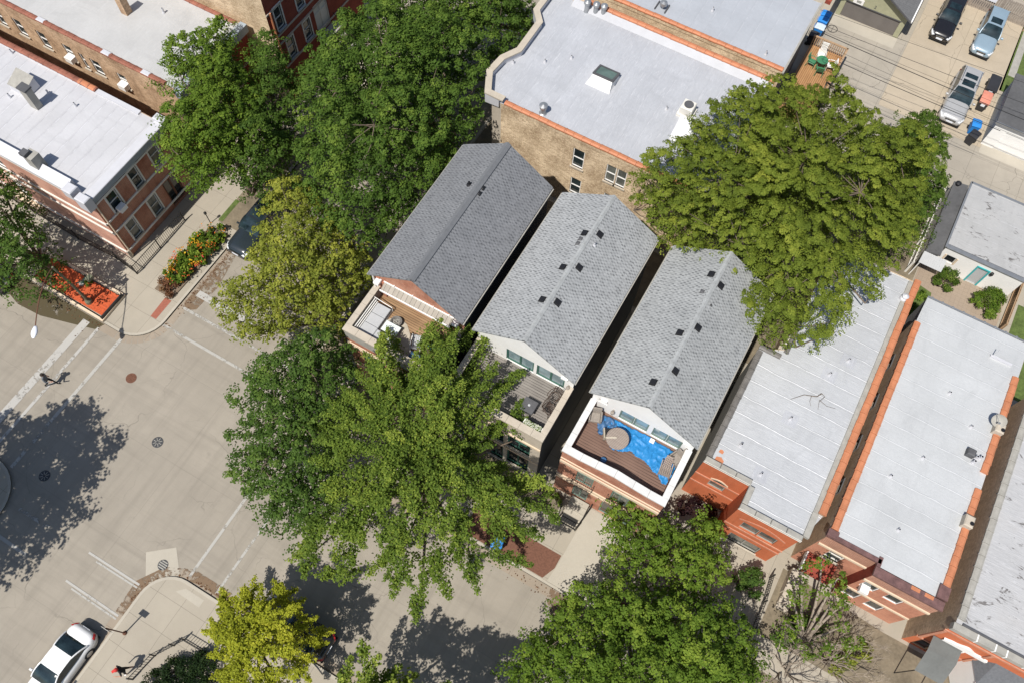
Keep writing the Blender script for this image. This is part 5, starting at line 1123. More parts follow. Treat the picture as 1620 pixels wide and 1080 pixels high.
B3 = thing('brick_building', 'deep red brick front with pale stone bands and a white double door', 'building', (-37, 34, KB))
Z3 = 9.6; pl3 = [(-60, 28.45), (-33.2, 28.45), (-33.2, 38), (-60, 38)]
body(B3, pl3, 0, Z3, ['brick_tan', None, 'brick_tan', 'brick_tan']); flat_roof(B3, pl3, Z3, 'silver_w2')
h3 = [(29.15, 29.85, 6.35, 8.05), (31.3, 32.0, 6.35, 8.05), (31.35, 32.1, 3.55, 5.15), (29.5, 30.2, 3.5, 5.15), (32.65, 34.2, 2.9, 5.5), (35.4, 36.2, 6.35, 8.05)]
b = MB(); b.wall('x', -33.2, -1, 28.45, 38, 0, Z3, h3, 0.13); b.build('front_facade', 'brick_dkred', B3)
for i, h in enumerate(h3):
    if i != 4: window(B3, 'x', -33.2, -1, h, 'offwhite', 'glass', 0.13, 0.06, (), (0.5,), 'cop_blue', 'offwhite', side='offwhite')
window(B3, 'x', -33.2, -1, h3[4], 'offwhite', 'offwhite', 0.13, 0.1, (0.5,), (0.65,), name='double_door')
b = MB(True)
for z in (8.1, 6.0, 5.3, 3.2): b.box(-33.2, 28.45, z, -33.13, 38, z+0.11)
b.build('stone_band', 'stone', B3)
b = MB(True); b.box(-33.2, 32.4, 2.6, -32.4, 34.5, 2.88); b.box(-32.4, 32.4, 1.7, -31.9, 34.5, 2.3); b.box(-31.9, 32.4, 0.8, -31.4, 34.5, 1.5); b.build('front_steps', 'stone_grey', B3)
MB().tube([(-33.1, 28.75, 8.2), (-33.1, 28.75, 0.3)], 0.07, 6).build('downpipe', 'terra', B3)
b = MB(True)
for y in (32.5, 34.4): b.tube([(-33.1, y, 3.7), (-31.4, y, 2.2), (-31.4, y, 0.5)], 0.03, 5)
b.build('handrail', 'black', B3)

# ------------------------------------------------------------------ garages and lean-to by the alley
G1 = thing('garage', 'sage sided garage with grey door, shingle roof and house number 2', 'garage', (0.6, 60.5, KB), 'garages')
b = MB(); zt = 2.3; b.wall('y', 57.4, 1, -2.05, 3.05, 0, zt, [(-1.68, 2.66, 0.05, 1.58)], 0.1)
b.tri((-2.05, 57.4, zt), (3.05, 57.4, zt), (0.5, 57.4, 3.75)); b.wall('x', -2.05, 1, 57.4, 64, 0, zt); b.wall('x', 3.05, -1, 57.4, 64, 0, zt); b.build('wall', 'sage', G1)
MB().box(-1.68, 57.49, 0.05, 2.66, 57.51, 1.58).build('garage_door', 'door_grey', G1)
b = MB(); b.box(-1.76, 57.37, 1.58, 2.74, 57.43, 1.66); b.build('door_trim', 'dark_grey', G1)
b = MB()
for s_ in (-1, 1):
    xe = 0.5+s_*2.8; q = [(0.5, 56.85, 3.95), (xe, 56.85, 2.33), (xe, 64.2, 2.33), (0.5, 64.2, 3.95)]
    b.add(q+[(p[0], p[1], p[2]-0.12) for p in q], ((0, 1, 2, 3), (7, 6, 5, 4), (0, 4, 5, 1), (1, 5, 6, 2), (2, 6, 7, 3)))
b.build('roof', 'shingle_g', G1)
b = MB(); b.add([(0.5, 56.84, 3.99), (3.32, 56.84, 2.35), (3.32, 56.84, 2.2), (0.5, 56.84, 3.82), (-2.32, 56.84, 2.35), (-2.32, 56.84, 2.2)], ((0, 1, 2, 3), (0, 3, 5, 4))); b.build('barge_board', 'dark_grey', G1, recalc=False)
MB().box(3.3, 56.9, 2.22, 3.4, 64.2, 2.36).build('eaves_gutter', 'white', G1)
b = MB(); b.box(-1.2, 57.3, 1.72, -0.42, 57.38, 2.15); lo = b.build('wall_light', 'white', G1)
MB().box(-0.95, 57.285, 1.85, -0.6, 57.3, 2.05).build('light_lens', 'blind', lo)
def text(parent, s, size, M_, m_, name='lettering'):
    cu = bpy.data.curves.new(name, 'FONT'); cu.body = s; cu.size = size; cu.align_x = 'CENTER'; cu.align_y = 'CENTER'; cu.extrude = 0.004
    tmp = bpy.data.objects.new(name, cu); COL.objects.link(tmp); dg = bpy.context.evaluated_depsgraph_get(); dg.update()
    me = bpy.data.meshes.new_from_object(tmp.evaluated_get(dg)); bpy.data.objects.remove(tmp)
    off = ORG[parent]; me.transform(Matrix.Translation(-off) @ M_); me.materials.clear(); me.materials.append(MT[m_]); me.name = name
    o = bpy.data.objects.new(name, me); COL.objects.link(o); o.parent = parent; ORG[o] = off; return o
text(G1, '2', 0.36, Matrix.Translation((0.5, 57.385, 1.95)) @ Matrix.Rotation(PI/2, 4, 'X'), 'dark_grey', 'house_number')

G2 = thing('garage', 'white doored garage with grey felt roof at the right edge of the alley', 'garage', (14.5, 53.3, KB), 'garages')
b = MB(); zt = 2.5; b.wall('y', 50.75, 1, 11.62, 18, 0, zt, [(12.5, 17.2, 0.05, 1.9)], 0.1); b.build('front_wall', 'white', G2)
body(G2, [(11.62, 50.75), (18, 50.75), (18, 55.6), (11.62, 55.6)], 0, zt, [None, 'stone_grey', 'stone_grey', 'cop_blue'])
b = MB()
for k in range(5): b.box(12.5, 50.82+0.006*(k % 2), 0.05+k*0.37, 17.2, 50.86, 0.05+k*0.37+0.36)
b.build('garage_door', 'white', G2)
b = MB(); b.box(11.5, 50.62, zt, 18.2, 55.75, zt+0.1); b.build('roof', 'felt', G2)
b = MB(); b.box(11.46, 50.55, zt-0.06, 18.2, 50.62, zt+0.13); b.build('roof_edge', 'grey_metal', G2)

G3 = thing('garage', 'white walled garage with peeling grey roof and teal framed door', 'garage', (14.2, 42, KB), 'garages')
zt = 2.4; hg = [(11.92, 12.58, 1.02, 1.72), (13.95, 14.62, 0.13, 1.86)]
b = MB(); b.wall('y', 39.0, 1, 11.55, 16.65, 0, zt-0.06, hg, 0.1); b.build('south_wall', 'white', G3)
body(G3, [(11.55, 39.0), (16.65, 39.0), (16.65, 44.75), (11.55, 44.75)], 0, zt, [None, 'stone_grey', 'white', 'offwhite'])
window(G3, 'y', 39.0, 1, hg[0], 'offwhite', 'glass_dark', 0.1, 0.045, side='cream')
d_ = window(G3, 'y', 39.0, 1, hg[1], 'cushion', 'cushion', 0.07, 0.05, name='door')
b = MB(True); b.box(13.85, 38.94, 0.13, 13.95, 39.0, 1.96); b.box(14.62, 38.94, 0.13, 14.72, 39.0, 1.96); b.box(13.95, 38.94, 1.86, 14.62, 39.0, 1.96); b.build('door_frame', 'teal', G3)
b = MB(); b.lathe(14.85, 38.9, [(0.05, 1.75), (0.12, 1.8), (0.10, 1.98), (0.03, 2.02)], 10); b.build('wall_lamp', 'black', G3)
flat_roof(G3, [(11.5, 39.25), (16.7, 39.25), (16.7, 44.85), (11.5, 44.85)], zt+0.02, 'silver_g')
b = MB(True); b.box(11.5, 38.92, zt-0.06, 16.7, 39.24, zt+0.01); b.box(11.44, 38.92, zt-0.08, 11.56, 44.85, zt+0.05); b.box(11.5, 44.7, zt-0.08, 16.7, 44.88, zt+0.05); b.build('roof_edge', 'grey_metal', G3)
LT = thing('lean_to', 'narrow dark felt lean-to roof beside the white walled garage', 'shed', (10.95, 41.4, KB))
b = MB(); b.add([(10.5, 38.2, 2.15), (11.42, 38.2, 2.3), (11.42, 44.55, 2.3), (10.5, 44.55, 2.15), (10.5, 38.2, 2.05), (11.42, 38.2, 2.2), (11.42, 44.55, 2.2), (10.5, 44.55, 2.05)], ((0, 1, 2, 3), (7, 6, 5, 4), (0, 4, 5, 1), (1, 5, 6, 2), (2, 6, 7, 3), (3, 7, 4, 0))); b.build('roof', 'felt', LT)
b = MB(); b.wall('x', 10.55, 1, 38.3, 44.5, 0.1, 2.05); b.wall('y', 44.5, -1, 10.55, 11.42, 0.1, 2.05); b.build('wall', 'offwhite', LT)
b = MB(); b.add([(10.45, 37.45, 1.75), (11.95, 37.45, 1.75), (11.95, 38.19, 2.1), (10.45, 38.19, 2.1)], ((0, 1, 2, 3),)); 
for k in range(10): x = 10.5+k*0.15; b.add([(x, 37.45, 1.77), (x+0.05, 37.45, 1.77), (x+0.05, 38.19, 2.12), (x, 38.19, 2.12)], ((0, 1, 2, 3),))
b.build('corrugated_porch', 'cushion', LT)
b = MB(); b.lathe(10.75, 44.3, [(0.14, 2.2), (0.13, 2.4), (0.2, 2.42), (0.03, 2.5)], 10); b.build('roof_vent', 'black_v', LT)
for i, x in enumerate((10.5,)):
    for y in (37.5,): MB().box(x, y, 0.1, x+0.06, y+0.06, 1.76).build('post', 'white', LT)
for x in (10.5, 11.9):
    pass

# ------------------------------------------------------------------ things on the terraces
def ring_pts(cx, cy, r, n=24): return [(cx+r*math.cos(2*PI*k/n), cy+r*math.sin(2*PI*k/n)) for k in range(n)]
D0 = 6.3
# blue tarpaulin: a crumpled sheet cut to an irregular outline
def tarp(name, label, poly, z, m_, cell=0.07, amp=0.10, seed=3.0):
    A = np.array(poly); lo, hi = A.min(0)-0.1, A.max(0)+0.1
    nx, ny = int((hi[0]-lo[0])/cell)+1, int((hi[1]-lo[1])/cell)+1
    X, Y = np.meshgrid(np.linspace(lo[0], hi[0], nx), np.linspace(lo[1], hi[1], ny)); P = np.c_[X.ravel(), Y.ravel()]; d = edge_dist(P, poly)
    from mathutils import noise as mn
    Zs = []
    for (x, y), dd in zip(P, d):
        v = Vector((x*2.4+seed, y*2.4, seed)); a1 = abs(mn.noise(v+Vector((0.4*mn.noise(v*2.0), 0, 0))))
        a2 = abs(mn.noise(Vector(((x+y*0.5)*3.2, (y-x*0.4)*1.4, seed+4)))); a3 = abs(mn.noise(Vector((x*7, y*7, seed))))
        Zs.append(z+0.02+amp*(1.0-min(1, a1*3.2))**2+amp*0.7*(1-min(1, a2*3))**2+amp*0.25*a3)
    mb = MB(); idx = {}
    def vid(i):
        if i not in idx: idx[i] = len(mb.v); mb.v.append((P[i, 0], P[i, 1], Zs[i]))
        return idx[i]
    for j in range(ny-1):
        for i in range(nx-1):
            q = [j*nx+i, j*nx+i+1, (j+1)*nx+i+1, (j+1)*nx+i]
            if all(d[k] > -0.02 for k in q): mb.f.append(tuple(vid(k) for k in q)); mb.mi.append(0)
    o = mb.build(name, m_, None, smooth=True); md = o.modifiers.new('thick', 'SOLIDIFY'); md.thickness = 0.012
    return tag(o, label, 'tarpaulin')
tp = [(-2.35, 15.75), (-1.9, 16.05), (0.2, 16.1), (2.25, 16.0), (2.25, 14.9), (2.2, 14.2), (1.95, 14.15), (1.6, 14.45), (1.25, 14.5), (1.03, 14.65), (0.52, 14.82), (0.15, 14.8), (-0.18, 14.9), (-0.5, 14.65), (-0.74, 14.55), (-1.05, 14.5), (-1.35, 14.6), (-1.2, 14.9), (-1.3, 15.25)]
tarp('tarpaulin', 'crumpled bright blue tarpaulin spread over the brown terrace deck', tp, D0, 'tarp', 0.05, 0.085)
tn = [(-2.95, 15.6), (-2.5, 15.95), (-1.55, 16.0), (-1.3, 15.65), (-1.6, 15.3), (-1.8, 15.05), (-1.85, 14.9), (-2.15, 14.88), (-2.25, 15.15), (-2.45, 15.4)]
tarp('tarpaulin', 'crumpled navy tarpaulin heaped at the left end of the terrace', tn, D0+0.015, 'tarp_navy', 0.06, 0.16, 9.0)
x, y = at(977, 693, 7.0)[:2]
t = thing('round_table', 'round slatted wooden table standing on the blue tarpaulin', 'table', (x, y, D0))
MB().lathe(x, y, [(0.56, 6.96), (0.60, 6.97), (0.60, 7.01), (0.57, 7.03)], 32).build('table_top', 'slat', t)
b = MB(); b.lathe(x, y, [(0.32, D0+0.02), (0.28, D0+0.08), (0.07, D0+0.14), (0.06, 6.9), (0.2, 6.96)], 14); b.build('pedestal', 'wood_grey', t)
def club_chair(x, y, rz, label, m_='wicker', cush=None, grp='chairs on the brown terrace'):
    t = thing('terrace_chair', label, 'chair', (0, 0, 0), grp)
    b = MB(); b.bbox(-0.3, -0.3, 0.2, 0.3, 0.3, 0.40, 0.04); b.build('seat', m_, t)
    b = MB(); b.add([(-0.34, 0.24, 0.2), (0.34, 0.24, 0.2), (0.34, 0.36, 0.2), (-0.34, 0.36, 0.2), (-0.32, 0.36, 0.82), (0.32, 0.36, 0.82), (0.32, 0.46, 0.80), (-0.32, 0.46, 0.80)], ((0, 1, 5, 4), (1, 2, 6, 5), (2, 3, 7, 6), (3, 0, 4, 7), (4, 5, 6, 7))); b.build('backrest', m_, t)
    for s in (-1, 1): b = MB(); b.bbox(min(s*0.3, s*0.39), -0.3, 0.1, max(s*0.3, s*0.39), 0.32, 0.6, 0.03); b.build('armrest', m_, t)
    for sx_ in (-0.33, 0.33):
        for sy_ in (-0.27, 0.3): MB().cyl(sx_, sy_, 0.0, 0.22, 0.03, n=8).build('leg', 'dark_grey', t)
    if cush: MB().bbox(-0.27, -0.27, 0.40, 0.27, 0.22, 0.50, 0.04).build('cushion', cush, t)
    t.location = (x, y, D0+0.02); t.rotation_euler = (0, 0, rz); t.scale = (0.88, 0.88, 0.9); return t
club_chair(-2.62, 15.55, math.radians(20), 'grey wicker chair in the left corner beside the navy tarpaulin', 'wicker')
club_chair(2.05, 15.62, math.radians(-25), 'grey wicker chair against the right parapet on the blue tarpaulin', 'wicker')
# slatted lounge chair and the chair with the dark cushion
def lounge(x, y, rz, label, m_, sm_):
    t = thing('lounge_chair', label, 'chair', (0, 0, 0), 'chairs on the brown terrace')
    b = MB(); prof = [(-0.48, 0.30), (-0.1, 0.24), (0.12, 0.26), (0.42, 0.62), (0.52, 0.70)]
    for k in range(5):
        xs_ = -0.25+k*0.105
        for i in range(4):
            (ya, za), (yb, zb) = prof[i], prof[i+1]; w2 = (0.25-0.04*max(0, i-1))/0.25
            b.add([(xs_*w2, ya, za), ((xs_+0.09)*w2, ya, za), ((xs_+0.09)*w2, yb, zb), (xs_*w2, yb, zb), (xs_*w2, ya, za-0.03), ((xs_+0.09)*w2, ya, za-0.03), ((xs_+0.09)*w2, yb, zb-0.03), (xs_*w2, yb, zb-0.03)], ((0, 1, 2, 3), (7, 6, 5, 4), (0, 4, 5, 1), (1, 5, 6, 2), (2, 6, 7, 3), (3, 7, 4, 0)))
    b.build('seat', sm_, t)
    for s in (-1, 1):
        b = MB(); b.tube([(s*0.29, -0.46, 0.0), (s*0.29, -0.42, 0.45), (s*0.29, 0.25, 0.5), (s*0.27, 0.5, 0.0)], 0.03, 6); b.build('leg_frame', m_, t)
    t.location = (x, y, D0+0.03); t.rotation_euler = (0, 0, rz)
lounge(1.8, 14.95, math.radians(8), 'grey slatted lounge chair at the right end of the blue tarpaulin', 'wood_grey', 'slat')
club_chair(-1.55, 15.12, math.radians(-150), 'cream chair with dark cushion left of the round wooden table', 'rug', 'cloth_black')
b = MB(); x, y = at(1031, 698, D0)[:2]; b.bbox(x-0.13, y-0.12, D0+0.08, x+0.13, y+0.12, D0+0.2, 0.03); single('side_table', b, 'white_plastic', 'small white box lying on the blue tarpaulin by the terrace doors', 'box')
x, y = at(954, 728, D0)[:2]; b = MB(); b.lathe(x, y, [(0.16, D0), (0.17, D0+0.16), (0.12, D0+0.2), (0.03, D0+0.21)], 14); single('bucket', b, 'tarp_navy', 'small dark blue bucket against the front parapet of the tarpaulin terrace', 'bucket')

# cedar terrace: corner sofa, pale table, rug, bowl, chair, box
sf = thing('corner_sofa', 'pale grey corner sofa with slatted back on the cedar terrace', 'sofa', (-16.0, 14.2, D0))
for i in range(3): MB().bbox(-16.22, 13.45+i*0.66, D0+0.18, -15.35, 14.09+i*0.66, D0+0.42, 0.03).build('seat_cushion', 'cushion', sf)
for i in range(2): MB().bbox(-15.33+i*0.7, 13.38, D0+0.18, -14.66+i*0.7, 14.02, D0+0.42, 0.03).build('seat_cushion', 'cushion', sf)
b = MB(); b.box(-16.34, 13.42, D0, -15.33, 15.48, D0+0.17); b.box(-15.33, 13.36, D0, -13.9, 14.02, D0+0.17); b.build('base', 'white_plastic', sf)
b = MB()
for k in range(3): b.box(-16.28-k*0.07, 13.45, D0+0.36+k*0.12, -16.24-k*0.07, 15.44, D0+0.44+k*0.12)
b.tube([(-16.26, 15.46, D0+0.1), (-16.44, 15.48, D0+0.72), (-15.9, 15.5, D0+0.55), (-15.35, 15.5, D0+0.45), (-15.32, 15.48, D0+0.1)], 0.025, 6); b.build('slatted_back', 'white_plastic', sf)
ct = thing('coffee_table', 'pale rectangular coffee table between sofa and rug on the cedar terrace', 'table', (-14.8, 14.45, D0))
MB().bbox(-15.2, 14.12, D0+0.36, -14.25, 14.75, D0+0.41, 0.015).build('table_top', 'table_white', ct)
for x in (-15.13, -14.38):
    for y in (14.18, 14.62): MB().box(x, y, D0, x+0.06, y+0.06, D0+0.36).build('leg', 'dark_grey', ct)
rg = [(-15.05, 15.25), (-14.7, 15.35), (-14.2, 15.2), (-13.75, 14.8), (-13.4, 14.3), (-13.1, 13.7), (-12.95, 13.35), (-13.6, 13.35), (-15.3, 13.7), (-15.35, 14.9)]
b = MB(); b.prism(rg, D0+0.003, D0+0.025); single('rug', b, 'rug', 'beige rug with a curved edge under the pale coffee table', 'rug')
cb = thing('fire_bowl', 'patterned grey fire bowl on the beige rug beside the sofa end', 'fire bowl', (-14.75, 14.98, D0))
MB().lathe(-14.75, 14.98, [(0.2, D0+0.02), (0.3, D0+0.2), (0.33, D0+0.3), (0.28, D0+0.3), (0.2, D0+0.18)], 18).build('bowl', 'stone_dark', cb)
b = MB()
for k in range(26): aa, rr = random.uniform(0, 6.28), random.uniform(0, 0.22); b.lathe(-14.75+rr*math.cos(aa), 14.98+rr*math.sin(aa), [(0.03, D0+0.19), (0.045, D0+0.22), (0.01, D0+0.26)], 6)
b.build('stones', 'stone_grey', cb)
x, y = at(659, 543, D0+0.3)[:2]
lounge(x, y, math.radians(200), 'pale lounge chair on the cedar terrace left of the turquoise pool', 'white_plastic', 'cushion')
x, y = at(689, 545, D0+0.2)[:2]; b = MB(); b.lathe(x, y, [(0.32, D0+0.01), (0.42, D0+0.1), (0.44, D0+0.2), (0.40, D0+0.27), (0.33, D0+0.25), (0.30, D0+0.12), (0.02, D0+0.1)], 24); single('paddling_pool', b, 'blue_pool', 'round turquoise paddling pool on the cedar terrace', 'paddling pool', smooth=True)
x, y = at(656, 565, D0+0.3)[:2]; t = thing('storage_box', 'dark blue slatted box against the front parapet of the cedar terrace', 'box', (x, y, D0)); MB().bbox(x-0.3, y-0.2, D0, x+0.3, y+0.2, D0+0.45, 0.03).build('chest', 'tarp_navy', t)
b = MB()
for k in range(5): b.box(x-0.28, y-0.18+k*0.08, D0+0.455, x+0.28, y-0.12+k*0.08, D0+0.475)
b.build('lid', 'tarp_navy', t)

# grey terrace: wrought iron chairs, a fire table, flower box
def iron_chair(x, y, rz, label):
    t = thing('wrought_iron_chair', label, 'chair', (0, 0, 0), 'wrought iron chairs on the grey terrace')
    b = MB(); b.tube([(0.26*math.cos(2*PI*k/16), 0.26*math.sin(2*PI*k/16), 0.42) for k in range(17)], 0.022, 5, False)
    for k in range(6): b.tube([(-0.22+k*0.088, -0.2, 0.42), (-0.22+k*0.088, 0.22, 0.42)], 0.012, 4)
    b.build('seat', 'brown_iron', t)
    b = MB(); b.tube([(-0.25, 0.2, 0.42), (-0.27, 0.34, 0.85), (0, 0.38, 0.98), (0.27, 0.34, 0.85), (0.25, 0.2, 0.42)], 0.022, 5)
    for k in range(5): b.tube([(-0.16+k*0.08, 0.23, 0.44), (-0.16+k*0.08, 0.36, 0.92)], 0.013, 4)
    b.tube([(-0.26, 0.3, 0.68), (0.26, 0.3, 0.68)], 0.014, 4); b.build('backrest', 'brown_iron', t)
    for s in (-1, 1): b = MB(); b.tube([(s*0.27, 0.28, 0.66), (s*0.34, 0.05, 0.66), (s*0.32, -0.22, 0.62), (s*0.27, -0.24, 0.42)], 0.02, 5); b.build('armrest', 'brown_iron', t)
    for sx_ in (-0.22, 0.22):
        for sy_ in (-0.2, 0.2): MB().tube([(sx_, sy_, 0.42), (sx_*1.2, sy_*1.25, 0.0)], 0.018, 5).build('leg', 'brown_iron', t)
    t.location = (x, y, D0); t.rotation_euler = (0, 0, rz); return t
c0 = at(880, 627, D0+.5); c1 = at(872, 645, D0+.5); c2 = at(884, 651, D0+.5)
iron_chair(c0.x-0.1, c0.y, -0.3, 'brown wrought iron chair nearest the green terrace doors')
iron_chair(c1.x-0.05, c1.y-0.1, 2.6, 'brown wrought iron chair farthest from the green terrace doors')
iron_chair(-4.92, 14.75, 1.4, 'brown wrought iron chair between the two others along the parapet')
x, y = at(837, 641, D0+.5)[:2]; t = thing('fire_table', 'square dark fire table with grey top on the grey terrace', 'table', (x, y, D0))
b = MB(); b.bbox(x-0.38, y-0.38, D0+0.48, x+0.38, y+0.38, D0+0.55, 0.02); b.build('table_top', 'dark_grey', t); MB().box(x-0.3, y-0.3, D0, x+0.3, y+0.3, D0+0.48).build('base', 'dark_grey', t); MB().lathe(x, y, [(0.07, D0+0.55), (0.07, D0+0.57), (0.01, D0+0.58)], 12).build('burner_cap', 'cushion', t)
t = thing('planter_box', 'white planter box of white flowers at the front parapet of the grey terrace', 'planter', (-5.1, 13.3, D0))
b = MB(); b.box(-5.75, 13.12, D0+0.35, -4.65, 13.5, D0+0.72); b.build('box', 'white', t)
n = 420; P = np.c_[RNG.uniform(-5.68, -4.72, n), RNG.uniform(13.16, 13.46, n), D0+0.74+RNG.uniform(0, 0.16, n)]
leaf_object('leaves', P, np.array([0, 0, 1.])+RNG.normal(0, .5, (n, 3)), np.full(n, 0.1), RNG.random(n), 'leaf_bright', t)
n = 160; P = np.c_[RNG.uniform(-5.66, -4.74, n), RNG.uniform(13.17, 13.45, n), D0+0.84+RNG.uniform(0, 0.1, n)]
leaf_object('flowers', P, np.array([0, 0, 1.])+RNG.normal(0, .4, (n, 3)), np.full(n, 0.09), RNG.random(n), 'petal_white', t)

# ------------------------------------------------------------------ cars
def car(label, paint_, L=4.6, W=1.78, H=1.5, kind='suv', roofm=None, sunroof=True, rails=False, dark_roof=None):
    t = thing('parked_car', label, 'car', (0, 0, 0), 'parked cars'); hl = L/2; sed = kind == 'sedan'
    ys = np.linspace(-hl, hl, 33)
    def sect(y):
        u = y/hl; e_ = abs(u); wd = W/2*(1-0.30*max(0, (e_-0.78)/0.22)**2.2-0.02*e_)
        hood = 0.98 if not sed else 0.90; deck_ = 1.02 if not sed else 0.98
        if u < -0.38: zt = hood-0.14*((-u-0.38)/0.62)**1.5-0.22*max(0, (-u-0.86)/0.14)**2
        elif u > 0.62: zt = deck_-0.20*max(0, (u-0.9)/0.1)**2
        else: zt = hood+(deck_-hood)*(u+0.38)/1.0
        zb = 0.24+0.14*max(0, (e_-0.82)/0.18)**1.5
        return wd, zb, zt
    rings = []
    for y in ys:
        wd, zb, zt = sect(y); r = []
        for k in range(17):
            a_ = PI*k/16; cs, sn = math.cos(a_), math.sin(a_)
            r.append((wd*math.copysign(abs(cs)**0.42, cs), y, zb+(zt-zb)*abs(sn)**0.5))
        rings.append(r+[(-wd*0.9, y, zb-0.03), (wd*0.9, y, zb-0.03)])
    mb = MB(); mb.loft(rings, True); body_ = mb.build('body', paint_, t, smooth=True)
    for p in body_.data.polygons: p.use_smooth = True
    # cabin: glasshouse with roof panel
    if sed: wy0, ry0, ry1, wy1 = -0.34*hl, 0.02*hl, 0.40*hl, 0.74*hl
    else: wy0, ry0, ry1, wy1 = -0.36*hl, -0.02*hl, 0.80*hl, 0.95*hl
    zb_ = 0.94; wb = W/2*0.90; wt = W/2*0.70
    def cab(y):
        if y < ry0: f_ = (y-wy0)/(ry0-wy0); zt = zb_+(H-0.03-zb_)*math.sin(f_*PI/2)**0.9; ww = wb+(wt-wb)*f_
        elif y > ry1: f_ = (wy1-y)/(wy1-ry1); zt = zb_+(H-0.05-zb_)*math.sin(f_*PI/2)**0.9; ww = wb*0.94+(wt-wb*0.94)*f_
        else: zt = H-0.03+0.03*math.sin((y-ry0)/(ry1-ry0)*PI)-0.02*(y-ry0)/(ry1-ry0); ww = wt
        return zt, ww
    yy = list(np.linspace(wy0, ry0, 9))+list(np.linspace(ry0, ry1, 9))[1:]+list(np.linspace(ry1, wy1, 7))[1:]
    def ring(y, g=0.0):
        zt, ww = cab(y); b_ = wb*(0.985 if y < ry1 else 0.985-0.06*(y-ry1)/(wy1-ry1)); r = [(-b_, y, zb_-0.06)]
        for k in range(9): s = -1+2*k/8; r.append((s*ww, y, zt-0.045*abs(s)**3+g))
        r.append((b_, y, zb_-0.06)); return r
    mb = MB(); mb.loft([ring(y) for y in yy], True, True); mb.build('windows', 'car_glass', t, smooth=False)
    def panel(name, ya, yb, m_, g, s0=-1, s1=1, n=9, inset=0.0):
        V = []
        for y in np.linspace(ya, yb, n):
            zt, ww = cab(y)
            for k in range(9): s = s0+(s1-s0)*k/8; V.append([(s*ww*(1+0.012*(g > 0.011)), y, zt-0.045*abs(s)**3+g)])
        R = [[v[0] for v in V[i*9:(i+1)*9]] for i in range(n)]; R2 = [r+[(q[0], q[1], q[2]-0.02) for q in reversed(r)] for r in R]
        q = MB(); q.loft(R2, True); return q.build(name, m_, t, smooth=False)
    panel('roof', ry0-0.04, ry1+0.06, dark_roof or paint_, 0.012)
    if sunroof: panel('sunroof', ry0+0.14, ry0+0.14+0.62, 'car_glass', 0.022, -0.7, 0.7)
    if kind == 'suv' and rails == 2: panel('rear_sunroof', ry0+0.98, ry0+1.45, 'car_glass', 0.022, -0.7, 0.7)
    for s in (-1, 1):                          # pillars
        q = MB(); q.tube([(s*cab(y)[1]*1.01 if y > wy0+0.01 else s*wb*0.97, y, (cab(y)[0]-0.03) if y > wy0+0.01 else zb_) for y in np.linspace(wy0, ry0, 6)], 0.035, 5); q.build('front_pillar', paint_, t)
        q = MB(); q.tube([(s*cab(y)[1]*1.01, y, cab(y)[0]-0.03) for y in np.linspace(ry1, wy1-0.02, 6)], 0.045, 5); q.build('rear_pillar', paint_, t)
        q = MB(); q.tube([(s*cab(y)[1]*1.0, y, cab(y)[0]-0.035) for y in np.linspace(ry0, ry1, 6)], 0.03, 5); q.build('roof_edge', paint_ if not dark_roof else dark_roof, t)
        if rails: q = MB(); q.tube([(s*wt*0.92, ry0+0.25, H-0.03), (s*wt*0.92, ry0+0.35, H+0.05), (s*wt*0.92, ry1-0.2, H+0.04), (s*wt*0.92, ry1-0.08, H-0.03)], 0.022, 5); q.build('roof_rail', 'chrome' if paint_ == 'car_silver' else 'black', t)
        q = MB(); q.bbox(min(s*W*0.5, s*(W*0.5+0.19)), wy0+0.2, 0.92, max(s*W*0.5, s*(W*0.5+0.19)), wy0+0.32, 1.07, 0.03); q.build('wing_mirror', paint_, t)
        for yc in (-hl*0.62, hl*0.60):
            q = MB(); xa = s*(W/2-0.22); xb = s*(W/2+0.005); q.tube([(xa, yc, 0.32), (xb, yc, 0.32)], [0.32, 0.32], 20); wh = q.build('wheel', 'tyre', t)
            q = MB(); q.tube([(xb-s*0.02, yc, 0.32), (xb+s*0.012, yc, 0.32)], [0.21, 0.20], 14); q.build('rim', 'rim', wh)
        y_ = -hl*0.90; wd, zb, zt = sect(y_)
        q = MB(); R = []
        for yq in np.linspace(-hl*0.985, -hl*0.80, 6):
            wd, zb, zt = sect(yq); R.append([(s*wd*0.60, yq, zb+(zt-zb)*0.86+0.012), (s*wd*0.82, yq, zb+(zt-zb)*0.83+0.02), (s*wd*0.99, yq, zb+(zt-zb)*0.66+0.02), (s*wd*0.99, yq-0.02, zb+(zt-zb)*0.52+0.01)])
        q.loft(R, False, False); q.build('headlight', 'lens', t)
        q = MB(); R = []
        for yq in np.linspace(hl*0.90, hl*1.004, 4):
            wd, zb, zt = sect(min(yq, hl)); R.append([(s*wd*0.62, yq+0.004, zb+(zt-zb)*0.82+0.01), (s*wd*1.01, yq, zb+(zt-zb)*0.76+0.012), (s*wd*1.012, yq, zb+(zt-zb)*0.5+0.01)])
        q.loft(R, False, False); q.build('tail_light', 'red_lens', t)
    wd, zb, zt = sect(-hl)
    q = MB(); q.box(-0.24, -hl-0.03, 0.42, 0.24, -hl-0.004, 0.56); q.build('licence_plate', 'plate', t)
    q = MB(); q.box(-wd*0.62, -hl-0.018, 0.58, wd*0.62, -hl+0.02, 0.70); g_ = q.build('grille', 'black', t)
    q = MB(); q.box(-wd*0.55, -hl-0.026, 0.665, wd*0.55, -hl+0.02, 0.69); q.build('grille_bar', 'chrome', g_)
    q = MB(); q.box(-0.24, hl+0.004, 0.62, 0.24, hl+0.03, 0.75); q.build('rear_licence_plate', 'plate', t)
    q = MB(); q.box(-W*0.43, -hl+0.02, 0.2, W*0.43, hl-0.02, 0.3); q.build('underbody', 'black', t)
    return t
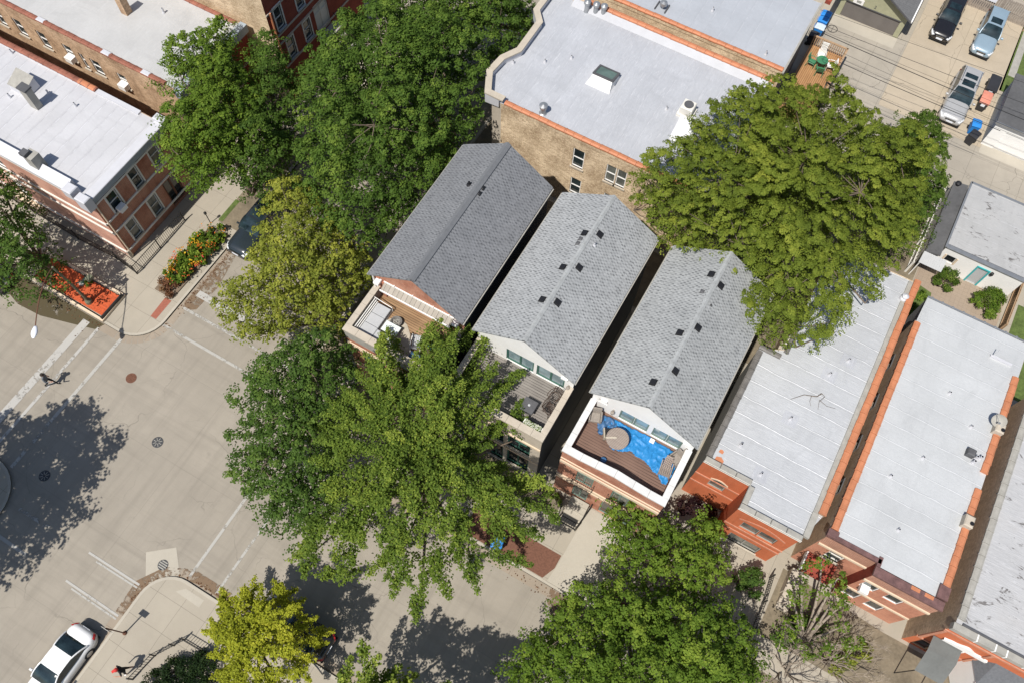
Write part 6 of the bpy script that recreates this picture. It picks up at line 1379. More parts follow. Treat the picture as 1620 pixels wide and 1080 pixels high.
def put(t, x, y, rz=0.0, z=KB+0.012): t.location = (x, y, z); t.rotation_euler = (0, 0, rz); return t
put(car('black car parked nose out in front of the wooden fence', 'car_black', 4.75, 1.66, 1.45, 'suv'), 5.85, 60.85, 0.0)
put(car('blue grey car with a dark sunroof parked beside the black car', 'car_blue', 4.75, 1.66, 1.5, 'suv'), 9.05, 60.95, 0.0)
put(car('silver estate car with two sunroofs parked next to the wheelie bins', 'car_silver', 5.15, 1.82, 1.6, 'suv', rails=2), 8.95, 53.6, 0.0)
put(car('white saloon car parked at the kerb in the lower left corner', 'car_white', 4.75, 1.72, 1.42, 'sedan', sunroof=False), -21.15, -8.95, 0.0, 0.0)
put(car('dark blue car at the kerb half hidden by the olive tree', 'car_navy', 4.9, 1.8, 1.55, 'suv'), -28.7, 18.45, 0.0, 0.0)
put(car('black car with its tail showing from under the yellow tree', 'car_black', 4.5, 1.75, 1.45, 'sedan', sunroof=False), -11.55, -1.05, -PI/2, 0.0)
put(car('dark car at the left edge beside the planter tree', 'car_navy', 4.5, 1.75, 1.45, 'suv'), -42.0, 6.85, -PI/2, 0.0)

# ------------------------------------------------------------------ bins
def bin_(label, m_, lid, x, y, rz, w_=0.58, d_=0.68, h=1.02, sticker=None):
    t = thing('wheelie_bin', label, 'bin', (0, 0, 0), 'wheelie bins')
    k = 0.82; b = MB(); b.add([(-w_/2*k, -d_/2*k, 0.06), (w_/2*k, -d_/2*k, 0.06), (w_/2*k, d_/2*k, 0.06), (-w_/2*k, d_/2*k, 0.06), (-w_/2, -d_/2, h-0.08), (w_/2, -d_/2, h-0.08), (w_/2, d_/2, h-0.08), (-w_/2, d_/2, h-0.08)],
        ((0, 3, 2, 1), (0, 1, 5, 4), (1, 2, 6, 5), (2, 3, 7, 6), (3, 0, 4, 7), (4, 5, 6, 7))); b.build('body', m_, t)
    b = MB(); R = []
    for i in range(7): yv = -d_/2-0.04+(d_+0.06)*i/6; zz = h-0.07+0.09*math.sin(PI*(0.15+0.75*i/6)); R.append([(-w_/2-0.03, yv, h-0.08), (-w_/2-0.03, yv, zz-0.03), (-w_/2+0.06, yv, zz), (w_/2-0.06, yv, zz), (w_/2+0.03, yv, zz-0.03), (w_/2+0.03, yv, h-0.08)])
    b.loft(R, True); b.build('lid', lid, t)
    for s in (-1, 1): MB().tube([(s*w_*0.42, d_*0.40, 0.14), (s*w_*0.54, d_*0.40, 0.14)], 0.14, 14).build('wheel', 'tyre', t)
    MB().tube([(-w_*0.4, d_/2+0.08, h-0.1), (w_*0.4, d_/2+0.08, h-0.1)], 0.02, 6).build('handle', m_, t)
    if sticker: MB().box(-0.14, -d_/2*0.985-0.012, 0.62, 0.14, -d_/2*0.93-0.012, 0.84).build('label_plate', 'plate', t)
    t.location = (x, y, KB+0.014); t.rotation_euler = (0, 0, rz); return t
q = lambda px, py, z=1.0: at(px, py, z)
p = q(1307, 23.5); bin_('blue wheelie bin farthest up the row beside the silver roof', 'blue_bin', 'blue_bin', p.x, p.y, PI/2)
p = q(1302, 33); bin_('blue wheelie bin in the row next to one with a bleached lid', 'blue_bin', 'blue_bin', p.x, p.y, PI/2)
p = q(1297, 44); bin_('blue wheelie bin with a sun bleached pale lid', 'blue_bin', 'pale_bin', p.x, p.y, PI/2)
p = q(1288, 56); bin_('black wheelie bin at the corner of the cedar deck', 'black_bin', 'black_bin', p.x, p.y, PI/2)
bin_('black wheelie bin with a faded red lid beside the silver car', 'black_bin', 'pink_lid', 10.6, 54.1, 0.0, 0.66, 1.25, 1.0, 1)
bin_('long black dumpster with a dark lid behind the red lidded bin', 'black_bin', 'black_bin', 10.72, 55.8, 0.0, 0.74, 1.6, 1.0, 1)
p = q(1544, 198, 0.9); bin_('blue wheelie bin behind a black one near the white garage door', 'blue_bin', 'blue_bin', p.x, p.y, 0.15, 0.6, 0.7, 1.0)
p = q(1541, 215, 0.9); bin_('black wheelie bin in front of a blue one near the white garage door', 'black_bin', 'black_bin', p.x, p.y, -0.3, 0.62, 0.7, 1.0)
p = q(787, 858, 0.9); bin_('blue wheelie bin at the kerb under the ginkgo branches', 'blue_bin', 'blue_bin', p.x, p.y, 0.2)

# ------------------------------------------------------------------ cedar deck by the alley with its garden set
dk = thing('garden_deck', 'cedar deck with slatted railing beside the alley', 'deck', (-1.2, 49.5, KB))
MB().box(-2.5, 45.5, KB, 0.1, 52.45, 0.95).build('deck_floor', 'deck_amber', dk)
b = MB(); b.box(-2.55, 52.4, 1.75, 0.15, 52.55, 1.81); 
for k in range(17): x = -2.5+k*0.155; b.box(x, 52.42, 0.9, x+0.075, 52.47, 1.75)
b.box(0.06, 45.5, 1.75, 0.18, 52.55, 1.81)
for k in range(40): y = 45.6+k*0.172; b.box(0.09, y, 0.9, 0.13, y+0.06, 1.75)
b.build('railing', 'wood', dk)
x, y = at(1301.5, 95, 1.68)[:2]; t = thing('garden_table', 'round green plastic table on the cedar deck', 'table', (x, y, 0.95))
MB().lathe(x, y, [(0.40, 1.63), (0.43, 1.65), (0.42, 1.68), (0.06, 1.675), (0.04, 1.67)], 28).build('table_top', 'green_plastic', t)
for k in range(4): aa = k*PI/2+0.7; MB().tube([(x+0.22*math.cos(aa), y+0.22*math.sin(aa), 1.64), (x+0.3*math.cos(aa), y+0.3*math.sin(aa), 0.95)], 0.025, 6).build('leg', 'green_plastic', t)
def plastic_chair(label, m_, x, y, rz, hi=1.0):
    t = thing('garden_chair', label, 'chair', (0, 0, 0), 'garden chairs on the cedar deck')
    MB().bbox(-0.24, -0.24, 0.40, 0.24, 0.22, 0.44, 0.02).build('seat', m_, t)
    b = MB()
    for k in range(5): xk = -0.23+k*0.094; b.add([(xk, 0.20, 0.44), (xk+0.07, 0.20, 0.44), (xk+0.075, 0.36, 0.4+0.5*hi), (xk, 0.36, 0.4+0.5*hi), (xk, 0.23, 0.44), (xk+0.07, 0.23, 0.44), (xk+0.075, 0.39, 0.4+0.5*hi), (xk, 0.39, 0.4+0.5*hi)], ((0, 1, 2, 3), (7, 6, 5, 4), (0, 3, 7, 4), (1, 5, 6, 2), (3, 2, 6, 7)))
    b.box(-0.25, 0.345, 0.38+0.5*hi, 0.25, 0.40, 0.44+0.5*hi); b.build('backrest', m_, t)
    for s in (-1, 1):
        MB().tube([(s*0.27, 0.3, 0.66), (s*0.29, 0.0, 0.64), (s*0.28, -0.24, 0.62), (s*0.27, -0.26, 0.0)], 0.026, 5).build('armrest', m_, t)
        MB().tube([(s*0.24, 0.26, 0.6), (s*0.28, 0.34, 0.0)], 0.024, 5).build('leg', m_, t)
    t.location = (x, y, 0.955); t.rotation_euler = (0, 0, rz)
cx_, cy_ = x, y
plastic_chair('tall white slatted garden chair nearest the deck railing', 'white_plastic', cx_-0.25, cy_+0.72, 0.15, 1.7)
plastic_chair('white garden chair on the side of the green table facing away from the house', 'white_plastic', cx_+0.68, cy_+0.15, -1.3)
plastic_chair('green garden chair left of the green table', 'green_plastic', cx_-0.62, cy_-0.22, 1.5)
plastic_chair('green garden chair on the side of the green table nearest the leaves', 'green_plastic', cx_+0.15, cy_-0.66, -2.9)

# ------------------------------------------------------------------ fences
def picket_fence(name, label, a_, b_, h, step, m_, rail=2, t_=0.03, wd=0.1, post=2.2, grp=None, z0=KB):
    A, B = Vector(a_), Vector(b_); L = (B-A).length; d = (B-A)/L; n_ = Vector((-d.y, d.x)); t = thing(name, label, 'fence', (A.x, A.y, z0), grp)
    rz = math.atan2(d.y, d.x); b = MB(); k = int(L/step)
    for i in range(k+1):
        p = A+d*(i*L/k); b.box(p.x-wd/2, p.y-t_/2, z0, p.x+wd/2, p.y+t_/2, z0+h*random.uniform(0.985, 1.01), rz, (p.x, p.y))
    b.build('pickets', m_, t); b = MB()
    for r_ in range(rail):
        z = z0+h*(0.12+0.76*r_/max(1, rail-1)); p = (A+B)/2+n_*(t_/2+0.03); b.box(p.x-L/2, p.y-0.025, z, p.x+L/2, p.y+0.025, z+0.05, rz, (p.x, p.y))
    b.build('rails', m_, t); k = max(1, int(L/post))
    for i in range(k+1): p = A+d*(L*i/k)+n_*0.07; q = MB(); q.box(p.x-0.045, p.y-0.045, z0, p.x+0.045, p.y+0.045, z0+h+0.06, rz, (p.x, p.y)); q.build('post', m_, t)
    return t
f = picket_fence('wooden_fence', 'weathered board fence behind the two parked cars', (4.6, 63.75), (11.3, 63.75), 1.75, 0.165, 'wood_grey', 2, 0.03, 0.13)
b = MB(); b.box(7.6, 63.62, 1.25, 8.5, 63.67, 1.8); b.build('notice_board', 'plate', f)
picket_fence('wooden_gate', 'brown board gate panel at the end of the weathered fence', (11.4, 63.3), (12.9, 63.3), 1.5, 0.165, 'wood', 2, 0.03, 0.13)
def iron_fence(label, pts, h=1.0, step=0.14, z0=KB, grp='black iron fences', m_='black'):
    t = thing('iron_fence', label, 'fence', (pts[0][0], pts[0][1], z0), grp); b = MB(); r = MB()
    for i in range(len(pts)-1):
        A, B = Vector(pts[i]), Vector(pts[i+1]); L = (B-A).length; d = (B-A)/L; k = max(2, int(L/step))
        for j in range(k+1): p = A+d*(L*j/k); b.tube([(p.x, p.y, z0), (p.x, p.y, z0+h)], 0.014, 4)
        for z in (0.12, h-0.08): r.tube([(A.x, A.y, z0+z), (B.x, B.y, z0+z)], 0.024, 4)
    b.build('pickets', m_, t); r.build('rails', m_, t)
    for i, p in enumerate(pts): MB().box(p[0]-0.035, p[1]-0.035, z0, p[0]+0.035, p[1]+0.035, z0+h+0.08).build('post', m_, t)
    return t
iron_fence('black iron fence around the corner of the red brick corner building', [(-46, 11.95), (-42.5, 11.9), (-38.5, 11.8), (-35.2, 11.9), (-33.45, 11.7), (-33.42, 14.0), (-33.42, 16.5)], 1.0)
iron_fence('low black iron fence beside the evergreen hedge', [(-17.55, -7.4), (-17.3, -5.9), (-16.75, -5.0), (-16.45, -4.5), (-15.2, -4.45)], 0.8)
iron_fence('black iron fence and gate in front of the tarpaulin house', [(-2.25, 12.0), (-2.1, 11.25), (-0.9, 11.25), (-0.72, 12.8)], 0.95)
iron_fence('black iron fence before the limestone fronted house', [(-10.1, 11.35), (-6.2, 11.35), (-2.9, 11.3)], 0.95)
iron_fence('long black iron handrail fence beside the concrete walk', [(9.9, 14.4), (10.05, 12.9), (10.1, 11.3)], 1.0)
st = MB()
for k in range(4): st.box(-1.95, 12.84-0.34*(k+1), KB, -0.85, 12.84-0.34*k, KB+0.62-0.15*k)
o = single('front_steps', st, 'patchc', 'pale concrete front steps of the tarpaulin house', 'steps')
st = MB()
for k in range(6): st.box(-43.6+k*0.32, 11.95, KB, -43.6+(k+1)*0.32, 12.45, KB+1.05-0.17*k)
single('front_steps', st, 'cream', 'cream stone steps along the red brick corner building', 'steps')
pb_ = MB(); pb_.box(-1.95, 11.4, KB, -1.0, 11.75, KB+0.3); single('planter_box', pb_, 'black', 'black planter box beside the steps of the tarpaulin house', 'planter')
st = MB(); st.box(10.7, 13.95, KB, 11.5, 15.35, KB+0.8)
for k in range(3): st.box(10.75, 13.95-0.3*(k+1), KB, 11.45, 13.95-0.3*k, KB+0.6-0.2*k)
single('front_steps', st, 'stone', 'pale stone stoop of the salmon brick building', 'steps')
po = thing('porch_roof', 'dark red porch awning at the door of the salmon brick building', 'awning', (11.5, 15.4, 2.4)); b = MB()
b.add([(10.75, 16.05, 2.5), (12.4, 16.05, 2.5), (12.4, 15.0, 2.15), (10.75, 15.0, 2.15), (10.75, 16.05, 2.42), (12.4, 16.05, 2.42), (12.4, 15.0, 2.07), (10.75, 15.0, 2.07)], ((0, 1, 2, 3), (7, 6, 5, 4), (0, 4, 5, 1), (1, 5, 6, 2), (2, 6, 7, 3), (3, 7, 4, 0))); b.build('awning_cloth', 'brick_dkred', po)
b = MB(); b.box(10.68, 15.0, 2.12, 10.76, 16.05, 2.56); b.build('awning_edge', 'white', po)
# white lattice rail by the lean-to, gate posts in the yard
picket_fence('lattice_fence', 'leaning white lattice fence beside the lean-to roof', (10.3, 37.6), (10.35, 44.6), 1.3, 0.35, 'offwhite', 2, 0.04, 0.06)
picket_fence('wooden_fence', 'yellowed board fence between the two bushy back yards', (16.95, 36.3), (17.05, 39.9), 1.2, 0.2, 'wood', 2, 0.04, 0.17)
picket_fence('wooden_fence', 'short grey board fence behind the salmon brick building', (17.4, 35.3), (19.4, 36.2), 1.3, 0.2, 'wood_grey', 2, 0.03, 0.13)

# ------------------------------------------------------------------ street furniture, planting, people
PL = thing('raised_planter', 'raised street planter of red mulch with a timber edge at the corner', 'planter', (-36, 9, KB))
ed = MB(); offset_path(ed, [(-38.9, 8.12), (-33.1, 8.05), (-33.15, 9.95), (-38.9, 9.9), (-38.9, 8.12)], -0.14, KB, KB+0.2); ed.build('planter_edge', 'cream', PL)
MB().sheet([(-38.9, 8.2), (-33.2, 8.2), (-33.25, 9.85), (-38.9, 9.8)], KB+0.13).build('red_mulch', 'mulch', PL, recalc=False)
b = MB(); b.box(-33.12, 8.0, KB, -33.02, 9.98, KB+0.42); b.build('black_edge', 'black', PL)
b = MB(); b.box(-33.16, 9.94, KB, -33.06, 10.0, KB+0.5); b.build('edge_post', 'black', PL)
LP = thing('street_lamp', 'tall street lamp with a long curved double arm in the red planter', 'street lamp', (-34.62, 8.55, KB))
b = MB(); b.lathe(-34.62, 8.55, [(0.24, KB), (0.22, KB+0.35), (0.13, KB+0.5), (0.11, KB+0.6)], 12); b.tube([(-34.62, 8.55, KB+0.5), (-34.6, 8.5, 2.6), (-34.55, 8.36, 5.05)], [0.105, 0.085, 0.065], 10); b.build('pole', 'lamp_green', LP)
hd = (-32.21, 4.85, 5.62)
def bez(p0, p1, p2, n=12): return [tuple(Vector(p0)*(1-t)**2+Vector(p1)*2*t*(1-t)+Vector(p2)*t*t for t in [i/n]).__getitem__(0) for i in range(n+1)]
b = MB(); b.tube(bez((-34.55, 8.36, 5.0), (-33.7, 7.0, 6.0), hd), 0.03, 6); b.build('upper_arm', 'rust', LP)
b = MB(); b.tube(bez((-34.56, 8.40, 4.45), (-33.9, 7.5, 5.55), (-33.2, 6.25, 5.68)), 0.022, 6); b.build('lower_arm', 'rust', LP)
b = MB(); d_ = Vector((0.55, -0.83, 0)); n_ = Vector((0.83, 0.55, 0)); R = []
for t_ in np.linspace(0, 1, 9):
    c_ = Vector(hd)+d_*(0.75*t_-0.1); w_ = 0.05+0.17*math.sin(PI*min(1, t_*0.9+0.12))**0.8*(0.5+0.6*t_) if t_ < 1 else 0.06
    R.append([tuple(c_+n_*w_*math.cos(a_)+Vector((0, 0, 0.10*math.sin(a_)*min(1, w_*6)))) for a_ in np.linspace(0, 2*PI, 10)[:-1]])
b.loft(R, True); b.build('lamp_head', 'lamp_head', LP, smooth=True)
b = MB(); b.tube([(-34.5, 8.7, 2.6), (-34.1, 9.3, 2.62)], 0.05, 6); b.box(-34.2, 9.2, 2.5, -33.9, 9.6, 2.72); b.build('control_box', 'lamp_green', LP)
BX = thing('junction_box', 'green utility pipe rising from the mulch beside the lamp pole', 'utility pipe', (-35.9, 9.5, KB)); b = MB(); b.tube([(-35.95, 9.35, KB+0.1), (-35.75, 9.75, KB+0.55)], 0.09, 8); b.build('pipe', 'green_frame', BX); b = MB(); b.lathe(-35.95, 9.33, [(0.2, KB+0.1), (0.18, KB+0.18), (0.05, KB+0.2)], 10); b.build('base', 'stone_grey', BX)
bush('small_shrub', 'small bright green shrub in the red mulch planter', [(-35.6, 9.55, 0.35, 0.38, 0.25)], 'leaf_bright', 0.09, cat='shrub')
for px, py, m_, lab, r in ((207.6, 597.6, 'rust', 'rusty manhole cover in the sunlit street', 0.33), (249.4, 699, 'iron', 'dark spoked manhole grate in the middle of the crossing', 0.34), (70.5, 752, 'iron', 'dark manhole cover under the tree shadow', 0.33), (258, 893, 'iron', 'grey ribbed manhole cover on the pale concrete corner patch', 0.3)):
    p = at(px, py); t = thing('manhole_cover', lab, 'manhole cover', (p.x, p.y, 0), 'manhole covers')
    MB().lathe(p.x, p.y, [(r, -0.05), (r, 0.012), (r*0.93, 0.016), (r*0.92, 0.012), (0.02, 0.012)], 28).build('cover', m_, t)
    b = MB()
    if 'ribbed' in lab:
        for k in range(4): yy_ = -0.6+k*0.4; hw_ = r*math.sqrt(max(0, 0.86**2-(yy_)**2)); b.box(p.x-hw_, p.y+r*yy_-0.03, 0.012, p.x+hw_, p.y+r*yy_+0.03, 0.022)
    else:
        for k in range(8): aa = k*PI/4; b.tube([(p.x+0.08*math.cos(aa), p.y+0.08*math.sin(aa), 0.014), (p.x+r*0.82*math.cos(aa), p.y+r*0.82*math.sin(aa), 0.014)], 0.022, 4)
    b.build('cover_ribs', 'stone_grey' if m_ == 'iron' else 'rust', t)
SG = thing('street_sign', 'parking sign on a thin pole at the corner kerb', 'sign', (-19.46, -5.82, KB))
b = MB(); b.tube([(-19.46, -5.82, KB), (-19.46, -5.82, 2.55)], 0.035, 8); b.build('pole', 'rust', SG)
b = MB(); b.lathe(-19.46, -5.82, [(0.12, KB), (0.10, KB+0.1), (0.05, KB+0.14)], 10); b.build('pole_base', 'rust', SG)
MB().box(-19.7, -5.87, 2.12, -19.22, -5.856, 2.66).build('sign_plate', 'offwhite', SG)
SL = thing('sidewalk_light', 'short black garden lamp post at the end of the flower bed', 'lamp post', (-31.8, 17.2, KB)); b = MB(); b.tube([(-31.8, 17.2, KB), (-31.8, 17.2, 1.2)], 0.03, 6); b.build('post', 'black', SL); b = MB(); b.lathe(-31.8, 17.2, [(0.06, 1.2), (0.1, 1.3), (0.1, 1.4), (0.02, 1.48)], 8); b.build('lantern', 'black', SL)
# flower bed along the kerb
FB = thing('flower_bed', 'long kerbside bed of orange and yellow flowers', 'flower bed', (-31, 14.2, KB))
MB().prism([(-31.72, 11.4), (-30.3, 11.4), (-30.15, 17.05), (-31.65, 17.0)], KB, KB+0.1).build('bed_soil', 'soil', FB)
def bed(poly, lumps, per, h, mat_, nm, size, tone=0.5, z0=0.2, rad=0.24, top=False):
    A = np.array(poly); L_ = RNG.uniform(A.min(0), A.max(0), (lumps*4, 2)); L_ = L_[edge_dist(L_, poly) > 0.08][:lumps]; PP = []; TT = []
    for p in L_:
        k = int(per*RNG.uniform(0.4, 1.5)); r_ = rad*RNG.uniform(0.6, 1.4); hh = h*RNG.uniform(0.45, 1.15); o_ = unit(RNG.normal(size=(k, 3)))*(RNG.random(k)**(0.2 if top else 0.5))[:, None]
        if top: o_[:, 2] = np.abs(o_[:, 2])
        PP.append(np.c_[p+o_[:, :2]*r_, z0+hh*0.62+o_[:, 2]*hh*0.4]); TT.append(tone+RNG.normal(0, 0.22)+RNG.normal(0, 0.12, k))
    P = np.concatenate(PP); T = np.concatenate(TT); n = len(P)
    leaf_object(nm, P, np.array([0, 0, 0.9])+RNG.normal(0, 0.5, (n, 3)), size*RNG.uniform(0.6, 1.25, n), T, mat_, FB)
fbp = [(-31.75, 12.4), (-31.2, 12.0), (-30.6, 12.2), (-30.1, 12.9), (-29.9, 14.5), (-29.95, 16.6), (-30.5, 17.3), (-31.4, 17.1), (-31.85, 15.5), (-31.9, 13.6)]
bed(fbp, 95, 62, 0.85, 'leaf_bright', 'foliage', 0.16, 0.45); bed(fbp, 75, 7, 0.98, 'petal', 'blossoms', 0.12, 0.55, 0.24, 0.26, True)
bed([(-31.7, 11.3), (-30.4, 11.3), (-30.2, 12.0), (-30.6, 12.5), (-31.5, 12.5), (-31.9, 12.0)], 22, 70, 0.5, 'leaf_brown', 'russet_foliage', 0.11, 0.5)

def person(label, x, y, rz, z0, sk, cols, hair_m, hair_r=1.0):
    # sk: joint dict in body space (x right, y forward, z up); one skinned surface, coloured by region
    J = sk; E = [('pelvis', 'waist', .125, .115), ('waist', 'chest', .115, .135), ('chest', 'neck', .135, .052), ('neck', 'head0', .052, .062), ('head0', 'head1', .062, .098), ('head1', 'head2', .098, .075)]
    for s in 'lr': E += [('pelvis', s+'hip', .125, .085), (s+'hip', s+'knee', .085, .058), (s+'knee', s+'ankle', .058, .038), (s+'ankle', s+'toe', .04, .034), ('chest', s+'sh', .135, .058), (s+'sh', s+'elb', .058, .042), (s+'elb', s+'wr', .042, .028), (s+'wr', s+'palm', .028, .032)]
    nm = ['pelvis']; rad = {'pelvis': .125}
    for a_, b_, ra, rb in E: nm.append(b_); rad[b_] = rb
    V = {n_: Vector(J[n_]) for n_ in nm}; EE = [(a_, b_) for a_, b_, _, _ in E]
    for s in 'lr':
        wv = (V[s+'palm']-V[s+'wr']).normalized(); sd = wv.cross(Vector((0, 1, 0.3))).normalized()
        for k, (o_, ln, bend) in enumerate(((-.028, .062, .3), (-.010, .072, .25), (.009, .068, .3), (.027, .055, .35))):
            a_ = f'{s}f{k}a'; b_ = f'{s}f{k}b'; V[a_] = V[s+'palm']+sd*o_+wv*0.03; V[b_] = V[a_]+wv*ln+Vector((0, bend*0.06, 0)); rad[a_] = .0095; rad[b_] = .0075; EE += [(s+'palm', a_), (a_, b_)]
        a_, b_ = s+'ta', s+'tb'; V[a_] = V[s+'wr']+wv*0.03+sd*-0.035+Vector((0, .02, 0)); V[b_] = V[a_]+wv*0.04+Vector((0, .025, 0)); rad[a_] = .011; rad[b_] = .009; EE += [(s+'wr', a_), (a_, b_)]
    keys = list(V); me = bpy.data.meshes.new('sk'); me.from_pydata([V[k] for k in keys], [(keys.index(a_), keys.index(b_)) for a_, b_ in EE], [])
    bm = bmesh.new(); bm.from_mesh(me); ly = bm.verts.layers.skin.verify(); bm.verts.ensure_lookup_table()
    for i, k in enumerate(keys): bm.verts[i][ly].radius = (rad[k]*(1.25 if k == 'pelvis' or k == 'chest' or k == 'waist' else 1), rad[k]); bm.verts[i][ly].use_root = (k == 'pelvis')
    bm.to_mesh(me); bm.free(); tmp = bpy.data.objects.new('sk', me); COL.objects.link(tmp); tmp.modifiers.new('s', 'SKIN'); sb = tmp.modifiers.new('b', 'SUBSURF'); sb.levels = 2; sb.render_levels = 2
    dg = bpy.context.evaluated_depsgraph_get(); dg.update(); bme = bpy.data.meshes.new_from_object(tmp.evaluated_get(dg)); bpy.data.objects.remove(tmp); bme.name = 'person'
    bme.materials.clear()
    for k in cols['mats']: bme.materials.append(MT[k])
    for p_ in bme.polygons: p_.material_index = cols['pick'](p_.center, V); p_.use_smooth = True
    o = bpy.data.objects.new('person', bme); COL.objects.link(o); tag(o, label, 'person'); o.location = (x, y, z0); o.rotation_euler = (0, 0, rz)
    h0 = V['head1']; hb_ = MB(); R = []
    for i in range(7):
        ph = PI*0.5*i/6; R.append([tuple(h0+Vector((0.112*hair_r*math.cos(ph)*math.cos(t_), -0.012+0.125*hair_r*math.cos(ph)*math.sin(t_), 0.0+0.135*math.sin(ph)))) for t_ in np.linspace(0, 2*PI, 13)[:-1]])
    hb_.loft(R, True); hr_ = hb_.build('hair', hair_m, None, smooth=True); hr_.parent = o
    if hair_m == 'red_cap':
        bm_ = MB(); bm_.add([tuple(h0+Vector(p)) for p in ((-.08, .1, .02), (.08, .1, .02), (.06, .2, -.01), (-.06, .2, -.01), (-.08, .1, .035), (.08, .1, .035), (.06, .2, .005), (-.06, .2, .005))], ((0, 3, 2, 1), (4, 5, 6, 7), (0, 1, 5, 4), (1, 2, 6, 5), (2, 3, 7, 6), (3, 0, 4, 7))); v_ = bm_.build('cap_peak', hair_m, None); v_.parent = o
    fc = MB(); f0_ = h0+Vector((0, 0.095, -0.03)); fc.tube([f0_+Vector((0, -0.01, 0.03)), f0_+Vector((0, 0.024, -0.012)), f0_+Vector((0, 0.0, -0.02))], [0.008, 0.015, 0.01], 6)
    for s in (-1, 1): fc.tube([h0+Vector((s*0.098, -0.02, -0.01)), h0+Vector((s*0.108, -0.02, -0.06))], [0.022, 0.012], 6)
    fo = fc.build('nose_and_ears', 'skin', None, smooth=True); fo.parent = o
    ey = MB()
    for s in (-1, 1): ey.tube([f0_+Vector((s*0.036, -0.012, 0.022)), f0_+Vector((s*0.036, 0.004, 0.022))], [0.012, 0.008], 6)
    ey.tube([f0_+Vector((-0.03, -0.006, -0.05)), f0_+Vector((0, 0.004, -0.052)), f0_+Vector((0.03, -0.006, -0.05))], 0.006, 5); eo = ey.build('eyes_and_mouth', 'hair', None); eo.parent = o
    return o
sc = 0.97
W1 = dict(pelvis=(0, 0, .90), waist=(0, .02, 1.08), chest=(0, .06, 1.30), neck=(0, .09, 1.47), head0=(0, .11, 1.55), head1=(0, .12, 1.64), head2=(0, .12, 1.71),
          lhip=(-.09, .02, .86), lknee=(-.09, .22, .50), lankle=(-.08, .30, .09), ltoe=(-.08, .46, .05), rhip=(.09, -.02, .86), rknee=(.09, -.10, .48), rankle=(.09, -.40, .16), rtoe=(.09, -.34, .04),
          lsh=(-.19, .05, 1.38), lelb=(-.27, -.10, 1.14), lwr=(-.24, -.02, .92), lpalm=(-.24, .02, .85), rsh=(.19, .06, 1.38), relb=(.30, .16, 1.15), rwr=(.24, .36, 1.08), rpalm=(.22, .43, 1.07))
def pick1(c, V):
    if c.z > 1.50: return 0
    if c.z < 0.10: return 3
    if (c-V['lpalm']).length < 0.13 or (c-V['rpalm']).length < 0.13: return 0
    return 1 if c.z > 0.95 or abs(c.x) > 0.19 else 2
person('person in a grey top and black trousers walking over the crossing', -32.84, 3.14, math.radians(-60), 0.0, W1, dict(mats=['skin', 'shirt_grey', 'cloth_black', 'cloth_black'], pick=pick1), 'hair')
W2 = dict(W1); W2.update(lelb=(-.30, .12, 1.14), lwr=(-.20, .34, 1.12), lpalm=(-.16, .40, 1.12), lankle=(-.08, .18, .09), ltoe=(-.08, .33, .05), lknee=(-.09, .13, .49), rankle=(.09, -.25, .12), rtoe=(.09, -.14, .04))
def pick2(c, V):
    if c.z > 1.50: return 0
    if c.z < 0.12: return 3
    if (c-V['lpalm']).length < 0.3 or (c-V['rpalm']).length < 0.3: return 0
    return 1 if c.z > 0.86 or abs(c.x) > 0.2 else (2 if c.z > 0.45 else 0)
person('person in a black top and red cap walking on the pavement', -17.95, -7.15, math.radians(150), KB, W2, dict(mats=['skin', 'cloth_black', 'cloth_black', 'shoe_white'], pick=pick2), 'red_cap', 0.98)

# ------------------------------------------------------------------ utility wires over the alley, fallen branch, satellite dish
WZ = 7.0
def wire(label, pa, pb, z, r=0.016, m_='black', sag=0.25):
    a_, b_ = at(*pa, z), at(*pb, z); d = (b_-a_); a_ = a_-d*0.0; b_ = b_+d*0.55; pts = []
    for i in range(25):
        t_ = i/24; p = a_+(b_-a_)*t_; p.z = z-sag*4*t_*(1-t_)*0.6; pts.append(tuple(p))
    b = MB(); b.tube(pts, r*0.72, 5); single('utility_wire', b, m_, label, 'wire', 'utility wires over the alley')
PX = -2.7
wire('uppermost thin utility wire, passing just below the black car', (1298, 16), (1620, 128), 7.6)
wire('utility wire with a coiled loop near the bleached bin', (1307, 42), (1620, 161), 7.3, 0.02)
wire('thick utility wire crossing the roof of the silver car', (1302, 53), (1620, 187), 7.0, 0.034)
wire('thin utility wire starting at the corner of the deck railing', (1300, 69), (1620, 209), 7.0, 0.014)
wire('thin utility wire over the nose of the silver car', (1330, 93), (1620, 218), 6.6, 0.014)
wire('lowest thick utility wire, ending by the hood of the silver car', (1328, 99), (1490, 168), 6.2, 0.03, sag=0.1)
wire('thin utility wire along the upper side of the thick one', (1300, 49), (1620, 178), 7.2, 0.013)
b = MB(); c_ = at(1317, 46, 7.25); b.tube([(c_.x+0.32*math.cos(t_), c_.y+0.32*math.sin(t_), c_.z) for t_ in np.linspace(0, 2*PI, 20)], 0.022, 5); b.tube([(c_.x, c_.y-0.3, c_.z), (c_.x, c_.y+0.3, c_.z)], 0.02, 4); single('wire_coil', b, 'black', 'coiled loop of spare cable hanging on a utility wire', 'cable coil')
b = MB(); zr = Z7-0.05; br = [(1300, 622), (1292, 627), (1272, 624), (1251, 631)]; b.tube([tuple(at(*p, zr+0.08)) for p in br], [0.03, 0.025, 0.018, 0.008], 5)
b.tube([tuple(at(*p, zr+0.1)) for p in ((1300, 622), (1305, 627), (1296, 635), (1294, 648))], [0.02, 0.015, 0.012, 0.006], 4); b.tube([tuple(at(*p, zr+0.1)) for p in ((1296, 632), (1308, 642), (1322, 646))], [0.015, 0.01, 0.006], 4); b.tube([tuple(at(*p, zr+0.1)) for p in ((1284, 626), (1281, 634), (1283, 642))], [0.015, 0.01, 0.006], 4); single('fallen_branch', b, 'bark', 'bare fallen branch lying on the ribbed silver roof', 'branch')
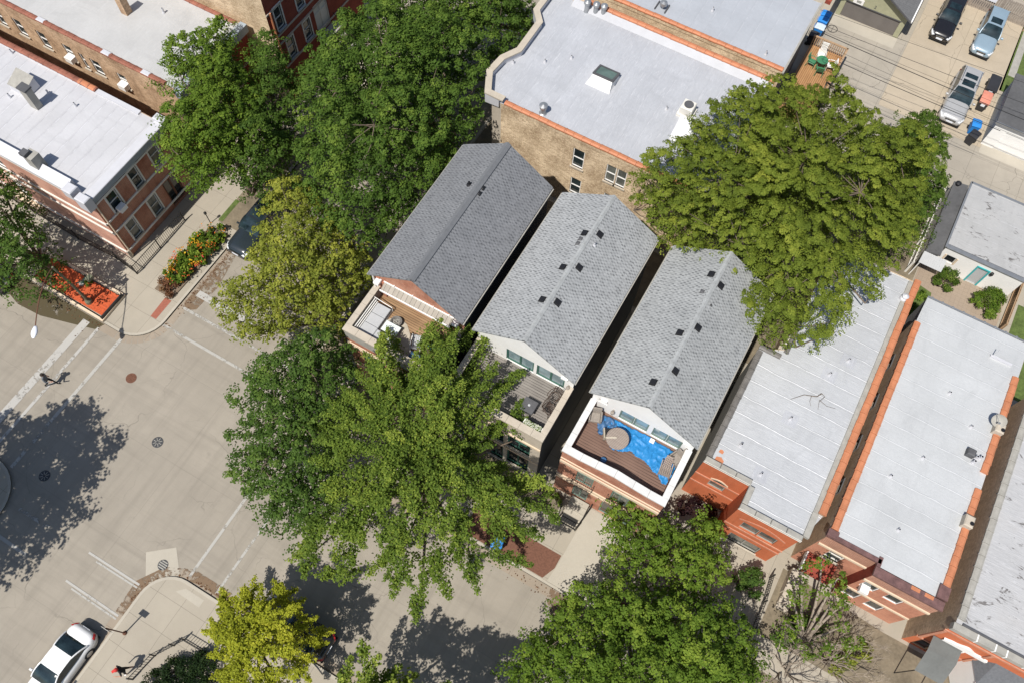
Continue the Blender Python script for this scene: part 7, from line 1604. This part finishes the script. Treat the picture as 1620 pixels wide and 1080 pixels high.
SD = thing('satellite_dish', 'white satellite dish on the parapet beside the white chimney', 'satellite dish', (15.9, 26.3, Z8)); b = MB(); R = []
cd_ = Vector(at(1581, 664, Z8+0.6)); nrm = Vector((-0.15, -0.75, 0.62)).normalized(); u_ = nrm.orthogonal().normalized(); v_ = nrm.cross(u_)
for i in range(6): rr = 0.37*i/5+0.01; R.append([tuple(cd_+(u_*math.cos(t_)+v_*math.sin(t_))*rr+nrm*(0.12*(rr/0.37)**2)) for t_ in np.linspace(0, 2*PI, 25)[:-1]])
b.loft(R, False); do = b.build('dish', 'stone_grey', SD, smooth=True); b = MB(); b.tube([tuple(cd_-nrm*0.02), tuple(cd_+Vector((0.25, 0.1, -0.2))), (cd_.x+0.28, cd_.y+0.1, Z8-0.02)], 0.03, 6); b.build('mount', 'grey_metal', SD)
b = MB(); b.tube([tuple(cd_-v_*0.42+nrm*0.1), tuple(cd_+nrm*0.5)], 0.014, 5); b.lathe((cd_+nrm*0.5).x, (cd_+nrm*0.5).y, [(0.05, (cd_+nrm*0.5).z-0.05), (0.05, (cd_+nrm*0.5).z+0.06)], 8); b.build('feed_arm', 'grey_metal', SD)

# ------------------------------------------------------------------ trees and shrubs
GT = 'street trees around the crossing'
tree('street_tree', 'mid green tree in front of the tan brick building, overlapping its grainy white roof', [(262, 92), (285, 72), (330, 42), (352, 40), (372, 70), (382, 110), (402, 130), (412, 190), (398, 250), (365, 262), (330, 290), (305, 290), (272, 262), (255, 215), (262, 178), (300, 165), (310, 140), (285, 128), (262, 112)],
     8.0, 7.0, 10.2, (-31.0, 20.6), 'round', 'leaf_bright', 0.62, 1.1, 0.145, group=GT, tone=0.0, dome=2.2)
tree('street_tree', 'dark green tree between the tan brick building and the huge maple', [(395, 75), (412, 52), (440, 62), (462, 90), (470, 140), (455, 200), (462, 250), (440, 285), (400, 305), (378, 290), (372, 240), (395, 200), (400, 140)],
     7.0, 5.6, 9.4, (-30.8, 24.6), 'round', 'leaf_maple', 0.62, 1.1, 0.145, group=GT, tone=-0.05, dome=2.2)
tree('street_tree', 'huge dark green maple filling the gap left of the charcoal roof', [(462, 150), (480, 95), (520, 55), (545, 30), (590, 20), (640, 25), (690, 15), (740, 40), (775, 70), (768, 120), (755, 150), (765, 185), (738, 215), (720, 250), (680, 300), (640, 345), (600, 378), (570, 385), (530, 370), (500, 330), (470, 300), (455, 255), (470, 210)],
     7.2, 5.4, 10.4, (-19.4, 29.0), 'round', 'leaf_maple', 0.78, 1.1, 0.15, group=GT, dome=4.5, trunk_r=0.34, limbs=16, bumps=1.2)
tree('street_tree', 'dark green tree at the top edge beside the stepped stone parapet', [(560, 10), (600, -30), (700, -60), (800, -50), (842, -5), (846, 40), (812, 72), (785, 85), (740, 60), (690, 35), (620, 25)],
     6.0, 3.8, 8.0, (-19.3, 42.0), 'round', 'leaf_maple', 0.72, 1.1, 0.15, group=GT, dome=2.8, tone=-0.06)
tree('street_tree', 'olive yellow tree at the kerb between the flower bed and the cedar terrace', [(345, 455), (388, 440), (372, 420), (400, 395), (395, 350), (425, 300), (455, 290), (490, 275), (515, 310), (545, 335), (562, 372), (590, 392), (585, 430), (562, 455), (560, 490), (540, 515), (505, 520), (475, 505), (455, 525), (430, 512), (398, 528), (362, 512), (338, 500), (332, 478)],
     5.5, 3.6, 7.6, (-19.2, 14.6), 'round', 'leaf_olive', 0.62, 0.85, 0.155, group=GT, dome=3.0, tone=0.05, bumps=1.0)
tree('street_tree', 'deep green round tree at the street corner left of the ginkgo', [(352, 628), (385, 618), (380, 592), (412, 560), (440, 555), (470, 530), (520, 522), (560, 548), (575, 590), (560, 650), (540, 700), (545, 760), (520, 812), (500, 835), (470, 842), (440, 840), (402, 795), (372, 770), (358, 752), (378, 722), (392, 700), (352, 692), (368, 670), (385, 655)],
     5.0, 3.4, 7.4, (-17.2, 8.9), 'round', 'leaf_deep', 0.58, 1.0, 0.145, group=GT, dome=3.0, bumps=1.0)
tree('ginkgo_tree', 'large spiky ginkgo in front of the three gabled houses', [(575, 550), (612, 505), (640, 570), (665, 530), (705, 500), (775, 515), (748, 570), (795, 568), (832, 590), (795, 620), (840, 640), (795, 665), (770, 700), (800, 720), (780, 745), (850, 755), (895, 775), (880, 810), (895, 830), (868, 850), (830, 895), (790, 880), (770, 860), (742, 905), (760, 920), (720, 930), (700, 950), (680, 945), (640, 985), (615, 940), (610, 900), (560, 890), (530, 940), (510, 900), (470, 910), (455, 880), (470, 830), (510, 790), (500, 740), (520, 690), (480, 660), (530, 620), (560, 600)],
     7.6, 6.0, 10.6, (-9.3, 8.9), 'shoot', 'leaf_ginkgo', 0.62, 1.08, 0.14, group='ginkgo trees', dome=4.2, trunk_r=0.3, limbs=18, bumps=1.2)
tree('ginkgo_tree', 'bright yellow ginkgo standing between two bottom edge parked cars', [(322, 985), (345, 955), (338, 935), (375, 935), (395, 910), (425, 925), (455, 915), (470, 945), (500, 965), (515, 990), (500, 1020), (512, 1045), (490, 1075), (470, 1120), (400, 1130), (345, 1110), (340, 1065), (330, 1040), (350, 1015), (310, 1000)],
     4.5, 2.8, 6.6, (-12.4, -2.9), 'shoot', 'leaf_yellow', 0.46, 1.0, 0.13, group='ginkgo trees', dome=2.2, bumps=0.9, trunk_r=0.16)
tree('ginkgo_tree', 'yellow green ginkgo cut by the bottom edge right of the black car', [(540, 1045), (552, 1015), (585, 1030), (612, 1045), (650, 1062), (740, 1090), (790, 1105), (800, 1180), (760, 1260), (620, 1260), (560, 1180), (520, 1110), (545, 1075)],
     5.5, 3.6, 8.6, (-5.6, -3.1), 'shoot', 'leaf_ginkgo', 0.62, 1.1, 0.17, group='ginkgo trees', dome=2.8, tone=0.16, trunk_r=0.24)
tree('garden_tree', 'bright green tree in front of the tarpaulin house and the orange front', [(955, 800), (985, 790), (1020, 795), (1055, 815), (1080, 838), (1100, 815), (1130, 808), (1155, 850), (1140, 880), (1162, 900), (1150, 935), (1090, 950), (1030, 940), (985, 915), (968, 880), (958, 840)],
     4.5, 2.8, 6.4, (3.6, 11.6), 'round', 'leaf_bright', 0.55, 1.1, 0.135, group='garden trees', dome=2.4, tone=0.08)
tree('street_tree', 'big bright green tree filling the bottom right kerbside', [(800, 1050), (830, 1010), (845, 985), (880, 960), (905, 925), (960, 915), (1010, 925), (1060, 935), (1110, 930), (1165, 950), (1195, 990), (1195, 1040), (1215, 1065), (1190, 1120), (1120, 1180), (1000, 1200), (880, 1180), (790, 1120), (785, 1075)],
     5.0, 3.2, 7.8, (3.4, 8.7), 'round', 'leaf_bright', 0.62, 1.1, 0.14, group=GT, dome=3.2, tone=0.05, bumps=1.0, trunk_r=0.26, limbs=14)
tree('locust_tree', 'spreading olive green locust tree over the backs of the houses', [(1000, 275), (1030, 235), (1075, 228), (1095, 180), (1125, 165), (1165, 130), (1200, 128), (1240, 140), (1290, 135), (1330, 160), (1375, 175), (1400, 200), (1455, 190), (1470, 260), (1465, 330), (1450, 380), (1425, 420), (1400, 450), (1395, 480), (1370, 450), (1345, 470), (1345, 520), (1300, 550), (1270, 535), (1225, 545), (1188, 528), (1168, 478), (1128, 442), (1090, 412), (1050, 392), (1022, 340), (1000, 320)],
     9.4, 8.0, 12.6, (1.2, 33.0), 'locust', 'leaf_locust', 0.58, 1.15, 0.105, group='garden trees', dome=5.0, trunk_r=0.34, limbs=18, bumps=1.3)
tree('vine_tree', 'dense fine leaved tree at the alley corner right of the locust', [(1395, 215), (1430, 190), (1462, 172), (1480, 200), (1495, 240), (1500, 290), (1485, 330), (1455, 370), (1425, 390), (1400, 330)],
     4.2, 2.2, 6.2, (8.6, 41.8), 'round', 'leaf_vine', 0.5, 1.3, 0.12, group='garden trees', dome=1.8, trunk_r=0.16, bumps=0.5)
tree('street_tree', 'dark tree at the left edge shading the red mulch planter', [(-60, 300), (-10, 270), (25, 280), (42, 325), (50, 350), (80, 385), (88, 410), (75, 440), (60, 460), (20, 450), (-30, 450), (-80, 420)],
     5.0, 3.2, 7.4, (-38.3, 9.1), 'round', 'leaf_deep', 0.6, 1.0, 0.145, group=GT, dome=2.6, tone=0.05)
tree('bare_tree', 'half bare tree with grey twigs before the salmon brick building', [(1232, 960), (1250, 925), (1280, 880), (1318, 872), (1345, 905), (1352, 950), (1340, 985), (1380, 1005), (1370, 1040), (1300, 1050), (1240, 1020)],
     4.2, 2.4, 6.0, (12.6, 11.6), 'round', 'leaf_bright', 0.5, 0.6, 0.13, cover=0.7, group='garden trees', dome=2.4, bark_='bark_pale', limbs=12, tone=0.05)
tree('street_tree', 'tree of which only the shadow reaches into the crossing', None, 8.0, 7.4, 10.4, (-33.0, -6.6), 'round', 'leaf_deep', 0.62, 1.0, 0.22, group=GT, dome=2.6,
     world=[(-35.4, -4.8), (-33.2, -4.0), (-32.6, -2.7), (-31.1, -1.3), (-29.8, -2.0), (-29.3, -3.1), (-27.4, -2.4), (-27.5, -4.3), (-26.8, -6.1), (-27.1, -8.4), (-27.1, -10.5), (-28.2, -12.3), (-32, -12), (-35, -9)])
# leafless shrub: stems that fork again and again
bt = thing('bare_shrub', 'leafless grey twiggy shrub beside the half bare tree', 'shrub', (13.6, 11.9, KB), 'garden shrubs'); b = MB()
def grow(p, d, L, r, lv):
    q_ = p+d*L*0.5+Vector((random.uniform(-.08, .08), random.uniform(-.08, .08), 0.03))*L; e_ = p+d*L+Vector((random.uniform(-.1, .1), random.uniform(-.1, .1), random.uniform(-.02, .12)))*L
    b.tube([tuple(p), tuple(q_), tuple(e_)], [r, r*0.8, r*0.62 if lv else 0.004], 5 if lv > 2 else 3, False)
    if lv:
        for k in range(random.choice((2, 2, 3))):
            nd = (d+Vector((random.gauss(0, .42), random.gauss(0, .42), random.gauss(0.05, .25)))).normalized(); grow(e_ if k else q_.lerp(e_, 0.7), nd, L*random.uniform(0.55, 0.85), r*0.6, lv-1)
def bare(x, y, n, s):
    for k in range(n):
        aa = k*6.28/n+random.uniform(-.3, .3); grow(Vector((x+random.uniform(-.3, .3), y+random.uniform(-.3, .3), 0.1)), Vector((math.cos(aa)*0.62, math.sin(aa)*0.62, 1)).normalized(), random.uniform(1.0, 1.5)*s, 0.05, 4)
bare(14.4, 11.9, 10, 1.0); b.build('twigs', 'bark_pale', bt, recalc=False)
bt = thing('bare_shrub', 'leafless grey twiggy shrub at the bottom edge below the half bare tree', 'shrub', (12.4, 10.0, KB), 'garden shrubs'); b = MB(); bare(12.4, 10.2, 10, 1.0); b.build('twigs', 'bark_pale', bt, recalc=False)
bush('hedge', 'dark evergreen hedge beside the low black iron fence at the bottom', [(-15.9, -6.0, 0.6, 0.8, 0.7), (-15.2, -5.4, 0.7, 0.8, 0.8), (-14.6, -4.8, 0.7, 0.8, 0.8), (-16.3, -6.9, 0.6, 0.7, 0.7), (-15.3, -6.8, 0.7, 0.9, 0.8), (-14.2, -5.9, 0.7, 0.9, 0.8)], 'leaf_dark', 0.1, 1.2, 'hedge')
bush('garden_shrub', 'round dark shrub left of the teal framed garage door', [(12.75, 38.0, 0.9, 0.78, 0.8), (12.5, 37.6, 0.7, 0.6, 0.6), (13.1, 37.7, 0.7, 0.6, 0.6)], 'leaf_vine', 0.11, 1.2, group='garden shrubs')
bush('garden_shrub', 'round shrub with yellow tips right of the teal framed garage door', [(15.6, 37.9, 0.9, 0.85, 0.85), (15.1, 37.5, 0.7, 0.7, 0.6), (15.9, 37.2, 0.7, 0.7, 0.6), (16.0, 38.2, 0.8, 0.6, 0.6)], 'leaf_bright', 0.11, 1.2, group='garden shrubs')
bush('garden_shrub', 'dark blue green shrub below the orange painted front', [(8.9, 13.6, 1.1, 0.7, 0.9), (8.4, 13.2, 0.9, 0.6, 0.7), (9.2, 13.1, 0.8, 0.6, 0.7)], 'leaf_deep', 0.12, 1.2, group='garden shrubs')
pu = at(1100, 815, 1.6); bush('garden_shrub', 'dark purple leaved shrub against the left part of the orange front', [(4.4, 15.5, 1.3, 0.65, 0.9), (5.2, 15.6, 1.2, 0.6, 0.8), (3.8, 15.3, 1.0, 0.5, 0.8)], 'leaf_purple', 0.12, 1.2, group='garden shrubs')
bush('garden_shrub', 'dark leafy shrub under the half bare tree', [(12.2, 12.4, 0.9, 0.9, 0.8), (12.9, 12.9, 0.8, 0.8, 0.7), (11.6, 11.6, 0.8, 0.7, 0.7)], 'leaf_deep', 0.13, 1.0, group='garden shrubs')
bush('garden_shrub', 'pale straggly grass clump before the canopy of the right edge building', [(15.2, 12.6, 0.5, 0.7, 0.5), (15.9, 13.3, 0.5, 0.6, 0.5), (14.8, 11.8, 0.4, 0.6, 0.4)], 'leaf_olive', 0.12, 0.8, group='garden shrubs')
bush('garden_shrub', 'tall grass tuft beside the orange tile coping', [(11.3, 35.0, 0.4, 0.6, 0.4), (11.6, 36.0, 0.4, 0.6, 0.35), (11.3, 33.8, 0.4, 0.5, 0.4)], 'leaf_bright', 0.1, 0.9, group='garden shrubs')
bush('garden_shrub', 'leafy shrub by the front steps of the tarpaulin house', [(-2.6, 12.2, 0.5, 0.45, 0.4), (-3.2, 12.3, 0.5, 0.4, 0.4)], 'leaf_ginkgo', 0.1, 1.0, group='garden shrubs')
# fallen leaves blown together along the kerbs
def litter(pts, n, sp):
    P = []
    for i in range(len(pts)-1):
        a_, b_ = np.array(pts[i]), np.array(pts[i+1]); k = int(n*np.linalg.norm(b_-a_)); t_ = RNG.random((k, 1)); P.append(a_+(b_-a_)*t_+RNG.normal(0, sp, (k, 2))*np.abs(RNG.normal(0, 1, (k, 1))))
    return np.concatenate(P)
P = np.concatenate([litter([(-20.4, -4.5), (-20.0, -3.0), (-18.8, -1.85), (-16, -1.75), (-12, -1.7)], 22, 0.16), litter([(-29.4, 11.0), (-29.35, 16.0)], 26, 0.22), litter([(-38, 7.5), (-33, 7.55)], 14, 0.3), litter([(-30.9, 8.6), (-29.5, 9.9)], 14, 0.2), litter([(-4, 7.5), (2, 7.3)], 12, 0.25), litter([(-20.6, 9), (-20.5, 14)], 16, 0.4), litter([(4, 53), (4.0, 57)], 8, 0.2)])
n = len(P); o = leaf_object('fallen_leaves', np.c_[P, np.full(n, 0.03)+RNG.uniform(0, 0.01, n)], np.array([0, 0, 1.0])+RNG.normal(0, 0.12, (n, 3)), RNG.uniform(0.04, 0.11, n), RNG.random(n), 'leaf_brown'); tag(o, 'dry brown leaves blown along the kerbs', 'fallen leaves', None, 'stuff')
